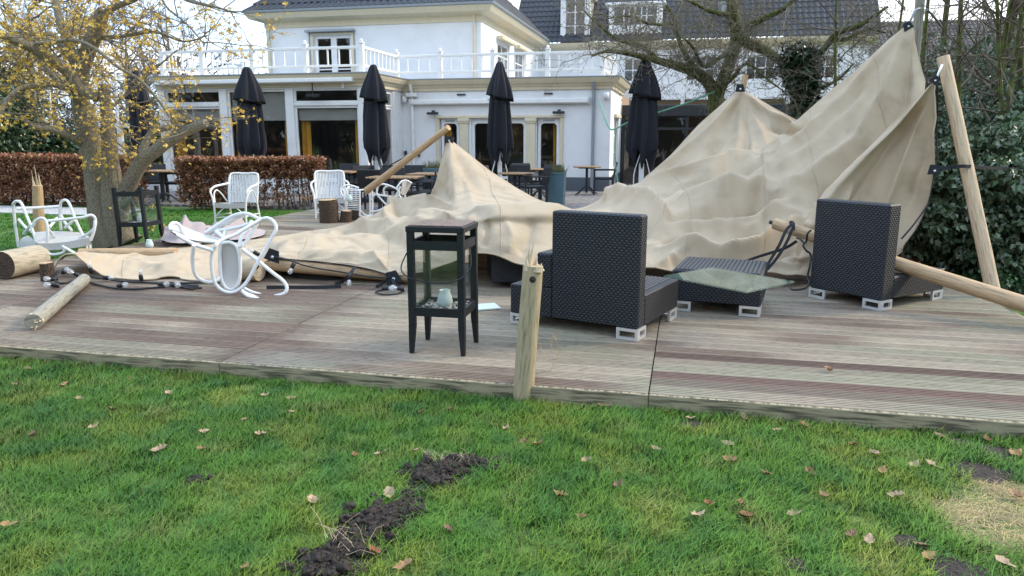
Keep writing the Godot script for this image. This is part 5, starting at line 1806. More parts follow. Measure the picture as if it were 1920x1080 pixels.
		ey.lathe([Vector2(0.0, -0.012), Vector2(s * 0.2, -0.012), Vector2(s * 0.2, 0.012), Vector2(0.0, 0.012)], 10, xf * Transform3D(Basis(Vector3.RIGHT, PI / 2), Vector3(0, -s * 0.2, 0)))
		part("eyelet", ey, mats.silver, plate)
	# thin black edging cord along the hem and its lashings
	for line in [[[510, 484, 7.68], [600, 491, 7.58], [680, 502, 7.4], [735, 518, 7.3]], [[1692, 464, 7.2], [1722, 424, 7.18], [1742, 375, 7.15], [1752, 322, 7.14]]]:
		var c := MB.new()
		c.tube(traced(line, 8), [0.006], 6)
		part("edge_cord", c, mats.rubber, tent)
	# mauve ground cloth crumpled beside the back of the tent
	var mv := [
		[[300, 448, 10.2], [305, 440, 10.4], [308, 432, 10.7], [310, 424, 11.2]], [[335, 456, 9.9], [338, 446, 10.2], [342, 436, 10.6], [345, 421, 11.2]],
		[[375, 452, 10.1], [378, 444, 10.4], [382, 434, 10.8], [385, 422, 11.3]], [[420, 450, 10.3], [422, 443, 10.6], [426, 434, 10.9], [430, 424, 11.4]],
		[[470, 446, 10.6], [472, 441, 10.8], [474, 436, 11.1], [476, 428, 11.6]], [[495, 440, 11.1], [496, 438, 11.2], [497, 435, 11.4], [498, 432, 11.7]]]
	var mm := MB.new()
	mm.grid(fold(net(mv, 60, 16), [[V([[305, 430], [380, 432], [480, 434]]), 0.10, 4], [V([[330, 450], [350, 430], [345, 420]]), 0.10, 5], [V([[320, 446], [400, 444], [470, 442]]), 0.07, 3], [V([[365, 455], [385, 440], [400, 424]]), -0.08, 5], [V([[410, 452], [430, 438], [460, 428]]), 0.08, 5], [V([[312, 426], [340, 424], [370, 428]]), -0.06, 4]], nz), false)
	single("ground_cloth", mm, mats.mauve_cloth, "crumpled mauve-grey cloth on the deck behind the tipped white chair", "cloth")

# ------------------------------------------------------------------ parasols and terrace furniture
func build_parasols() -> void:
	var r := RandomNumberGenerator.new()
	r.seed = 44
	var where := [[-9.4, -19.3, "closed black parasol behind the yellow blossom", -0.5, 0.9], [-6.38, -18.6, "closed black parasol in front of the wide bay window", 0.5, 1.15], [-3.22, -18.0, "closed black parasol at the corner of the glazed bay", 0.55, 1.0], [-0.28, -17.3, "closed black parasol before the middle glass door", 0.35, 0.95], [2.85, -16.6, "closed black parasol before the dark entrance", 0.4, 1.1]]
	for e in where:
		var t := thing("parasol", e[2], "parasol", Vector3(e[0], -0.04, e[1]), 0.0, "closed parasols along the terrace")
		var m := MB.new()
		var g := []
		var ph := r.randf() * TAU
		var prof := [[3.16, 0.01], [3.15, 0.05], [3.1, 0.085], [2.95, 0.13], [2.75, 0.2], [2.6, 0.245], [2.48, 0.265], [2.44, 0.27], [2.45, 0.185], [2.3, 0.2], [2.0, 0.22], [1.7, 0.235], [1.45, 0.255], [1.25, 0.25], [1.1, 0.2], [1.0, 0.15]]
		for k in prof.size():
			var row := []
			for s in 49:
				var a := TAU * (s % 48) / 48.0
				var y: float = prof[k][0]
				var rad: float = prof[k][1]
				var lower := smoothstep(3.1, 2.0, y)
				var f := 1.0 + (0.10 + 0.16 * lower) * sin(a * 8.0 + ph + y * 0.8) + 0.10 * sin(a * 3.0 + ph * 2.0 - y * 1.5)
				# the loose flap hangs down on one side
				var drop := 0.0
				if k in [5, 6, 7]: drop = 0.16 * (0.5 + 0.5 * cos(a - e[3])) * (k - 4) / 3.0
				if k >= 14: drop = 0.16 * sin(a * 5.0 + ph) + 0.08 * sin(a * 8.0)
				var bulge := 1.0 + 0.35 * lower * maxf(0.0, cos(a - e[3] * 3.0)) * (1.0 if k < 9 else 0.6)
				row.append(Vector3(cos(a) * rad * f * bulge * e[4], y - drop, sin(a) * rad * f * 0.9))
			g.append(row)
		m.grid(g, true)
		part("cloth", m, mats.parasol_cloth, t)
		var tie := MB.new()
		var tp := []
		for s in 25:
			var a := TAU * s / 24.0
			tp.append(Vector3(cos(a) * 0.285 * e[4], 2.32 + 0.05 * sin(a + ph), sin(a) * 0.27))
		tie.tube(tp, [0.006], 4, false)
		part("tie_cord", tie, mats.strap, t)
		var p := MB.new()
		p.tube([Vector3(0, 0, 0), Vector3(0, 3.05, 0)], [0.032], 10)
		part("pole", p, mats.parasol_metal, t)
		var b := MB.new()
		b.cbox(Vector3(-0.4, 0.0, -0.4), Vector3(0.4, 0.09, 0.4), 0.015)
		part("base", b, mats.grey_plinth, t)
		var c := MB.new()
		for s in [-1, 1]:
			c.tube(spline([Vector3(0.04 * s, 1.15, 0.05), Vector3(0.1 * s, 0.98, 0.06), Vector3(0.17 * s, 0.7, 0.06), Vector3(0.16 * s, 0.4, 0.06), Vector3(0.06 * s, 0.3, 0.05)], 5), [0.013], 6)
		c.cbox(Vector3(-0.05, 0.3, -0.05), Vector3(0.05, 0.95, 0.05), 0.01)
		part("crank_frame", c, mats.parasol_metal, t)

func terrace_chair(label: String, where: Vector3, yaw: float) -> void:
	var t := thing("terrace_chair", label, "chair", where, yaw, "dark terrace chairs")
	var s := MB.new()
	s.cbox(Vector3(-0.25, 0.40, -0.24), Vector3(0.25, 0.455, 0.26), 0.015)
	part("seat", s, mats.terrace_chair, t)
	var b := MB.new()
	var xf := Transform3D(Basis(Vector3.RIGHT, deg_to_rad(-11)), Vector3(0, 0.44, -0.25))
	b.cbox(Vector3(-0.25, 0.0, -0.02), Vector3(0.25, 0.43, 0.015), 0.012, xf)
	part("backrest", b, mats.terrace_chair, t)
	for x in [-0.265, 0.265]:
		for z in [-0.24, 0.25]:
			var l := MB.new()
			l.cbox(Vector3(x - 0.018, 0.0, z - 0.018), Vector3(x + 0.018, 0.64 if z > 0 else 0.5, z + 0.018), 0.004)
			part("leg", l, mats.black_frame, t)
		var a := MB.new()
		a.cbox(Vector3(x - 0.022, 0.64, -0.31), Vector3(x + 0.022, 0.665, 0.28), 0.006)
		part("armrest", a, mats.black_frame, t)

func terrace_table(label: String, where: Vector3, yaw: float, w: float, d: float, round_top := false) -> void:
	var t := thing("terrace_table", label, "table", where, yaw, "terrace tables")
	var m := MB.new()
	if round_top: m.lathe([Vector2(0, 0.715), Vector2(w / 2 - 0.01, 0.715), Vector2(w / 2, 0.725), Vector2(w / 2, 0.74), Vector2(w / 2 - 0.01, 0.745), Vector2(0, 0.745)], 28)
	else: m.cbox(Vector3(-w / 2, 0.715, -d / 2), Vector3(w / 2, 0.745, d / 2), 0.006)
	part("table_top", m, mats.table_wood, t)
	var p := MB.new()
	p.tube([Vector3(0, 0.05, 0), Vector3(0, 0.715, 0)], [0.035], 8)
	p.cbox(Vector3(-0.2, 0.69, -0.2), Vector3(0.2, 0.714, 0.2), 0.004)
	part("pedestal", p, mats.black_frame, t)
	for k in 4:
		var a := PI / 4 + PI / 2 * k
		var f := MB.new()
		f.tube(spline([Vector3(0, 0.22, 0), Vector3(cos(a) * 0.12, 0.18, sin(a) * 0.12), Vector3(cos(a) * 0.27, 0.06, sin(a) * 0.27), Vector3(cos(a) * 0.36, 0.015, sin(a) * 0.36)], 4), [0.018], 6)
		part("foot", f, mats.black_frame, t)

func build_terrace() -> void:
	var y := -0.04
	# [x of the picture, distance, turn, label]
	var tables := [[305, 17.6, 0.0, 0.8, 0.8, false, "small wooden table behind the gap between the hedges"], [640, 17.2, -13.0, 0.85, 0.8, false, "wooden table beside the end of the short hedge"], [742, 14.9, -8.0, 1.0, 0.75, false, "wooden table crossed by the leaning pole"], [806, 16.2, -13.0, 0.8, 0.8, false, "wooden table half hidden by the pointed tent peak"], [760, 18.6, -13.0, 1.1, 0.8, false, "wooden table against the corner of the bay"], [965, 16.4, -13.0, 0.75, 0.75, true, "round wooden table before the middle glass door"], [1012, 18.4, -13.0, 0.7, 0.7, true, "round wooden table behind the zinc planter"], [1100, 20.0, -13.0, 0.75, 0.75, true, "round wooden table against the white wall"]]
	for e in tables:
		var p := at(e[0], 340, e[1])
		terrace_table(e[6], Vector3(p.x, y, p.z), e[2], e[3], e[4], e[5])
	var chairs := [[290, 18.2, 20.0, "dark chair behind the hedge gap, left of the small table"], [328, 18.0, -80.0, "dark chair behind the hedge gap, right of the small table"],
		[612, 17.8, 70.0, "dark chair left of the table by the hedge end"], [672, 17.6, -70.0, "dark chair right of the table by the hedge end"], [655, 18.3, 10.0, "dark chair behind the table by the hedge end"],
		[700, 15.6, 175.0, "dark chair with its broad back before the crossed table"], [735, 15.9, 5.0, "dark chair behind the crossed table"], [786, 14.8, -85.0, "dark chair side-on at the right of the crossed table"], [690, 17.2, 30.0, "dark chair beside the parasol of the bay corner"],
		[806, 15.2, -80.0, "dark chair side-on close to the pointed tent peak"], [775, 17.4, 0.0, "dark chair behind the half hidden table"], [745, 18.0, 170.0, "dark chair in front of the table at the bay corner"], [825, 17.2, -90.0, "dark chair behind the pointed tent peak"],
		[928, 17.2, 60.0, "dark chair left of the round table at the glass door"], [1000, 16.6, -75.0, "dark chair right of the round table at the glass door"], [975, 17.5, 0.0, "dark chair behind the round table at the glass door"], [985, 18.6, 20.0, "dark chair beside the pilaster of the glass door"], [1020, 17.6, -40.0, "dark chair just behind the zinc planter"],
		[1132, 20.0, -95.0, "dark chair beside the table at the white wall"]]
	for e in chairs:
		var p := at(e[0], 340, e[1])
		terrace_chair(e[3], Vector3(p.x, y, p.z), e[2])
	# planters with grasses
	var r := RandomNumberGenerator.new()
	r.seed = 6
	for e in [[1044, 17.0, 0.38, 0.72, "tall blue-grey zinc planter with low grasses on the terrace"], [815, 17.8, 0.42, 0.78, "dark planter with grasses hidden behind the pointed tent peak"]]:
		var p := at(e[0], 340, e[1])
		var t := thing("planter", e[4], "planter", Vector3(p.x, y, p.z), -13.0)
		var m := MB.new()
		var a: float = e[2] / 2
		var h: float = e[3]
		m.hexa([Vector3(-a * 0.88, 0, a * 0.88), Vector3(a * 0.88, 0, a * 0.88), Vector3(a * 0.88, 0, -a * 0.88), Vector3(-a * 0.88, 0, -a * 0.88), Vector3(-a, h, a), Vector3(a, h, a), Vector3(a, h, -a), Vector3(-a, h, -a)])
		m.cbox(Vector3(-a - 0.012, h - 0.03, a - 0.002), Vector3(a + 0.012, h + 0.01, a + 0.012), 0.004)
		part("box", m, mats.planter_zinc, t)
		var g := MB.new()
		for k in 260:
			var q := Vector3(r.randf_range(-a, a), h - 0.01, r.randf_range(-a, a))
			var d := Vector3(r.randf_range(-0.13, 0.13), r.randf_range(0.08, 0.24), r.randf_range(-0.13, 0.13))
			g.col = Color(0.10, 0.12, 0.05).lerp(Color(0.22, 0.19, 0.10), r.randf())
			var s := Vector3(0.006, 0, 0.004)
			g.tri(q - s, q + s, q + d)
		part("grass", g, mats.grass, t)

# ------------------------------------------------------------------ lounge furniture on the deck
func silver_foot(t: Node, x: float, z: float, sx: float, sz: float) -> void:
	# an open metal bracket wrapped round a corner
	var f := MB.new()
	var L := 0.17
	var th := 0.022
	var h := 0.088
	for k in 2:
		var along := Vector3(-sx, 0, 0) if k == 0 else Vector3(0, 0, -sz)
		var b := Basis(along, Vector3.UP, along.cross(Vector3.UP))
		var off := 0.0 if k == 0 else 0.023
		var xf := Transform3D(b, Vector3(x, 0, z) + along * off)
		var s: float = -1.0 if (xf.basis.z.dot(Vector3(-sx, 0, -sz)) > 0.0) else 1.0
		var z0 := minf(0.0, -0.022 * s)
		var z1 := z0 + 0.022
		f.box(Vector3(0, 0, z0), Vector3(L - off, th, z1), xf)
		f.box(Vector3(0, h - th, z0), Vector3(L - off, h, z1), xf)
		f.box(Vector3(0, th, z0), Vector3(th, h - th, z1), xf)
		f.box(Vector3(L - th - off, th, z0), Vector3(L - off, h - th, z1), xf)
	part("foot", f, mats.silver, t)

func ribs(t: Node, x0: float, x1: float, y: float, z0: float, z1: float) -> void:
	var n := int((x1 - x0) / 0.034)
	for k in n:
		var x := lerpf(x0, x1, (k + 0.5) / n)
		var m := MB.new()
		m.cbox(Vector3(x - 0.0135, y - 0.004, z0), Vector3(x + 0.0135, y + 0.006, z1), 0.004)
		part("seat_slat", m, mats.dark_strand, t)

func build_lounge() -> void:
	var w: StandardMaterial3D = mats.dark_weave
	# tall-backed chair, its woven back turned to the lawn
	var a := thing("lounge_chair", "dark woven lounge chair showing its tall stepped back, behind the broken post", "lounge chair", Vector3(0.92, 0.003, -5.28), -31.0)
	var m := MB.new()
	m.cbox(Vector3(-1.09, 0.09, -0.88), Vector3(-0.72, 0.325, 0.0), 0.008)
	m.cbox(Vector3(-0.72, 0.09, -0.88), Vector3(0.0, 0.325, -0.13), 0.008)
	part("seat_base", m, w, a)
	var b := MB.new()
	b.cbox(Vector3(-0.72, 0.09, -0.13), Vector3(0.0, 0.925, 0.0), 0.012)
	part("backrest", b, w, a)
	var c := MB.new()
	c.cbox(Vector3(-0.85, 0.325, -0.78), Vector3(-0.722, 0.595, 0.0), 0.012)
	part("armrest", c, w, a)
	ribs(a, -0.70, -0.06, 0.327, -0.86, -0.14)
	for e in [[0.0, 0.0, 1, 1], [-1.09, 0.0, -1, 1], [0.0, -0.88, 1, -1], [-1.09, -0.88, -1, -1]]: silver_foot(a, e[0], e[1], e[2], e[3])
	# second chair, pierced by the fallen pole
	var d := thing("lounge_chair", "dark woven lounge chair with the long fallen pole lying across its seat", "lounge chair", Vector3(3.17, 0.003, -6.25), -58.0)
	var m2 := MB.new()
	m2.cbox(Vector3(-0.72, 0.09, -0.98), Vector3(0.0, 0.285, -0.17), 0.008)
	part("seat_base", m2, w, d)
	var b2 := MB.new()
	b2.cbox(Vector3(-0.72, 0.09, -0.17), Vector3(0.0, 0.915, 0.0), 0.014)
	part("backrest", b2, w, d)
	for e in [[0.0, 0.0, 1, 1], [-0.72, 0.0, -1, 1], [0.0, -0.98, 1, -1], [-0.72, -0.98, -1, -1]]: silver_foot(d, e[0], e[1], e[2], e[3])
	# low table module under the glass
	var o := thing("woven_footstool", "low dark woven stool carrying the loose glass plate", "stool", Vector3(2.06, 0.003, -6.02), -22.0)
	var m3 := MB.new()
	m3.cbox(Vector3(-0.74, 0.09, -0.74), Vector3(0.0, 0.36, 0.0), 0.012)
	part("body", m3, w, o)
	ribs(o, -0.72, -0.02, 0.362, -0.72, -0.02)
	for e in [[0.0, 0.0, 1, 1], [-0.74, 0.0, -1, 1], [0.0, -0.74, 1, -1], [-0.74, -0.74, -1, -1]]: silver_foot(o, e[0], e[1], e[2], e[3])
	# glass plate, slipped and tilted
	var gl := MB.new()
	var q := [on(1400, 550, 0.376), on(1490, 530, 0.376), on(1335, 503, 0.384), Vector3.ZERO]
	q[3] = q[0] + q[2] - q[1]
	var lift := Vector3(0, 0.011, 0)
	gl.hexa([q[0], q[1], q[2], q[3], q[0] + lift, q[1] + lift, q[2] + lift, q[3] + lift])
	single("glass_plate", gl, mats.plate_glass, "loose rectangular glass table plate lying askew on the low woven stool", "glass plate")
	# chair buried under the canvas
	var u := thing("lounge_chair", "dark woven lounge chair almost covered by the sagging canvas", "lounge chair", Vector3(0.42, 0.003, -7.28), 8.0)
	var m4 := MB.new()
	m4.cbox(Vector3(-0.62, 0.06, -0.5), Vector3(0.0, 0.40, 0.0), 0.012)
	part("seat_base", m4, w, u)
	var b4 := MB.new()
	b4.cbox(Vector3(-0.62, 0.40, -0.5), Vector3(0.0, 0.56, -0.38), 0.012)
	part("backrest", b4, w, u)

# ------------------------------------------------------------------ lanterns and glass candle holders
func votive(label: String, where: Vector3, s := 1.0) -> void:
	var t := thing("candle_holder", label, "candle holder", where)
	var m := MB.new()
	m.lathe([Vector2(0.0, 0.0), Vector2(0.032, 0.0), Vector2(0.05, 0.025), Vector2(0.055, 0.05), Vector2(0.048, 0.085), Vector2(0.036, 0.115), Vector2(0.04, 0.128), Vector2(0.034, 0.127), Vector2(0.03, 0.115), Vector2(0.04, 0.08), Vector2(0.0, 0.02)], 18, Transform3D(Basis().scaled(Vector3.ONE * s), Vector3.ZERO))
	part("glass", m, mats.milk_glass, t)
	var c := MB.new()
	c.lathe([Vector2(0.0, 0.02), Vector2(0.018, 0.021), Vector2(0.018, 0.04), Vector2(0.0, 0.041)], 10, Transform3D(Basis().scaled(Vector3.ONE * s), Vector3.ZERO))
	part("tea_light", c, mats.white_paint, t)

func lantern(label: String, where: Vector3, yaw: float, w: float, d: float, topped: bool, tilt := 0.0) -> void:
	var t := thing("garden_lantern", label, "lantern", where, yaw)
	t.rotation_degrees.z = tilt
	var st: StandardMaterial3D = mats.lantern_steel
	var p := 0.046
	var h := 0.845 if topped else 0.80
	for sx in [-1, 1]:
		for sz in [-1, 1]:
			var m := MB.new()
			var x: float = sx * w / 2
			var z: float = sz * d / 2
			m.cbox(Vector3(minf(x, x - sx * p), 0.2, minf(z, z - sz * p)), Vector3(maxf(x, x - sx * p), h, maxf(z, z - sz * p)), 0.003)
			# foot tapering to the outer corner
			var o := Vector3(x, 0, z)
			var bx := Vector3(-sx * p, 0, 0)
			var bz := Vector3(0, 0, -sz * p)
			var lo := [o, o + bx * 0.62, o + bx * 0.62 + bz * 0.62, o + bz * 0.62]
			var hi := [o, o + bx, o + bx + bz, o + bz]
			if sx * sz > 0:
				lo.reverse(); hi.reverse()
			var pts := []
			for q in lo: pts.append(q)
			for q in hi: pts.append(q + Vector3(0, 0.2, 0))
			m.hexa(pts)
			part("post", m, st, t)
	for y in ([[0.265, 0.325], [0.725, 0.785]] if topped else [[0.265, 0.325], [0.68, 0.74]]):
		var m := MB.new()
		var a := w / 2 - p
		var c := d / 2 - p
		for s in [-1, 1]:
			var z0: float = s * (d / 2 - 0.004)
			m.box(Vector3(-a, y[0], minf(z0, z0 - s * 0.02)), Vector3(a, y[1], maxf(z0, z0 - s * 0.02)))
			var x0: float = s * (w / 2 - 0.004)
			m.box(Vector3(minf(x0, x0 - s * 0.02), y[0], -c), Vector3(maxf(x0, x0 - s * 0.02), y[1], c))
		part("rail", m, st, t)
	var tray := MB.new()
	tray.box(Vector3(-w / 2 + 0.025, 0.275, -d / 2 + 0.025), Vector3(w / 2 - 0.025, 0.285, d / 2 - 0.025))
	part("tray", tray, st, t)
	for k in 4:
		var g := MB.new()
		var xf := Transform3D(Basis(Vector3.UP, PI / 2 * k), Vector3.ZERO)
		var half := (w if k % 2 == 0 else d) / 2 - 0.03
		var out := (d if k % 2 == 0 else w) / 2 - 0.032
		g.box(Vector3(-half, 0.29, out), Vector3(half, 0.73 if topped else 0.685, out + 0.004), xf)
		part("glass", g, mats.lantern_glass, t)
	if topped:
		var fr2 := MB.new()
		fr2.cbox(Vector3(-w / 2 - 0.004, 0.845, -d / 2 - 0.004), Vector3(w / 2 + 0.004, 0.885, d / 2 + 0.004), 0.004)
		part("top_frame", fr2, st, t)
		var top := MB.new()
		top.cbox(Vector3(-w / 2 + 0.012, 0.885, -d / 2 + 0.012), Vector3(w / 2 - 0.012, 0.893, d / 2 - 0.012), 0.003)
		part("wooden_top", top, mats.lantern_top, t)
		var hd := MB.new()
		hd.tube(spline([Vector3(-w / 2 - 0.006, 0.70, d / 2 - 0.02), Vector3(-w / 2 - 0.035, 0.60, d / 2 + 0.02), Vector3(-w / 2 + 0.03, 0.545, d / 2 + 0.05), Vector3(0.0, 0.515, d / 2 + 0.07), Vector3(w / 2 - 0.05, 0.53, d / 2 + 0.05), Vector3(w / 2 + 0.03, 0.6, d / 2 - 0.05), Vector3(w / 2 + 0.012, 0.74, d / 2 - 0.12)], 6), [0.0045], 6)
		part("wire_handle", hd, st, t)
	# pebbles in the tray
	var r := RandomNumberGenerator.new()
	r.seed = 15
	var pb := MB.new()
	for k in 230:
		var g := r.randf_range(0.05, 0.62)
		pb.col = Color(g, g * 0.98, g * 0.93)
		var s := r.randf_range(0.008, 0.016)
		var xf := Transform3D(Basis.from_euler(Vector3(r.randf_range(-0.4, 0.4), r.randf() * 6, r.randf_range(-0.4, 0.4))), Vector3(r.randf_range(-1, 1) * (w / 2 - 0.05), 0.287 + s * 0.5 + r.randf() * 0.02, r.randf_range(-1, 1) * (d / 2 - 0.05)))
		pb.lathe([Vector2(0, -s * 0.6), Vector2(s * 0.8, -s * 0.35), Vector2(s, 0), Vector2(s * 0.75, s * 0.4), Vector2(0, s * 0.6)], 6, xf, 0.75)
	var po := part("pebbles", pb, mats.pebble, t)
	po.set_meta("kind", "stuff")

func build_lanterns() -> void:
	lantern("black metal lantern with a wooden top and white pebbles beside the broken post", Vector3(-0.48, 0.003, -5.14), -12.0, 0.40, 0.38, true)
	lantern("open-topped black metal lantern at the foot of the yellow-flowering tree", Vector3(-5.17, 0.003, -10.33), -8.0, 0.44, 0.40, false, 1.5)
	votive("milky glass candle holder standing on pebbles in the wooden-topped lantern", Vector3(-0.47, 0.302, -5.1), 1.0)
	votive("milky glass candle holder inside the open-topped lantern", Vector3(-5.12, 0.302, -10.28), 1.1)
	votive("milky glass candle holder standing loose on the deck boards", on(281, 466, 0.003), 0.95)
	votive("milky glass candle holder on the tallest log stump", on(655, 378, 0.36), 1.0)

# ------------------------------------------------------------------ white cane chairs
func zt(pts: Array, o: Array, d0: float, d1: float) -> Array:
	var out := []
	for k in pts.size():
		out.append([o[0] + pts[k][0] / o[2], o[1] + pts[k][1] / o[2], lerpf(d0, d1, float(k) / (pts.size() - 1))])
	return out

func cane_tubes(t: Node, list: Array, o: Array, rad: float, called := "cane_frame") -> void:
	for e in list:
		var m := MB.new()
		var c := traced(zt(e[0], o, e[1], e[2]), 5)
		var q := []
		for p in c: q.append(p - t.position)
		m.tube(q, [rad], 8)
		part(called, m, mats.cane_tube, t)

func panel(t: Node, called: String, rows: Array, o: Array) -> void:
	# woven sheet through rows of [points, distances], with some thickness
	var g := []
	for e in rows:
		var c := traced(zt(e[0], o, e[1], e[2]), 5)
		var q := []
		for p in c: q.append(p - t.position)
		g.append(q)
	var n: int = g[0].size()
	var fine := []
	for k in g.size() - 1:
		for s in 4:
			var row := []
			for j in n:
				row.append(g[k][j].cubic_interpolate(g[k + 1][j], g[maxi(k - 1, 0)][j], g[mini(k + 2, g.size() - 1)][j], s / 4.0))
			fine.append(row)
	fine.append(g[g.size() - 1])
	var back := []
	for r in fine.size():
		var row := []
		for k in n:
			var dx: Vector3 = fine[r][mini(k + 1, n - 1)] - fine[r][maxi(k - 1, 0)]
			var dy: Vector3 = fine[mini(r + 1, fine.size() - 1)][k] - fine[maxi(r - 1, 0)][k]
			row.append(fine[r][k] - dx.cross(dy).normalized() * 0.012)
		back.append(row)
	var m := MB.new()
	m.grid(fine)
	m.grid(back, true)
	part(called, m, mats.cane_weave, t)

func cane_chair(label: String, where: Vector3, yaw: float) -> void:
	var t := thing("cane_chair", label, "chair", where, yaw, "white cane chairs")
	var tube := func(called: String, p: Array, r := 0.014) -> void:
		var m := MB.new()
		m.tube(spline(p, 5), [r], 7)
		part(called, m, mats.cane_tube, t)
	var seat := MB.new()
	var g := []
	for k in 7:
		var row := []
		for j in 9:
			var x := lerpf(-0.27, 0.27, j / 8.0)
			var z := lerpf(0.27, -0.25, k / 6.0)
			row.append(Vector3(x, 0.36 - 0.025 * cos(x * 5.0) - 0.04 * k / 6.0, z))
		g.append(row)
	seat.grid(g)
	part("seat", seat, mats.cane_weave, t)
	var apron := MB.new()
	apron.grid([[Vector3(-0.27, 0.27, 0.275), Vector3(0, 0.26, 0.285), Vector3(0.27, 0.27, 0.275)], [Vector3(-0.27, 0.36, 0.272), Vector3(0, 0.345, 0.282), Vector3(0.27, 0.36, 0.272)]])
	part("apron", apron, mats.cane_weave, t)
	# the back: upright canes side by side
	for k in 19:
		var x := lerpf(-0.245, 0.245, k / 18.0)
		var bow := 0.05 * (1.0 - pow(absf(x) / 0.25, 2.0))
		var m := MB.new()
		m.tube(spline([Vector3(x * 0.95, 0.32, -0.24 - bow * 0.6), Vector3(x, 0.55, -0.29 - bow), Vector3(x * 1.02, 0.80 + bow * 0.2, -0.36 - bow)], 4), [0.011], 5)
		part("back_cane", m, mats.cane_tube, t)
	tube.call("back_rim", [Vector3(-0.26, 0.3, -0.24), Vector3(-0.27, 0.55, -0.28), Vector3(-0.265, 0.78, -0.34), Vector3(-0.2, 0.83, -0.385), Vector3(0, 0.825, -0.41), Vector3(0.2, 0.83, -0.385), Vector3(0.265, 0.78, -0.34), Vector3(0.27, 0.55, -0.28), Vector3(0.26, 0.3, -0.24)], 0.018)
	for s in [-1.0, 1.0]:
		tube.call("armrest", [Vector3(0.27 * s, 0.66, -0.31), Vector3(0.32 * s, 0.64, -0.12), Vector3(0.335 * s, 0.62, 0.12), Vector3(0.33 * s, 0.55, 0.27), Vector3(0.3 * s, 0.42, 0.27), Vector3(0.28 * s, 0.2, 0.27), Vector3(0.28 * s, 0.0, 0.28)], 0.018)
		tube.call("arm_loop", [Vector3(0.28 * s, 0.34, -0.2), Vector3(0.31 * s, 0.5, -0.05), Vector3(0.32 * s, 0.56, 0.08), Vector3(0.31 * s, 0.5, 0.19), Vector3(0.28 * s, 0.36, 0.24)], 0.012)
		tube.call("leg", [Vector3(0.26 * s, 0.32, -0.24), Vector3(0.265 * s, 0.15, -0.27), Vector3(0.27 * s, 0.0, -0.31)], 0.018)
		tube.call("stretcher", [Vector3(0.28 * s, 0.12, 0.27), Vector3(0.27 * s, 0.13, 0.0), Vector3(0.265 * s, 0.12, -0.27)], 0.011)
		tube.call("brace", [Vector3(0.27 * s, 0.12, 0.27), Vector3(0.12 * s, 0.26, 0.26), Vector3(0.0, 0.28, 0.26)], 0.01)
	tube.call("stretcher", [Vector3(-0.28, 0.1, 0.27), Vector3(0, 0.11, 0.27), Vector3(0.28, 0.1, 0.27)], 0.011)

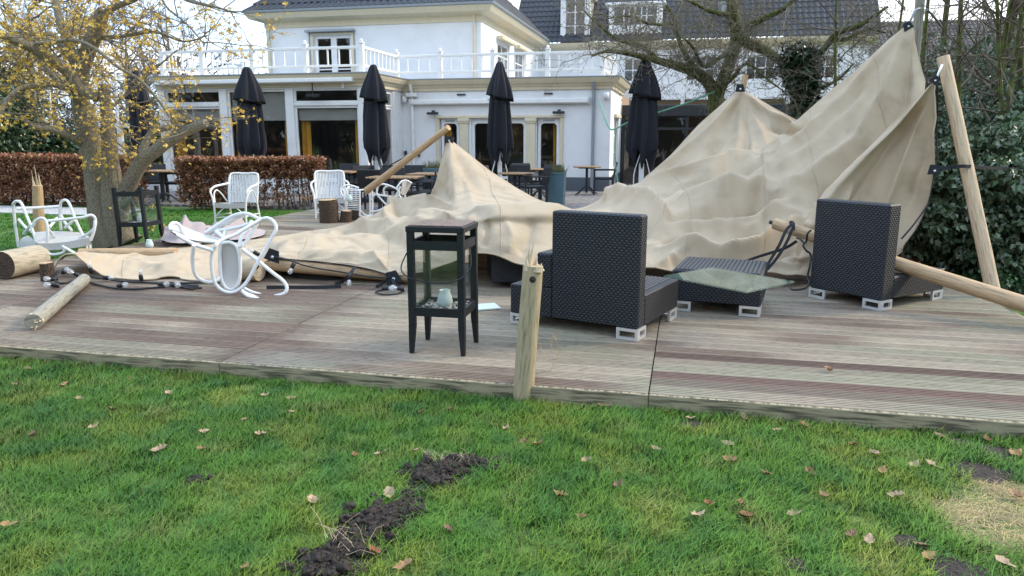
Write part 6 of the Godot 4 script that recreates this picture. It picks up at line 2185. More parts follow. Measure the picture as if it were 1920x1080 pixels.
func build_white_chairs() -> void:
	var p3 := on(443, 417)
	cane_chair("upright white cane chair standing on the grass edge behind the tipped chair", Vector3(p3.x, -0.0, p3.z - 0.1) , -6.0)
	var p4 := on(618, 408)
	cane_chair("upright white cane chair right behind the tallest log stump", Vector3(p4.x, 0.003, p4.z - 0.15), 14.0)
	# the chair rolled on its side in front of the tent
	var o := [300.0, 390.0, 5.685]
	var t := thing("cane_chair", "white cane chair rolled over on its side in front of the flat canvas", "chair", on(440, 560), 0.0, "white cane chairs")
	var d := 6.85
	cane_tubes(t, [
		[[[590, 400], [558, 470], [548, 560], [560, 700], [600, 820], [690, 890], [780, 897], [870, 850], [950, 750], [1030, 600], [1110, 460], [1190, 320], [1238, 220], [1210, 145], [1150, 110], [1090, 116]], d, d + 0.25],
		[[[1090, 116], [1000, 165], [900, 225], [800, 285], [700, 322], [630, 362], [590, 400]], d + 0.25, d],
		[[[175, 285], [260, 335], [370, 390], [460, 420], [570, 455]], d - 0.05, d],
		[[[360, 395], [346, 530], [365, 680], [420, 755], [520, 792], [600, 775], [640, 735]], d - 0.05, d + 0.2],
		[[[490, 262], [620, 175], [760, 92], [870, 60], [950, 66], [1040, 108], [1100, 120]], d + 0.45, d + 0.25],
		[[[530, 275], [640, 200], [760, 135], [860, 85], [920, 75]], d + 0.5, d + 0.35],
		[[[610, 240], [740, 222], [850, 200], [950, 170]], d + 0.42, d + 0.28],
		[[[1035, 165], [990, 250], [940, 330], [880, 410]], d + 0.28, d + 0.2],
		[[[975, 130], [945, 220], [880, 290], [855, 350], [850, 420]], d + 0.35, d + 0.2],
		[[[880, 440], [960, 500], [1060, 575], [1200, 690], [1310, 775], [1352, 850], [1320, 912], [1210, 945], [1080, 962], [960, 930], [870, 890]], d + 0.2, d + 0.05],
		[[[870, 880], [940, 940], [1050, 968]], d, d - 0.02], [[[900, 860], [1000, 905], [1150, 945]], d + 0.25, d + 0.15],
		[[[600, 250], [640, 280], [680, 320]], d + 0.4, d + 0.3], [[[700, 235], [690, 275], [680, 320]], d + 0.4, d + 0.3],
		[[[120, 240], [108, 195], [145, 160], [200, 178], [250, 265], [340, 338], [460, 352], [650, 366]], d - 0.05, d + 0.2],
		[[[650, 382], [740, 366], [815, 410], [845, 500], [856, 640], [842, 780], [790, 858], [720, 862], [665, 790], [642, 640], [638, 470], [650, 382]], d + 0.2, d + 0.2]], o, 0.0175)
	panel(t, "backrest", [[[[130, 255], [210, 295], [320, 335], [450, 355], [640, 368]], d - 0.06, d + 0.2], [[[105, 200], [230, 235], [350, 270], [480, 305], [640, 340]], d + 0.12, d + 0.32], [[[160, 160], [250, 195], [370, 245], [500, 285], [640, 322]], d + 0.34, d + 0.46]], o)
	panel(t, "seat", [[[[655, 400], [730, 380], [815, 425]], d + 0.22, d + 0.24], [[[645, 520], [740, 520], [842, 520]], d + 0.24, d + 0.24], [[[645, 640], [745, 645], [850, 645]], d + 0.24, d + 0.24], [[[655, 760], [745, 770], [842, 765]], d + 0.22, d + 0.24], [[[690, 835], [745, 852], [800, 845]], d + 0.2, d + 0.22]], o)
	# the chair with its back torn off, on the far left
	var o2 := [0.0, 270.0, 3.6]
	var l := thing("cane_chair", "white cane chair with looped arms but no back, beside the sawn log", "chair", on(130, 478), 0.0, "white cane chairs")
	var e := 9.3
	cane_tubes(l, [
		[[[125, 695], [105, 560], [92, 440], [92, 402], [115, 386], [145, 402], [180, 485], [215, 572], [240, 645], [252, 705]], e + 0.1, e - 0.15],
		[[[112, 436], [250, 430], [410, 420]], e + 0.1, e + 0.4], [[[412, 580], [405, 480], [408, 410], [425, 382], [452, 382], [476, 420], [512, 515], [558, 615]], e + 0.4, e + 0.2],
		[[[408, 470], [435, 525], [485, 585]], e + 0.4, e + 0.3], [[[312, 520], [430, 510], [560, 495], [612, 480], [642, 502], [640, 560], [600, 602], [545, 628]], e - 0.1, e + 0.1],
		[[[215, 562], [240, 520], [280, 500], [310, 520], [322, 585], [320, 665]], e - 0.15, e - 0.15], [[[125, 508], [170, 560], [218, 594]], e + 0.1, e], [[[215, 540], [160, 605]], e - 0.1, e + 0.05],
		[[[330, 566], [385, 500]], e - 0.1, e + 0.2], [[[330, 580], [372, 632]], e - 0.1, e + 0.1], [[[440, 562], [505, 510]], e + 0.3, e + 0.1],
		[[[580, 660], [586, 732]], e + 0.1, e + 0.1], [[[603, 655], [610, 732]], e + 0.15, e + 0.15], [[[420, 690], [505, 738]], e - 0.1, e - 0.1], [[[300, 700], [340, 745], [420, 735], [440, 700]], e - 0.1, e - 0.1], [[[640, 520], [636, 580], [612, 650]], e, e]], o2, 0.018)
	panel(l, "seat", [[[[250, 668], [330, 672], [460, 660], [610, 632]], e - 0.15, e + 0.05], [[[225, 620], [330, 622], [450, 618], [590, 615]], e + 0.05, e + 0.2], [[[225, 596], [330, 588], [450, 590], [560, 600]], e + 0.25, e + 0.4]], o2)
	panel(l, "apron", [[[[255, 722], [330, 718], [460, 708], [612, 682]], e - 0.16, e + 0.04], [[[250, 668], [330, 672], [460, 660], [612, 630]], e - 0.16, e + 0.04]], o2)
	panel(l, "side_panel", [[[[128, 700], [145, 645], [195, 622]], e + 0.1, e + 0.1], [[[250, 715], [252, 690], [250, 660]], e - 0.16, e - 0.16]], o2)
	# two chairs thrown together beside the stumps
	var o3 := [560.0, 280.0, 6.75]
	var a := thing("cane_chair", "white cane chair on its back showing its slatted underside beside the small stumps", "chair", on(675, 412), 0.0, "white cane chairs")
	var f := 13.4
	var list := [[[[575, 600], [540, 560], [535, 500], [580, 462], [640, 452], [760, 488]], f - 0.1, f], [[[590, 480], [610, 560], [600, 680]], f - 0.1, f - 0.1], [[[620, 500], [700, 505], [780, 515], [900, 500], [940, 500]], f, f], [[[772, 515], [775, 700], [772, 845]], f - 0.05, f - 0.05], [[[900, 500], [905, 700], [900, 845]], f + 0.1, f + 0.1], [[[930, 505], [935, 700], [930, 830]], f + 0.15, f + 0.15], [[[780, 770], [840, 830], [905, 842]], f, f + 0.1], [[[770, 845], [850, 855], [930, 830]], f, f + 0.1], [[[545, 500], [570, 540], [575, 640]], f, f]]
	cane_tubes(a, list, o3, 0.016)
	var slats := []
	for k in 11: slats.append([[[612, 520 + k * 24], [690, 524 + k * 24], [775, 528 + k * 24]], f - 0.02, f - 0.02])
	cane_tubes(a, slats, o3, 0.009, "slat")
	var b := thing("cane_chair", "white cane chair flung on its side under the leaning pole", "chair", on(740, 408), 0.0, "white cane chairs")
	var h := 13.5
	cane_tubes(b, [[[[990, 520], [1010, 462], [1060, 440], [1150, 460], [1250, 510], [1272, 560], [1220, 612], [1120, 592], [1000, 570], [990, 520]], h, h], [[[1080, 575], [1076, 515], [1100, 478], [1140, 462]], h + 0.15, h + 0.05], [[[1240, 490], [1275, 440], [1310, 402], [1370, 396], [1432, 430]], h, h + 0.15], [[[1000, 580], [1060, 650], [1112, 702]], h, h - 0.05], [[[1260, 560], [1290, 610], [1312, 662]], h, h], [[[1352, 580], [1340, 620], [1330, 662]], h + 0.1, h + 0.1], [[[925, 640], [945, 590], [980, 570], [1010, 590]], h, h], [[[920, 790], [1010, 775], [1095, 730]], h, h], [[[1240, 490], [1270, 520], [1300, 560]], h, h + 0.1], [[[1290, 470], [1250, 550], [1180, 660]], h + 0.2, h + 0.2]], o3, 0.017)
	panel(b, "backrest", [[[[1285, 560], [1320, 578], [1352, 580]], h, h + 0.2], [[[1305, 480], [1350, 490], [1395, 505]], h, h + 0.2], [[[1312, 405], [1370, 402], [1430, 432]], h, h + 0.2]], o3)

# ------------------------------------------------------------------ poles, posts and logs
func splinters(t: Node, c: Vector3, axis: Vector3, rad: float, high: float, n: int, seed_: int) -> void:
	var r := RandomNumberGenerator.new()
	r.seed = seed_
	var u := axis.cross(Vector3(0.3, 0.2, 1)).normalized()
	var v := axis.cross(u)
	var m := MB.new()
	for k in n:
		var a := TAU * k / n + r.randf() * 0.5
		var rr := rad * sqrt(r.randf_range(0.05, 0.85))
		var p := c + (u * cos(a) + v * sin(a)) * rr
		var w := rad * r.randf_range(0.16, 0.34)
		var side := clampf(0.35 + 0.75 * cos(a - 2.2), 0.1, 1.1)
		var tip := p + axis * high * side * r.randf_range(0.6, 1.1) + (u * r.randf_range(-1, 1) + v * r.randf_range(-1, 1)) * rad * 0.18
		var ring := []
		for s in 5:
			var b := TAU * s / 5.0
			ring.append(p + (u * cos(b) + v * sin(b)) * w - axis * 0.03)
		for s in 5: m.tri(ring[s], ring[(s + 1) % 5], tip)
	part("splintered_end", m, mats.raw_wood, t)

func pole(called: String, label: String, category: String, p: Array, rads: Array, m: Material, base: Vector3, seed_ := 0) -> Node3D:
	var t := thing(called, label, category, base)
	var b := MB.new()
	var q := []
	for k in 9:
		var f := k / 8.0 * (p.size() - 1)
		var a := mini(int(f), p.size() - 2)
		q.append(p[a].lerp(p[a + 1], f - a) - base)
	var rr := []
	for k in 9: rr.append(lerpf(rads[0], rads[rads.size() - 1], k / 8.0))
	b.tube(q, rr, 14, true, 0.03, seed_)
	part("shaft", b, m, t)
	return t

func build_poles() -> void:
	# broken post at the front edge of the deck
	var p0 := Vector3(0.05, -0.3, -4.34)
	var p1 := at(1000, 498, 4.36)
	var t := pole("broken_post", "snapped wooden post with a jagged pale top at the front edge of the deck", "post", [p0, p1], [0.066, 0.060], mats.post_wood, p0, 3)
	splinters(t, p1 - p0, (p1 - p0).normalized(), 0.062, 0.14, 16, 5)
	var kn := MB.new()
	kn.lathe([Vector2(0.0, 0.012), Vector2(0.012, 0.008), Vector2(0.02, 0.0)], 10, Transform3D(Basis(Vector3.RIGHT, PI / 2), Vector3.ZERO.lerp(p1 - p0, 0.93) + Vector3(0.0, 0, 0.062)))
	part("knot", kn, mats.rough_bark, t)
	var q0 := on(74, 440, LAWN)
	var q1 := at(70, 348, -q0.z)
	var t2 := pole("broken_post", "tall snapped post with a split pale tip behind the chair without a back", "post", [q0, q1], [0.09, 0.075], mats.pole_wood, q0, 6)
	splinters(t2, q1 - q0, Vector3.UP, 0.075, 0.38, 9, 8)
	var s0 := Vector3(-3.83, LAWN - 0.1, -5.12)
	var t3 := pole("broken_post", "dark stump of a post standing at the left end of the deck edge", "post", [s0, s0 + Vector3(-0.03, 0.68, 0.0)], [0.085, 0.072], mats.pole_grey, s0, 9)
	splinters(t3, Vector3(-0.03, 0.68, 0), Vector3.UP, 0.07, 0.1, 9, 9)
	# fallen poles
	var f0 := on(62, 604, 0.064)
	var f1 := on(158, 524, 0.06)
	var t4 := pole("fallen_pole", "short grey pole broken off and lying on the boards beside the string lights", "pole", [f0, f1], [0.064, 0.058], mats.pole_grey, Vector3(f0.x, 0, f0.z), 11)
	splinters(t4, f0 - Vector3(f0.x, 0, f0.z), (f0 - f1).normalized(), 0.062, 0.035, 14, 12)
	var g0 := on(150, 474, 0.06)
	var g1 := on(330, 474, 0.06)
	pole("fallen_pole", "weathered pole lying on the deck behind the flat left end of the canvas", "pole", [g0, g1], [0.055, 0.062], mats.pole_wood, Vector3(g0.x, 0, g0.z), 13)
	var h0 := at(450, 492, 7.85)
	var h1 := at(770, 517, 7.42)
	var t5 := pole("fallen_pole", "thick pole lying under the front hem of the canvas", "pole", [h0, h1], [0.06, 0.07], mats.pole_wood, Vector3(h0.x, 0, h0.z), 14)
	splinters(t5, h0 - Vector3(h0.x, 0, h0.z), (h0 - h1).normalized(), 0.05, 0.12, 9, 15)
	var k0 := at(1452, 419, 7.32)
	var k1 := Vector3(3.47, 0.355, -6.5)
	var k2 := Vector3(4.75, -0.03, -5.05)
	var dir := (k2 - k1).normalized()
	var k0b := k1 + (k0 - k1)
	var t6 := pole("fallen_pole", "long pale pole fallen across the seat of the lounge chair", "pole", [k0b, k1, k2], [0.055, 0.068], mats.pole_wood, Vector3(k1.x, 0, k1.z), 16)
	var pin := MB.new()
	var ax := (k0b - k1).normalized()
	pin.tube([k0b - Vector3(k1.x, 0, k1.z) - ax * 0.01, k0b - Vector3(k1.x, 0, k1.z) + ax * 0.05], [0.02], 8)
	part("end_pin", pin, mats.rubber, t6)
	# roll of canvas-wrapped log at the rolled chair
	var l0 := at(432, 528, 7.7)
	var l1 := at(487, 513, 7.62)
	pole("sawn_log", "pale sawn log end behind the rolled-over white chair", "log", [Vector3(l0.x, 0.13, l0.z), Vector3(l1.x, 0.13, l1.z)], [0.12, 0.125], mats.raw_wood, Vector3(l0.x, 0, l0.z), 18)
	# standing poles
	var b0 := Vector3(4.56, -0.05, -6.86)
	var b1 := at(1768, 106, 7.3)
	var t7 := pole("tent_pole", "pale pole leaning inwards beside the thicket, still holding a corner of the tent", "pole", [b0, b1], [0.064, 0.055], mats.pole_pale, b0, 20)
	var sh := MB.new()
	sh.tube(traced([[1757, 145, 7.16], [1762, 132, 7.16], [1766, 122, 7.2]], 4), [0.012], 6)
	var so := part("shackle", sh, mats.silver, t7)
	so.position = -b0
	var c0 := Vector3(4.66, LAWN, -8.95)
	pole("tall_post", "tall grey weathered post behind the highest tent peak", "post", [c0, Vector3(4.62, 3.5, -8.92)], [0.06, 0.05], mats.pole_grey, c0, 21)
	var d0 := at(687, 358, 13.0)
	var d1 := at(841, 239, 12.05)
	var t8 := pole("tent_pole", "golden-brown pole leaning over a white chair and holding up the pointed tent peak", "pole", [d0, d1], [0.062, 0.05], mats.pole_wood, Vector3(d0.x, 0, d0.z), 22)
	splinters(t8, d0 - Vector3(d0.x, 0, d0.z), (d0 - d1).normalized(), 0.055, 0.16, 8, 23)
	var e0 := Vector3(3.1, 0.0, -11.6)
	var e1 := at(1398, 140, 11.42)
	pole("tent_pole", "pole under the rear peak of the canvas with its tip showing", "pole", [e0, e1], [0.055, 0.045], mats.pole_wood, e0, 24)
	# sawn logs
	var w0 := on(8, 524, 0.0)
	var w1 := on(52, 513, 0.0)
	var rl := 0.15
	var t9 := pole("sawn_log", "thick barkless log lying at the left end of the deck", "log", [w0 + Vector3(0, rl, 0), w1 + Vector3(0.05, rl, -0.15)], [rl, rl * 0.97], mats.log_wood, w0, 25)
	var cap := MB.new()
	var lx := (w1 + Vector3(0.05, 0, -0.15) - w0).normalized()
	cap.tube([Vector3(0, rl, 0) - lx * 0.004, Vector3(0, rl, 0) - lx * 0.001], [rl * 0.985], 16)
	part("sawn_face", cap, mats.rough_bark, t9)
	for e in [[90, 526, 0.065, 0.19, "small rough-barked stump beside the thick pale log"], [635, 418, 0.17, 0.40, "tallest of the bark-covered log stumps beside the white chair"], [640, 419, 0.0, 0.0, ""], [639, 414, 0.0, 0.0, ""]]:
		if e[2] == 0.0: continue
		log_stump(e[4], on(e[0], e[1]), e[2], e[3], 0.0)
	log_stump("tallest bark-covered log stump in front of the white chair", on(618, 417), 0.165, 0.40, 2.0)
	log_stump("shortest sawn stump of the group beside the white chairs", on(648, 416), 0.10, 0.20, -6.0)
	log_stump("middle-sized pale stump leaning by the slatted chair", on(664, 412), 0.10, 0.26, 4.0)

func log_stump(label: String, where: Vector3, rad: float, h: float, tilt: float) -> void:
	if label.begins_with("tallest of"): return
	var t := thing("log_stump", label, "stump", where, 0.0, "sawn log stumps")
	t.rotation_degrees.z = tilt
	var m := MB.new()
	m.tube([Vector3(0, 0, 0), Vector3(0, h * 0.3, 0), Vector3(0.004, h * 0.7, 0), Vector3(0, h - 0.004, 0)], [rad * 1.04, rad, rad, rad * 0.98], 18, true, 0.05, int(h * 100))
	part("bark", m, mats.rough_bark, t)
	var c := MB.new()
	c.lathe([Vector2(rad * 0.97, h - 0.006), Vector2(rad * 0.96, h + 0.002), Vector2(0, h + 0.003)], 18)
	part("sawn_face", c, mats.pole_wood, t)

# ------------------------------------------------------------------ ropes, straps and string lights
func bulb(t: Node, p: Vector3, dir: Vector3) -> void:
	var y := dir.normalized()
	var x := y.cross(Vector3(0.3, 0.1, 0.9)).normalized()
	var low: float = t.position.y + p.y
	if low < 0.035: p.y += 0.035 - low
	var xf := Transform3D(Basis(x, y, x.cross(y)), p)
	var s := MB.new()
	s.lathe([Vector2(0.0, 0.0), Vector2(0.02, 0.002), Vector2(0.022, 0.03), Vector2(0.019, 0.065), Vector2(0.0, 0.066)], 10, xf)
	var o := part("socket", s, mats.rubber, t)
	var b := MB.new()
	b.lathe([Vector2(0.013, 0.066), Vector2(0.024, 0.085), Vector2(0.027, 0.105), Vector2(0.02, 0.125), Vector2(0.0, 0.132)], 12, xf)
	part("bulb", b, mats.clear_bulb, o)
	var w := MB.new()
	w.lathe([Vector2(0.0, 0.066), Vector2(0.008, 0.068), Vector2(0.006, 0.1), Vector2(0.0, 0.102)], 6, xf)
	part("filament_stem", w, mats.silver, o)

func cord(called: String, label: String, category: String, list: Array, rad: float, m: Material, flat := false) -> Node3D:
	var first: Vector3 = at(list[0][0][0], list[0][0][1], list[0][0][2])
	var t := thing(called, label, category, first)
	for line in list:
		var c := MB.new()
		var q := []
		for p in traced(line, 7): q.append(Vector3(p.x, maxf(p.y, 0.004 + rad), p.z) - first)
		if flat:
			for k in q.size() - 1:
				var d: Vector3 = (q[k + 1] - q[k]).normalized()
				var s := d.cross(Vector3(0, CAM_H, 0) - first).normalized() * rad
				var n := d.cross(s).normalized() * 0.0015
				c.hexa([q[k] - s - n, q[k] + s - n, q[k + 1] + s - n, q[k + 1] - s - n, q[k] - s + n, q[k] + s + n, q[k + 1] + s + n, q[k + 1] - s + n])
		else:
			c.tube(q, [rad], 7)
		part("line", c, m, t)
	return t

func build_strings() -> void:
	var t := cord("string_lights", "black string of clear festoon bulbs tangled at the raised left end of the canvas", "string lights", [
		[[108, 508, 7.75], [98, 520, 7.6], [110, 530, 7.45], [128, 532, 7.5], [150, 522, 7.7], [165, 518, 7.75], [190, 524, 7.7], [230, 532, 7.55], [265, 534, 7.5], [300, 536, 7.45], [350, 537, 7.45], [410, 536, 7.5]],
		[[155, 520, 7.68], [180, 536, 7.4], [215, 546, 7.2], [255, 548, 7.15], [300, 543, 7.25], [330, 540, 7.35], [372, 542, 7.3]],
		[[105, 515, 7.7], [120, 505, 7.8], [140, 512, 7.75], [160, 515, 7.8]], [[90, 535, 7.5], [100, 545, 7.3], [112, 548, 7.25]], [[330, 541, 7.33], [350, 547, 7.2], [365, 549, 7.15]], [[330, 539, 7.35], [355, 543, 7.25], [378, 545, 7.2]]], 0.011, mats.rubber)
	for e in [[108, 524, 7.55, -0.3, 0.1], [150, 518, 7.62, -0.6, 0.5], [118, 512, 7.72, 0.5, 0.3], [172, 512, 7.8, 0.1, 1.0], [112, 548, 7.25, -0.7, 0.1], [196, 526, 7.65, 0.8, 0.0], [222, 546, 7.2, 0.9, 0.2], [266, 533, 7.5, 0.1, 1.0], [298, 541, 7.3, 1.0, 0.0], [318, 541, 7.32, 0.9, 0.0], [322, 546, 7.25, 0.6, -0.1]]:
		bulb(t, at(e[0], e[1], e[2]) - t.position, Vector3(e[3], maxf(e[4], 0.05), 0.35))
	var u := cord("string_lights", "black string of festoon bulbs along the pole under the canvas hem", "string lights", [
		[[515, 482, 7.6], [545, 489, 7.55], [580, 500, 7.45], [640, 510, 7.35], [690, 518, 7.25], [730, 521, 7.25]], [[735, 545, 7.25], [712, 548, 7.1], [705, 555, 7.0], [722, 561, 6.9], [745, 557, 6.95], [758, 545, 7.1]]], 0.008, mats.rubber)
	for e in [[552, 492, 7.5, -0.25, -0.6], [655, 512, 7.28, 0.0, -1.0], [718, 549, 7.08, 0.9, 0.1], [757, 549, 7.05, -0.8, 0.2], [486, 478, 7.6, -0.6, 0.5], [484, 497, 7.6, -0.4, -0.5]]:
		bulb(u, at(e[0], e[1], e[2]) - u.position, Vector3(e[3], e[4], 0.35))
	cord("ratchet_strap", "dark flat strap hanging from the pole under the canvas hem to the boards", "strap", [[[666, 500, 7.38], [658, 512, 7.3], [655, 520, 7.3]], [[652, 518, 7.35], [640, 530, 7.45], [628, 540, 7.4]], [[735, 522, 7.25], [718, 530, 7.3], [705, 545, 7.25]], [[735, 522, 7.25], [742, 535, 7.2], [752, 545, 7.25]]], 0.016, mats.strap, true)
	cord("ratchet_strap", "dark flat strap lying in the shade beneath the canvas hem", "strap", [[[530, 518, 7.95], [560, 525, 7.8], [610, 528, 7.7], [650, 522, 7.75]], [[500, 546, 7.2], [540, 546, 7.2], [600, 545, 7.2], [640, 542, 7.25]]], 0.018, mats.strap, true)
	cord("ratchet_strap", "black straps looped over the head of the long fallen pole", "strap", [[[1486, 420, 7.1], [1474, 432, 7.0], [1462, 458, 6.95], [1448, 482, 6.95], [1432, 508, 6.9]], [[1488, 424, 7.12], [1478, 448, 7.02], [1466, 470, 6.98], [1452, 490, 6.96], [1434, 510, 6.92]], [[1494, 452, 7.0], [1470, 466, 7.15], [1420, 482, 7.3], [1370, 500, 7.3]], [[1480, 417, 7.2], [1487, 418, 7.02], [1488, 432, 6.98]]], 0.014, mats.strap, true)
	cord("power_cable", "black cable with connectors dangling beside the pierced lounge chair", "cable", [[[1520, 432, 6.95], [1514, 438, 6.88], [1512, 452, 6.9], [1506, 460, 6.9], [1512, 470, 6.88], [1520, 478, 6.88], [1518, 500, 6.85], [1514, 520, 6.85], [1518, 530, 6.8], [1508, 541, 6.75], [1486, 543, 6.75], [1480, 536, 6.9]], [[1508, 456, 6.9], [1500, 448, 6.95], [1494, 446, 7.0]]], 0.010, mats.rubber)
	cord("guy_rope", "black guy rope running from the pointed peak's pole down to the terrace", "rope", [[[835, 247, 12.1], [790, 278, 13.2], [740, 305, 14.5], [690, 332, 16.0]]], 0.012, mats.rubber)
	cord("ratchet_strap", "dark strap lashed round the leaning pole and stretched into the thicket", "strap", [[[1752, 318, 7.15], [1780, 314, 7.1], [1798, 312, 7.02], [1815, 312, 7.02], [1860, 315, 7.3], [1925, 318, 7.8], [1990, 316, 8.2]]], 0.016, mats.strap, true)
	cord("tent_rope", "black rope with a ring along the loose right edge of the tent", "rope", [[[1742, 380, 7.1], [1725, 405, 7.08], [1710, 425, 7.05], [1690, 448, 7.05]], [[1757, 160, 7.25], [1758, 200, 7.3], [1756, 240, 7.35], [1758, 300, 7.3]]], 0.008, mats.rubber)
	cord("tent_rope", "short chain of shackles tying the highest peak to the grey post", "rope", [[[1704, 46, 8.8], [1710, 32, 8.78], [1716, 20, 8.8], [1724, 16, 8.85]], [[1738, 18, 8.85], [1750, 30, 9.2], [1765, 50, 9.8]]], 0.014, mats.zinc)
	cord("green_rope", "green rope slung from the bare tree to the white wall", "rope", [[[1340, 172, 17.3], [1285, 194, 17.2], [1230, 212, 17.1], [1185, 226, 17.0], [1155, 241, 17.0], [1143, 241, 17.1], [1134, 222, 17.4], [1124, 190, 18.0]], [[1155, 241, 17.0], [1153, 290, 17.0], [1157, 330, 17.0], [1161, 362, 17.0]]], 0.016, mats.green_rope)

func build_small_things() -> void:
	# white metal posts and a lamp at the garden edge
	for e in [[222, 152, 298, 20.0, "slender white post beside the hedge under the yellow blossom"], [97, 150, 255, 24.0, "thin white flag mast far behind the yellow tree"]]:
		var top := at(e[0] - 8, e[1] - 45, e[3])
		var foot := Vector3(at(e[0], 300, e[3]).x, LAWN, -e[3])
		var t := thing("white_mast", e[4], "mast", foot)
		var m := MB.new()
		m.tube([Vector3.ZERO, top - foot], [0.05, 0.025], 10)
		part("shaft", m, mats.white_paint, t)
		var k := MB.new()
		k.lathe([Vector2(0.0, -0.02), Vector2(0.05, 0.0), Vector2(0.035, 0.05), Vector2(0.0, 0.07)], 10, Transform3D(Basis(), top - foot))
		part("finial", k, mats.white_paint, t)
	var g0 := Vector3(at(172, 256, 19.5).x, LAWN, -19.5)
	var ga := thing("white_gate", "white rail gate between two posts behind the yellow tree", "gate", g0)
	for x in [0.0, 0.75, 1.0]:
		var m := MB.new()
		m.cbox(Vector3(x - 0.05, 0, -0.05), Vector3(x + 0.05, 1.95, 0.05), 0.008)
		if x != 1.0: part("post", m, mats.white_paint, ga)
	for y in [1.8]:
		var m := MB.new()
		m.cbox(Vector3(0.05, y, -0.03), Vector3(1.5, y + 0.1, 0.03), 0.008)
		part("rail", m, mats.white_paint, ga)
	var lp := Vector3(at(178, 256, 23.0).x, LAWN, -23.0)
	var la := thing("garden_lamp", "small old-fashioned street lamp behind the trunk of the yellow tree", "lamp", lp)
	var lm := MB.new()
	lm.tube([Vector3.ZERO, Vector3(0, 2.1, 0)], [0.04, 0.03], 8)
	part("post", lm, mats.black_frame, la)
	var lh := MB.new()
	lh.lathe([Vector2(0.07, 2.1), Vector2(0.13, 2.4), Vector2(0.12, 2.41)], 6)
	part("glass", lh, mats.milk_glass, la)
	var lc := MB.new()
	lc.lathe([Vector2(0.16, 2.4), Vector2(0.08, 2.5), Vector2(0.0, 2.55)], 6)
	part("cap", lc, mats.black_frame, la)
	# a paper-white sheet and boards behind the lantern
	var sh := MB.new()
	var sc := on(905, 575, 0.015)
	sh.cbox(Vector3(-0.14, 0, -0.1), Vector3(0.14, 0.018, 0.1), 0.004, Transform3D(Basis(Vector3.UP, 0.3), Vector3.ZERO))
	single("floor_tile", sh, mats.milk_glass, "pale square tile lying on the boards behind the near lantern", "tile", Vector3(sc.x, 0.003, sc.z))

# ------------------------------------------------------------------ leaves, earth and twigs on the lawn
func oak_leaf(r: RandomNumberGenerator, size: float, curl: float) -> ArrayMesh:
	var m := MB.new()
	var lobes := 4
	var edge := []
	for k in 17:
		var f := k / 16.0
		var w := sin(PI * pow(f, 0.8)) * 0.27 * (1.0 + 0.2 * cos(f * lobes * TAU + 0.6)) + 0.012
		edge.append(Vector2(f, w))
	var bend := func(x: float, y: float) -> Vector3:
		return Vector3((x - 0.5) * size, (curl * (y * y * 2.2 + (x - 0.5) * (x - 0.5) * 0.9) + 0.04 * sin(x * 9.0 + y * 6.0)) * size, y * size)
	for s in [-1.0, 1.0]:
		for k in 16:
			var a: Vector2 = edge[k]
			var b: Vector2 = edge[k + 1]
			var g := 1.0 if s > 0 else 0.9
			m.col = Color(g, g, g)
			var p := [bend.call(a.x, 0.0), bend.call(b.x, 0.0), bend.call(b.x, b.y * s), bend.call(a.x, a.y * s)]
			if s > 0: m.quad(p[3], p[2], p[1], p[0])
			else: m.quad(p[0], p[1], p[2], p[3])
	return m.mesh()

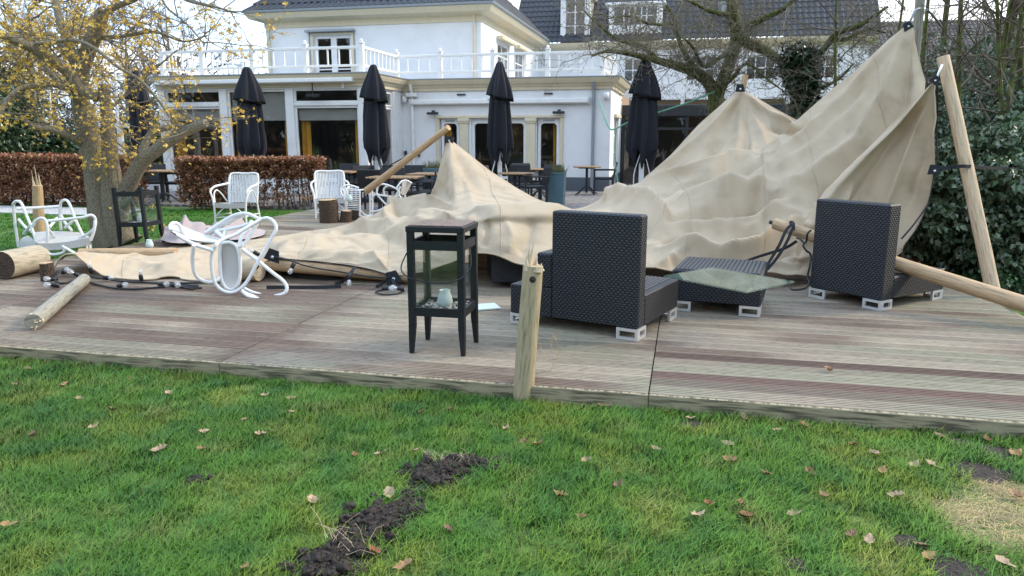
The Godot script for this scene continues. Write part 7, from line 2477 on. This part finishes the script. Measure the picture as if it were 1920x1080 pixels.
func build_litter() -> void:
	var r := RandomNumberGenerator.new()
	r.seed = 2024
	var kinds := []
	for e in [[0.10, 0.5], [0.085, 0.9], [0.11, 0.2], [0.075, 1.3], [0.095, 0.7]]: kinds.append(oak_leaf(r, e[0], e[1]))
	var tones := [["pale buff", lin(0.52, 0.36, 0.24)], ["tawny", lin(0.40, 0.22, 0.11)], ["russet", lin(0.30, 0.12, 0.05)], ["dull brown", lin(0.24, 0.14, 0.085)]]
	var leafmats := []
	for e in tones: leafmats.append(mat("leaf_" + str(e[0]).replace(" ", "_"), e[1], 0.75, {"tex": texs.fine, "scale": Vector3(6, 6, 6), "tri": true, "vc": true}))
	# leaves where the photograph shows them: [x, y, kind, tone]
	var seen := [[15, 978, 0, 1], [730, 921, 0, 0], [585, 936, 1, 0], [1885, 1048, 2, 0], [1742, 1035, 2, 1], [1730, 1018, 0, 3], [1630, 1005, 2, 0], [378, 838, 1, 1], [295, 840, 0, 0], [318, 735, 1, 0], [245, 708, 1, 2], [210, 765, 3, 3], [175, 797, 1, 0], [60, 812, 3, 3], [380, 807, 1, 0], [497, 738, 1, 0], [548, 770, 1, 0], [300, 838, 1, 0], [665, 850, 1, 2], [712, 846, 0, 0], [780, 842, 3, 0], [755, 1055, 0, 1], [700, 1030, 3, 2], [840, 990, 3, 3], [1070, 735, 3, 2], [1130, 757, 0, 1], [1250, 770, 1, 2], [1295, 780, 0, 0], [1368, 858, 1, 1], [1395, 778, 0, 0], [1460, 805, 1, 0], [1508, 795, 1, 2], [1575, 770, 0, 3], [1610, 785, 1, 0], [1640, 845, 0, 0], [1715, 866, 0, 0], [1750, 868, 0, 0], [1720, 800, 1, 1], [1765, 815, 0, 3], [1850, 820, 1, 2], [1905, 845, 0, 1], [1908, 925, 1, 1], [1330, 940, 3, 2], [1400, 962, 0, 2], [1390, 940, 3, 2], [1310, 962, 1, 0], [1545, 925, 1, 1], [1655, 880, 1, 1], [1520, 882, 3, 1], [1680, 925, 1, 0], [1490, 960, 1, 0], [1595, 1000, 3, 3], [1230, 838, 1, 0], [1365, 828, 0, 0], [1160, 905, 3, 3], [1090, 965, 3, 1], [905, 715, 1, 2], [650, 710, 3, 2], [555, 690, 1, 2], [420, 690, 3, 3], [30, 668, 1, 3], [90, 675, 1, 3], [130, 660, 3, 2], [55, 690, 1, 3], [220, 690, 3, 2], [375, 695, 3, 1], [460, 785, 3, 0], [545, 745, 3, 0], [485, 812, 3, 0], [460, 1060, 3, 1], [1050, 925, 3, 1], [950, 800, 3, 0], [845, 765, 3, 3], [790, 770, 3, 3], [1010, 830, 3, 1], [1100, 860, 3, 0], [980, 825, 3, 3], [30, 720, 3, 3], [120, 720, 3, 1], [150, 745, 3, 0], [1435, 885, 3, 1], [1890, 780, 0, 2], [1815, 800, 1, 3], [1330, 760, 3, 3], [1600, 830, 3, 2]]
	var names := ["large %s oak leaf lying flat", "curled %s oak leaf", "broad lobed %s oak leaf", "small crumpled %s oak leaf", "long %s oak leaf"]
	for e in seen:
		var p := on(e[0], e[1], LAWN + 0.034)
		var by := " in the open lawn"
		var best := 190.0
		for mark in [[760, 950, " beside the earth furrow"], [640, 1050, " at the near end of the furrow"], [1860, 955, " by the straw patch"], [975, 730, " near the broken post"], [1835, 860, " on the muddy patch by the deck"], [1300, 795, " by the worn spot below the lounge chair"], [70, 670, " below the stump at the deck's left end"]]:
			var far := Vector2(e[0], e[1]).distance_to(Vector2(mark[0], mark[1]))
			if far < best:
				best = far
				by = mark[2]
		if best > 189.0 and e[1] < 770: by = " along the deck edge"
		var o := single("fallen_leaf", kinds[e[2]], leafmats[e[3]], (names[e[2]] % tones[e[3]][0]) + by, "leaf", p + Vector3(0, -0.012, 0), "%s oak leaves on the lawn" % tones[e[3]][0])
		o.rotation = Vector3(r.randf_range(-0.3, 0.3), r.randf() * TAU, r.randf_range(-0.3, 0.3))
		o.scale = Vector3.ONE * r.randf_range(0.62, 0.95)
	# a few leaves blown onto the boards
	for e in [[1325, 578, 2], [1335, 580, 1], [1555, 694, 1], [995, 700, 2]]:
		var p := on(e[0], e[1], 0.012)
		var o := single("fallen_leaf", kinds[3], leafmats[e[2]], "small %s leaf lying on the deck boards" % tones[e[2]][0], "leaf", p, "leaves on the deck")
		o.rotation = Vector3(0, r.randf() * TAU, 0)
	var dead := MB.new()
	var heap := thing("dry_leaf_heap", "small heap of dead orange leaves at the edge of the thicket", "leaf heap", on(1745, 492, 0.0))
	var hp := func(): return Vector3(r.randfn(0, 0.07), absf(r.randfn(0, 0.06)), r.randfn(0, 0.07))
	foliage("leaves", heap, leaf_clump(r, 5, 0.09, 0.035, 0.05), mats.dry_leaf, 60, r, hp, [Color(0.36, 0.17, 0.07), Color(0.28, 0.13, 0.06)])
	# churned earth
	var nz := FastNoiseLite.new()
	nz.seed = 4
	nz.frequency = 9.0
	nz.fractal_octaves = 4
	var k := 0
	for e in [[[[830, 885, 0.085], [800, 905, 0.075], [858, 876, 0.07], [790, 892, 0.05], [880, 872, 0.05]], "largest heap of dark churned earth in the lawn"], [[[935, 869, 0.04], [915, 870, 0.035], [945, 870, 0.025]], "small ridge of dark earth at the end of the furrow"], [[[708, 980, 0.075], [690, 995, 0.07], [728, 970, 0.05], [670, 1015, 0.05]], "long heap of dark churned earth in the middle of the furrow"], [[[770, 965, 0.045], [752, 948, 0.04], [765, 930, 0.035], [740, 958, 0.035]], "flat patch of dark earth beside the furrow"], [[[640, 1040, 0.06], [615, 1058, 0.07], [595, 1075, 0.06], [650, 1030, 0.04]], "heap of dark earth with pale roots at the near end of the furrow"], [[[368, 905, 0.03]], "lone molehill crumb of dark earth in the grass"]]:
		var c: Vector3 = on(e[0][0][0], e[0][0][1], LAWN)
		var m := MB.new()
		for s in e[0]:
			var q := on(s[0], s[1], LAWN) - c
			for j in 80:
				var rad: float = s[2] * pow(r.randf(), 2.2) * 0.34 + 0.0045
				var wide: float = 0.5 if j < 60 else 0.9
				var o := q + Vector3(r.randfn(0, wide) * s[2], rad * 0.3 + 0.28 * s[2] * r.randf() * (1.0 if j < 40 else 0.15) + (0.006 if j < 60 else 0.012), r.randfn(0, wide) * s[2])
				var first := m.v.size()
				var g := []
				for a in 7:
					var row := []
					for b in 10:
						var la := PI * a / 6.0
						var lo := TAU * (b % 9) / 9.0
						var d := Vector3(sin(la) * cos(lo), cos(la), sin(la) * sin(lo))
						row.append(o + d * rad * Vector3(1, 0.7, 1) * (1.0 + 1.3 * nz.get_noise_3dv(d * 0.16 + o * 3.0 + Vector3(j, 0, 0))))
					g.append(row)
				m.grid(g)
		single("earth_heap", m, mats.soil, e[1], "earth", c).set_meta("kind", "stuff")
		k += 1
	# torn roots and dry stalks in the furrow
	var roots := thing("torn_roots", "pale torn grass roots sticking out of the churned earth", "roots", on(835, 870, LAWN))
	var rm := MB.new()
	for j in 46:
		var a := Vector3(r.randfn(0, 0.06), 0.03, r.randfn(0, 0.03))
		if j > 28: a = on(640, 1035, LAWN) - roots.position + Vector3(r.randfn(0, 0.05), 0.04, r.randfn(0, 0.04))
		var d := Vector3(r.randf_range(-1, 1), r.randf_range(-0.1, 0.9), r.randf_range(-1, 1)) * r.randf_range(0.05, 0.12)
		rm.tube([a, a + d * 0.5 + Vector3(0, 0.02, 0), a + d], [0.0014, 0.0008], 3, false)
	part("stalks", rm, mats.raw_wood, roots)
	# bare twig beside the broken post
	var tw := thing("bare_twig", "small bare twig growing at the deck edge beside the broken post", "twig", on(1018, 722, LAWN))
	var tm := MB.new()
	var tips := []
	grow(tm, r, Vector3.ZERO, Vector3(0.25, 1, 0.1), 0.26, 0.003, 2, 0.25, tips)
	part("stem", tm, mats.pole_wood, tw)
